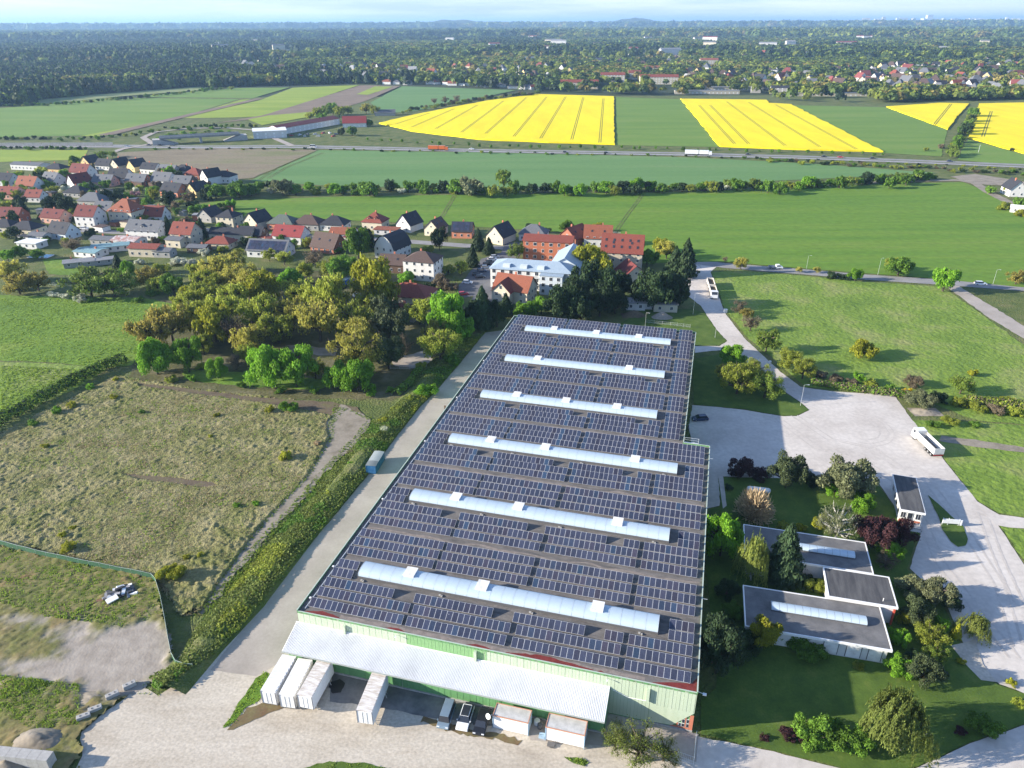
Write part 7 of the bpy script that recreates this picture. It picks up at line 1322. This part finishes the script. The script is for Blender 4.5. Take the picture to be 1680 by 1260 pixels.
# far white industrial halls
for i, (x, y, w, h, l) in enumerate([(1640, 63, 420, 26, 'huge white factory hall near the city'), (1612, 60, 130, 22, 'white hall left of the huge factory'), (446, 87, 110, 12, 'white hall in the left forest, nearer one'), (488, 88, 70, 9, 'low white hall in the left forest'), (520, 61, 110, 22, 'white high building in the left forest'), (490, 62, 80, 20, 'pale building in the left forest, left of the white high one'), (570, 64, 140, 16, 'long white hall in the middle forest'), (440, 64, 160, 12, 'low white works in the left forest'), (665, 64, 100, 10, 'white hall left of the centre hill'), (1440, 74, 90, 14, 'white building in the right forest'), (1430, 46, 260, 40, 'white power works at the city edge'), (1300, 46, 120, 22, 'pale works left of the power works'), (1045, 61, 60, 16, 'small white building in the centre forest'), (950, 51, 140, 18, 'white hall below the centre hill'), (1560, 57, 90, 10, 'white roof in the right forest'), (255, 52, 160, 18, 'white roof in the far left forest'), (872, 101, 42, 12, 'white building among the middle trees')]):
    far_box('industrial_hall', l, (x, y), w, w * .35, h, 'white', 'white', r.uniform(-8, 8), 'flat', 0, 'hall')
# town houses among trees
HT = {}
def town_mesh(rf, wl, typ, w, d, h, rise):
    k = (rf, wl, typ, w); 
    if k in HT: return HT[k]
    m = MB(); a, b = w / 2, d / 2; m.box(-a, a, -b, b, 0, h, 0)
    if typ == 'gx': m.extr([(-b - .4, h - .2), (b + .4, h - .2), (0, h + rise)], 'x', -a - .3, a + .3, 1); m.extr([(-b + .3, h), (b - .3, h), (0, h + rise - .5)], 'x', -a - .33, a + .33, 0)
    else: m.add([(-a - .4, -b - .4, h), (a + .4, -b - .4, h), (a + .4, b + .4, h), (-a - .4, b + .4, h), (-a * .35, 0, h + rise), (a * .35, 0, h + rise)], [(0, 1, 5, 4), (1, 2, 5), (2, 3, 4, 5), (3, 0, 4), (3, 2, 1, 0)], 1)
    for i in range(3): m.box(-a + w * (i + .5) / 3 - .7, -a + w * (i + .5) / 3 + .7, -b - .05, -b + .02, 1.2, 2.8, 2)
    HT[k] = m.mesh('town_house', [WM[wl], RM[rf], C_glass]); return HT[k]
r = rnd(33); RN = dict(redm='dull red', lgrey='light grey')
ZN = [((520, 132), (700, 140), (690, 110), (540, 108), 26, 'left of the white house row'), ((700, 134), (940, 140), (940, 112), (700, 112), 30, 'behind the white house row'), ((1400, 150), (1690, 160), (1700, 104), (1430, 112), 118, 'in the dense right suburb'), ((1250, 146), (1420, 152), (1420, 118), (1260, 118), 24, 'behind the grey station hall'), ((1120, 140), (1260, 146), (1260, 120), (1120, 116), 14, 'right of the apartment blocks'), ((1220, 100), (1400, 98), (1400, 90), (1220, 92), 46, 'in the distant red-roofed suburb'), ((370, 112), (470, 128), (470, 100), (380, 98), 12, 'in the left forest clearing'), ((940, 112), (1120, 116), (1120, 90), (940, 90), 14, 'above the apartment blocks')]
for a, b, c, d, n, pl in ZN:
    for i in range(n):
        s, t = r.random(), r.random(); x = (a[0] * (1 - s) + b[0] * s) * (1 - t) + (d[0] * (1 - s) + c[0] * s) * t; y = (a[1] * (1 - s) + b[1] * s) * (1 - t) + (d[1] * (1 - s) + c[1] * s) * t
        rf = ['redm', 'brown', 'grey', 'black', 'brown', 'red', 'grey', 'lgrey'][r.integers(8)]; wl = ['white', 'white', 'white', 'cream', 'yellow'][r.integers(5)]; typ = ['gx', 'hip'][r.integers(2)]; p = P(x, y)
        o = link('town_house', town_mesh(rf, wl, typ, 13, 10, 6.5, 5), None, (p[0], p[1], -.5), r.uniform(0, 3.14)); k = r.uniform(1.0, 1.5); o.scale = (k, k, k * 1.1); tag(o, f'{wl} house with {RN.get(rf, rf)} {"gabled" if typ == "gx" else "hipped"} roof {pl}', 'house', 'distant town houses')
r = rnd(91)
for i in range(70):
    x, y = r.uniform(560, 1680), 47 + 50 * r.random() ** 1.5
    if i < 14: x = r.uniform(0, 560)
    p = P(x, y); w, h = r.uniform(18, 50) * (1 + math.hypot(*p[:2]) / 6000), r.uniform(16, 26) * (1 + math.hypot(*p[:2]) / 9000); rz = r.uniform(-.5, .5)
    o = MB().box(-w / 2, w / 2, -7, 7, 0, h, 0).extr([(-7.5, h + .01), (7.5, h + .01), (0, h + 4)], 'x', -w / 2, w / 2, 1).build('apartment_block', [WM['white' if i % 4 else 'cream'], RM[['grey', 'redm', 'lgrey', 'brown'][i % 4]]], None, (p[0], p[1], -.5), rz); tag(o, f'pale block with {["grey", "dull red", "light grey", "brown"][i % 4]} roof showing above the distant woods', 'apartment block', 'pale blocks in the distant woods')
# skyline at the horizon
for i in range(64):
    x = 1180 + 510 * (i + r.random()) / 64 if i > 12 else 560 + 600 * r.random(); p = P(x, 41.5 - .004 * (x - 840)); k = 17000 / math.hypot(p[0], p[1]); p = (p[0] * k, p[1] * k, 0); h = (r.uniform(95, 165) if x > 1400 else r.uniform(85, 125)); w = r.uniform(50, 260)
    if i % 13 == 7: h *= 1.25; w = 60
    o = MB().box(-w / 2, w / 2, -25, 25, 0, h).box(-w / 5, w / 5, -12, 12, h + .01, h + 6).build('tower_block', WM['white' if i % 3 else 'tan'], None, p, r.uniform(-.2, .2)); tag(o, 'pale city block on the hazy horizon', 'building', 'skyline of the distant city')
p = P(1522, 41); k = 16500 / math.hypot(p[0], p[1]); o = MB().box(-120, 120, -60, 60, 0, 150).box(-50, 50, -40, 40, 150.01, 205).build('tower_block', WM['white'], None, (p[0] * k, p[1] * k, 0)); tag(o, 'broad white high-rise standing above the horizon skyline', 'building', 'skyline of the distant city')
for px, hgt, l in [((317, 95), 42, 'grey lattice mast rising from the left forest'), ((659, 52), 90, 'thin pale mast in the far forest'), ((1605, 250), 6, 'small pole at the right field corner')]:
    p = P(*px); o = thing('mast', l, 'mast', (p[0], p[1], -.5)); MB().tube([(0, 0, 0), (0, 0, hgt)], [1.2 if hgt > 10 else .2, .5 if hgt > 10 else .12], 5).build('pole', C_alu, o); MB().tube([(0, 0, hgt), (0, 0, hgt * 1.12)], .25 if hgt > 10 else .05, 4).build('tip', C_white, o)
# low hills on the horizon
def hill(px0, px1, dist, h, seed):
    a, b = P(px0, 60), P(px1, 60); a = np.array(a[:2]) / math.hypot(*a[:2]) * dist; b = np.array(b[:2]) / math.hypot(*b[:2]) * dist; n = 50; s = np.linspace(0, 1, n); hh = h * np.sin(PI * s) ** 1.3 * (.8 + .4 * fbm(s * 6, s * 0 + seed, seed, 4)); m = MB(); W_ = h * 9; d = (a + b) / 2; d = d / np.linalg.norm(d)
    for q, f in ((-1, 0), (-.45, .75), (0, 1), (.5, .6), (1, 0)): m.v += [(a[0] + (b[0] - a[0]) * t + d[0] * q * W_, a[1] + (b[1] - a[1]) * t + d[1] * q * W_, -2 + z * f) for t, z in zip(s, hh)]
    for j in range(4):
        for i in range(n - 1): m.f.append((j * n + i, j * n + i + 1, (j + 1) * n + i + 1, (j + 1) * n + i)); m.m.append(0)
    tag(m.build('hill', mat('forest_hill', [(.35, (.018, .032, .012)), (.65, (.045, .062, .02))], .006, 1), smooth=True), kind='structure')
hill(640, 850, 11000, 150, 3); hill(960, 1120, 12500, 165, 5); hill(400, 700, 14000, 100, 7); hill(1080, 1400, 15000, 104, 9)
# forest: leaf clumps scattered over the land behind the fields (a mass nobody could count)
def clump(name, seed, m, n, cone):
    r = rnd(seed)
    if cone: 
        z = r.random(n) ** 1.0; a = r.uniform(0, 6.28, n); R = (1 - z) ** .6 * .62 * r.uniform(.7, 1, n); C = np.stack([R * np.cos(a), R * np.sin(a), .15 + z * 1.15], 1); N = np.stack([np.cos(a), np.sin(a), np.full(n, .6)], 1)
    else:
        d = r.normal(size=(n, 3)); d[:, 2] = np.abs(d[:, 2]) * 1.1 - .25; d /= np.linalg.norm(d, axis=1, keepdims=True); l = 1 + .22 * np.sin(d[:, 0] * 5 + seed) * np.cos(d[:, 1] * 6); C = d * (l * r.uniform(.75, 1.02, n))[:, None] * np.array((.62, .62, .55)); C[:, 2] += .58; N = d + r.normal(size=(n, 3)) * .35
    V, F = leaf_quads(C, N, .34, r, .8); return bpy.data.objects.new(name, np_mesh(name, V, F, m, np.clip(.5 + .2 * r.normal(size=n), 0, 1)))
F_dark = leafmat('forest_dark', (.020, .038, .015), .1, .3); F_mid = leafmat('forest_mid', (.08, .122, .024), .28, .4); F_lite = leafmat('forest_light', (.18, .22, .032), .32, .35); F_gold = leafmat('forest_gold', (.19, .16, .04), .3, .35)
FORB = W2([(-400, 186), (0, 175), (187, 158), (330, 144), (480, 140), (560, 137), (660, 139), (850, 147), (880, 151), (1008, 155), (1120, 158), (1262, 162), (1300, 167), (1452, 170), (1540, 165.5), (1600, 166), (1680, 164), (2100, 164)])
fx = np.array([math.atan2(p[0], p[1]) for p in FORB]); fd = np.array([math.hypot(*p) for p in FORB])
CLEAR = [W2([(50, 166), (160, 154), (335, 141), (335, 149), (200, 159), (60, 173)]), W2([(1520, 86.5), (1520, 83), (1780, 79.5), (1780, 91)]), W2([(1000, 82), (1005, 77), (1115, 75), (1125, 80)])]
def forest_points(seed, d0, d1, n, half):
    r = rnd(seed); a = r.uniform(-half, half, n); d = np.sqrt(r.uniform(d0 * d0, d1 * d1, n)); ok = d > np.interp(a, fx, fd) + 4; x, y = d * np.sin(a), d * np.cos(a)
    for c in CLEAR: ok &= ~inpoly(x, y, c)
    for bx, by, bw, bh in FRONT:
        if by > 900:
            da, dr = math.atan2(bx, by), math.hypot(bx, by); q = np.abs((a - da + PI) % (2 * PI) - PI) * dr < bw * .6; ok &= ~(q & (d < dr + bw * .25) & (d > dr - min(700, dr * .16)) & (r.random(n) < .93))
    for aa, b, c, dd, n_, pl in ZN: ok &= ~(inpoly(x, y, W2([aa, b, c, dd])) & (r.random(n) < .85))
    return x[ok], y[ok], r
def make_forest(name, label, seed, d0, d1, n, size, mats, cone, half=.72, sel=None):
    x, y, r = forest_points(seed, d0, d1, n, half); 
    if sel is not None: k = sel(x, y, r); x, y = x[k], y[k]
    me = bpy.data.meshes.new(name); me.vertices.add(len(x)); me.vertices.foreach_set('co', np.column_stack([x, y, np.full(len(x), -.6)]).astype(np.float32).ravel())
    at = me.attributes.new('sc', 'FLOAT', 'POINT'); at.data.foreach_set('value', (size * r.uniform(.7, 1.25, len(x))).astype(np.float32)); o = link(name, me); tag(o, label, None, None, 'stuff')
    coll = bpy.data.collections.new(name + '_source')
    for i, m in enumerate(mats): coll.objects.link(clump(name + '_clump', seed * 10 + i, m, 62, cone))
    ng = bpy.data.node_groups.new(name + '_nodes', 'GeometryNodeTree'); ng.interface.new_socket('Geometry', in_out='INPUT', socket_type='NodeSocketGeometry'); ng.interface.new_socket('Geometry', in_out='OUTPUT', socket_type='NodeSocketGeometry')
    gi, go = ng.nodes.new('NodeGroupInput'), ng.nodes.new('NodeGroupOutput'); ip = ng.nodes.new('GeometryNodeInstanceOnPoints'); ci = ng.nodes.new('GeometryNodeCollectionInfo'); ci.inputs[0].default_value = coll; ci.inputs[1].default_value = True; ci.inputs[2].default_value = True
    na = ng.nodes.new('GeometryNodeInputNamedAttribute'); na.data_type = 'FLOAT'; na.inputs[0].default_value = 'sc'; rv = ng.nodes.new('FunctionNodeRandomValue'); rv.data_type = 'FLOAT_VECTOR'; rv.inputs[0].default_value = (0, 0, 0); rv.inputs[1].default_value = (0, 0, 6.28)
    ip.inputs['Pick Instance'].default_value = True; l = ng.links.new; l(gi.outputs[0], ip.inputs['Points']); l(ci.outputs[0], ip.inputs['Instance']); l(rv.outputs[0], ip.inputs['Rotation']); l(na.outputs[0], ip.inputs['Scale']); l(ip.outputs[0], go.inputs[0])
    md = o.modifiers.new('scatter', 'NODES'); md.node_group = ng; return o
conif = lambda x, y, r: (fbm(x * .0021, y * .0021, 61, 3) + (-.22) * np.clip((x + 250) / 900, -1, 1)) > .5
pick = lambda a: (lambda x, y, r: conif(x, y, r) if a else ~conif(x, y, r) | (r.random(len(x)) < .25))
for nm, d0, d1, n, sz in [('near', 900, 2300, 46000, 12.5), ('middle', 2300, 4800, 46000, 21), ('far', 4800, 10000, 46000, 42), ('horizon', 10000, 24000, 36000, 85)]:
    make_forest('forest', f'conifer woods, {nm} belt', 200 + int(d0), d0, d1, n, sz, [F_dark, F_dark, F_mid], nm in ('near', 'middle'), sel=pick(1))
    bright = lambda x, y, r: fbm(x * .0045, y * .0045, 71, 3) + r.normal(size=len(x)) * .05 > .5
    make_forest('forest', f'light green leafy woods and gardens, {nm} belt', 201 + int(d0), d0, d1, n, sz * .92, [F_lite, F_mid, F_gold, F_lite], False, sel=lambda x, y, r: pick(0)(x, y, r) & bright(x, y, r))
    make_forest('forest', f'dull green leafy woods and gardens, {nm} belt', 202 + int(d0), d0, d1, n, sz, [F_mid, F_dark, F_mid, F_lite], False, sel=lambda x, y, r: pick(0)(x, y, r) & ~bright(x, y, r))
label_trees()
# ---------------------------------------------------------------- haze
mb = MB(); mb.box(-46000, 46000, -46000, 46000, -4, 260); M = bpy.data.materials.new('air'); M.use_nodes = True; nt = M.node_tree; nt.nodes.clear(); vo = NN(nt, 'ShaderNodeVolumePrincipled'); vo.inputs['Color'].default_value = (.42, .68, 1, 1); vo.inputs['Density'].default_value = HAZE = 0.000075; vo.inputs['Anisotropy'].default_value = .2; ou = NN(nt, 'ShaderNodeOutputMaterial'); nt.links.new(vo.outputs[0], ou.inputs['Volume'])
tag(mb.build('haze', M), 'thin bluish air over the whole plain', None, None, 'stuff')
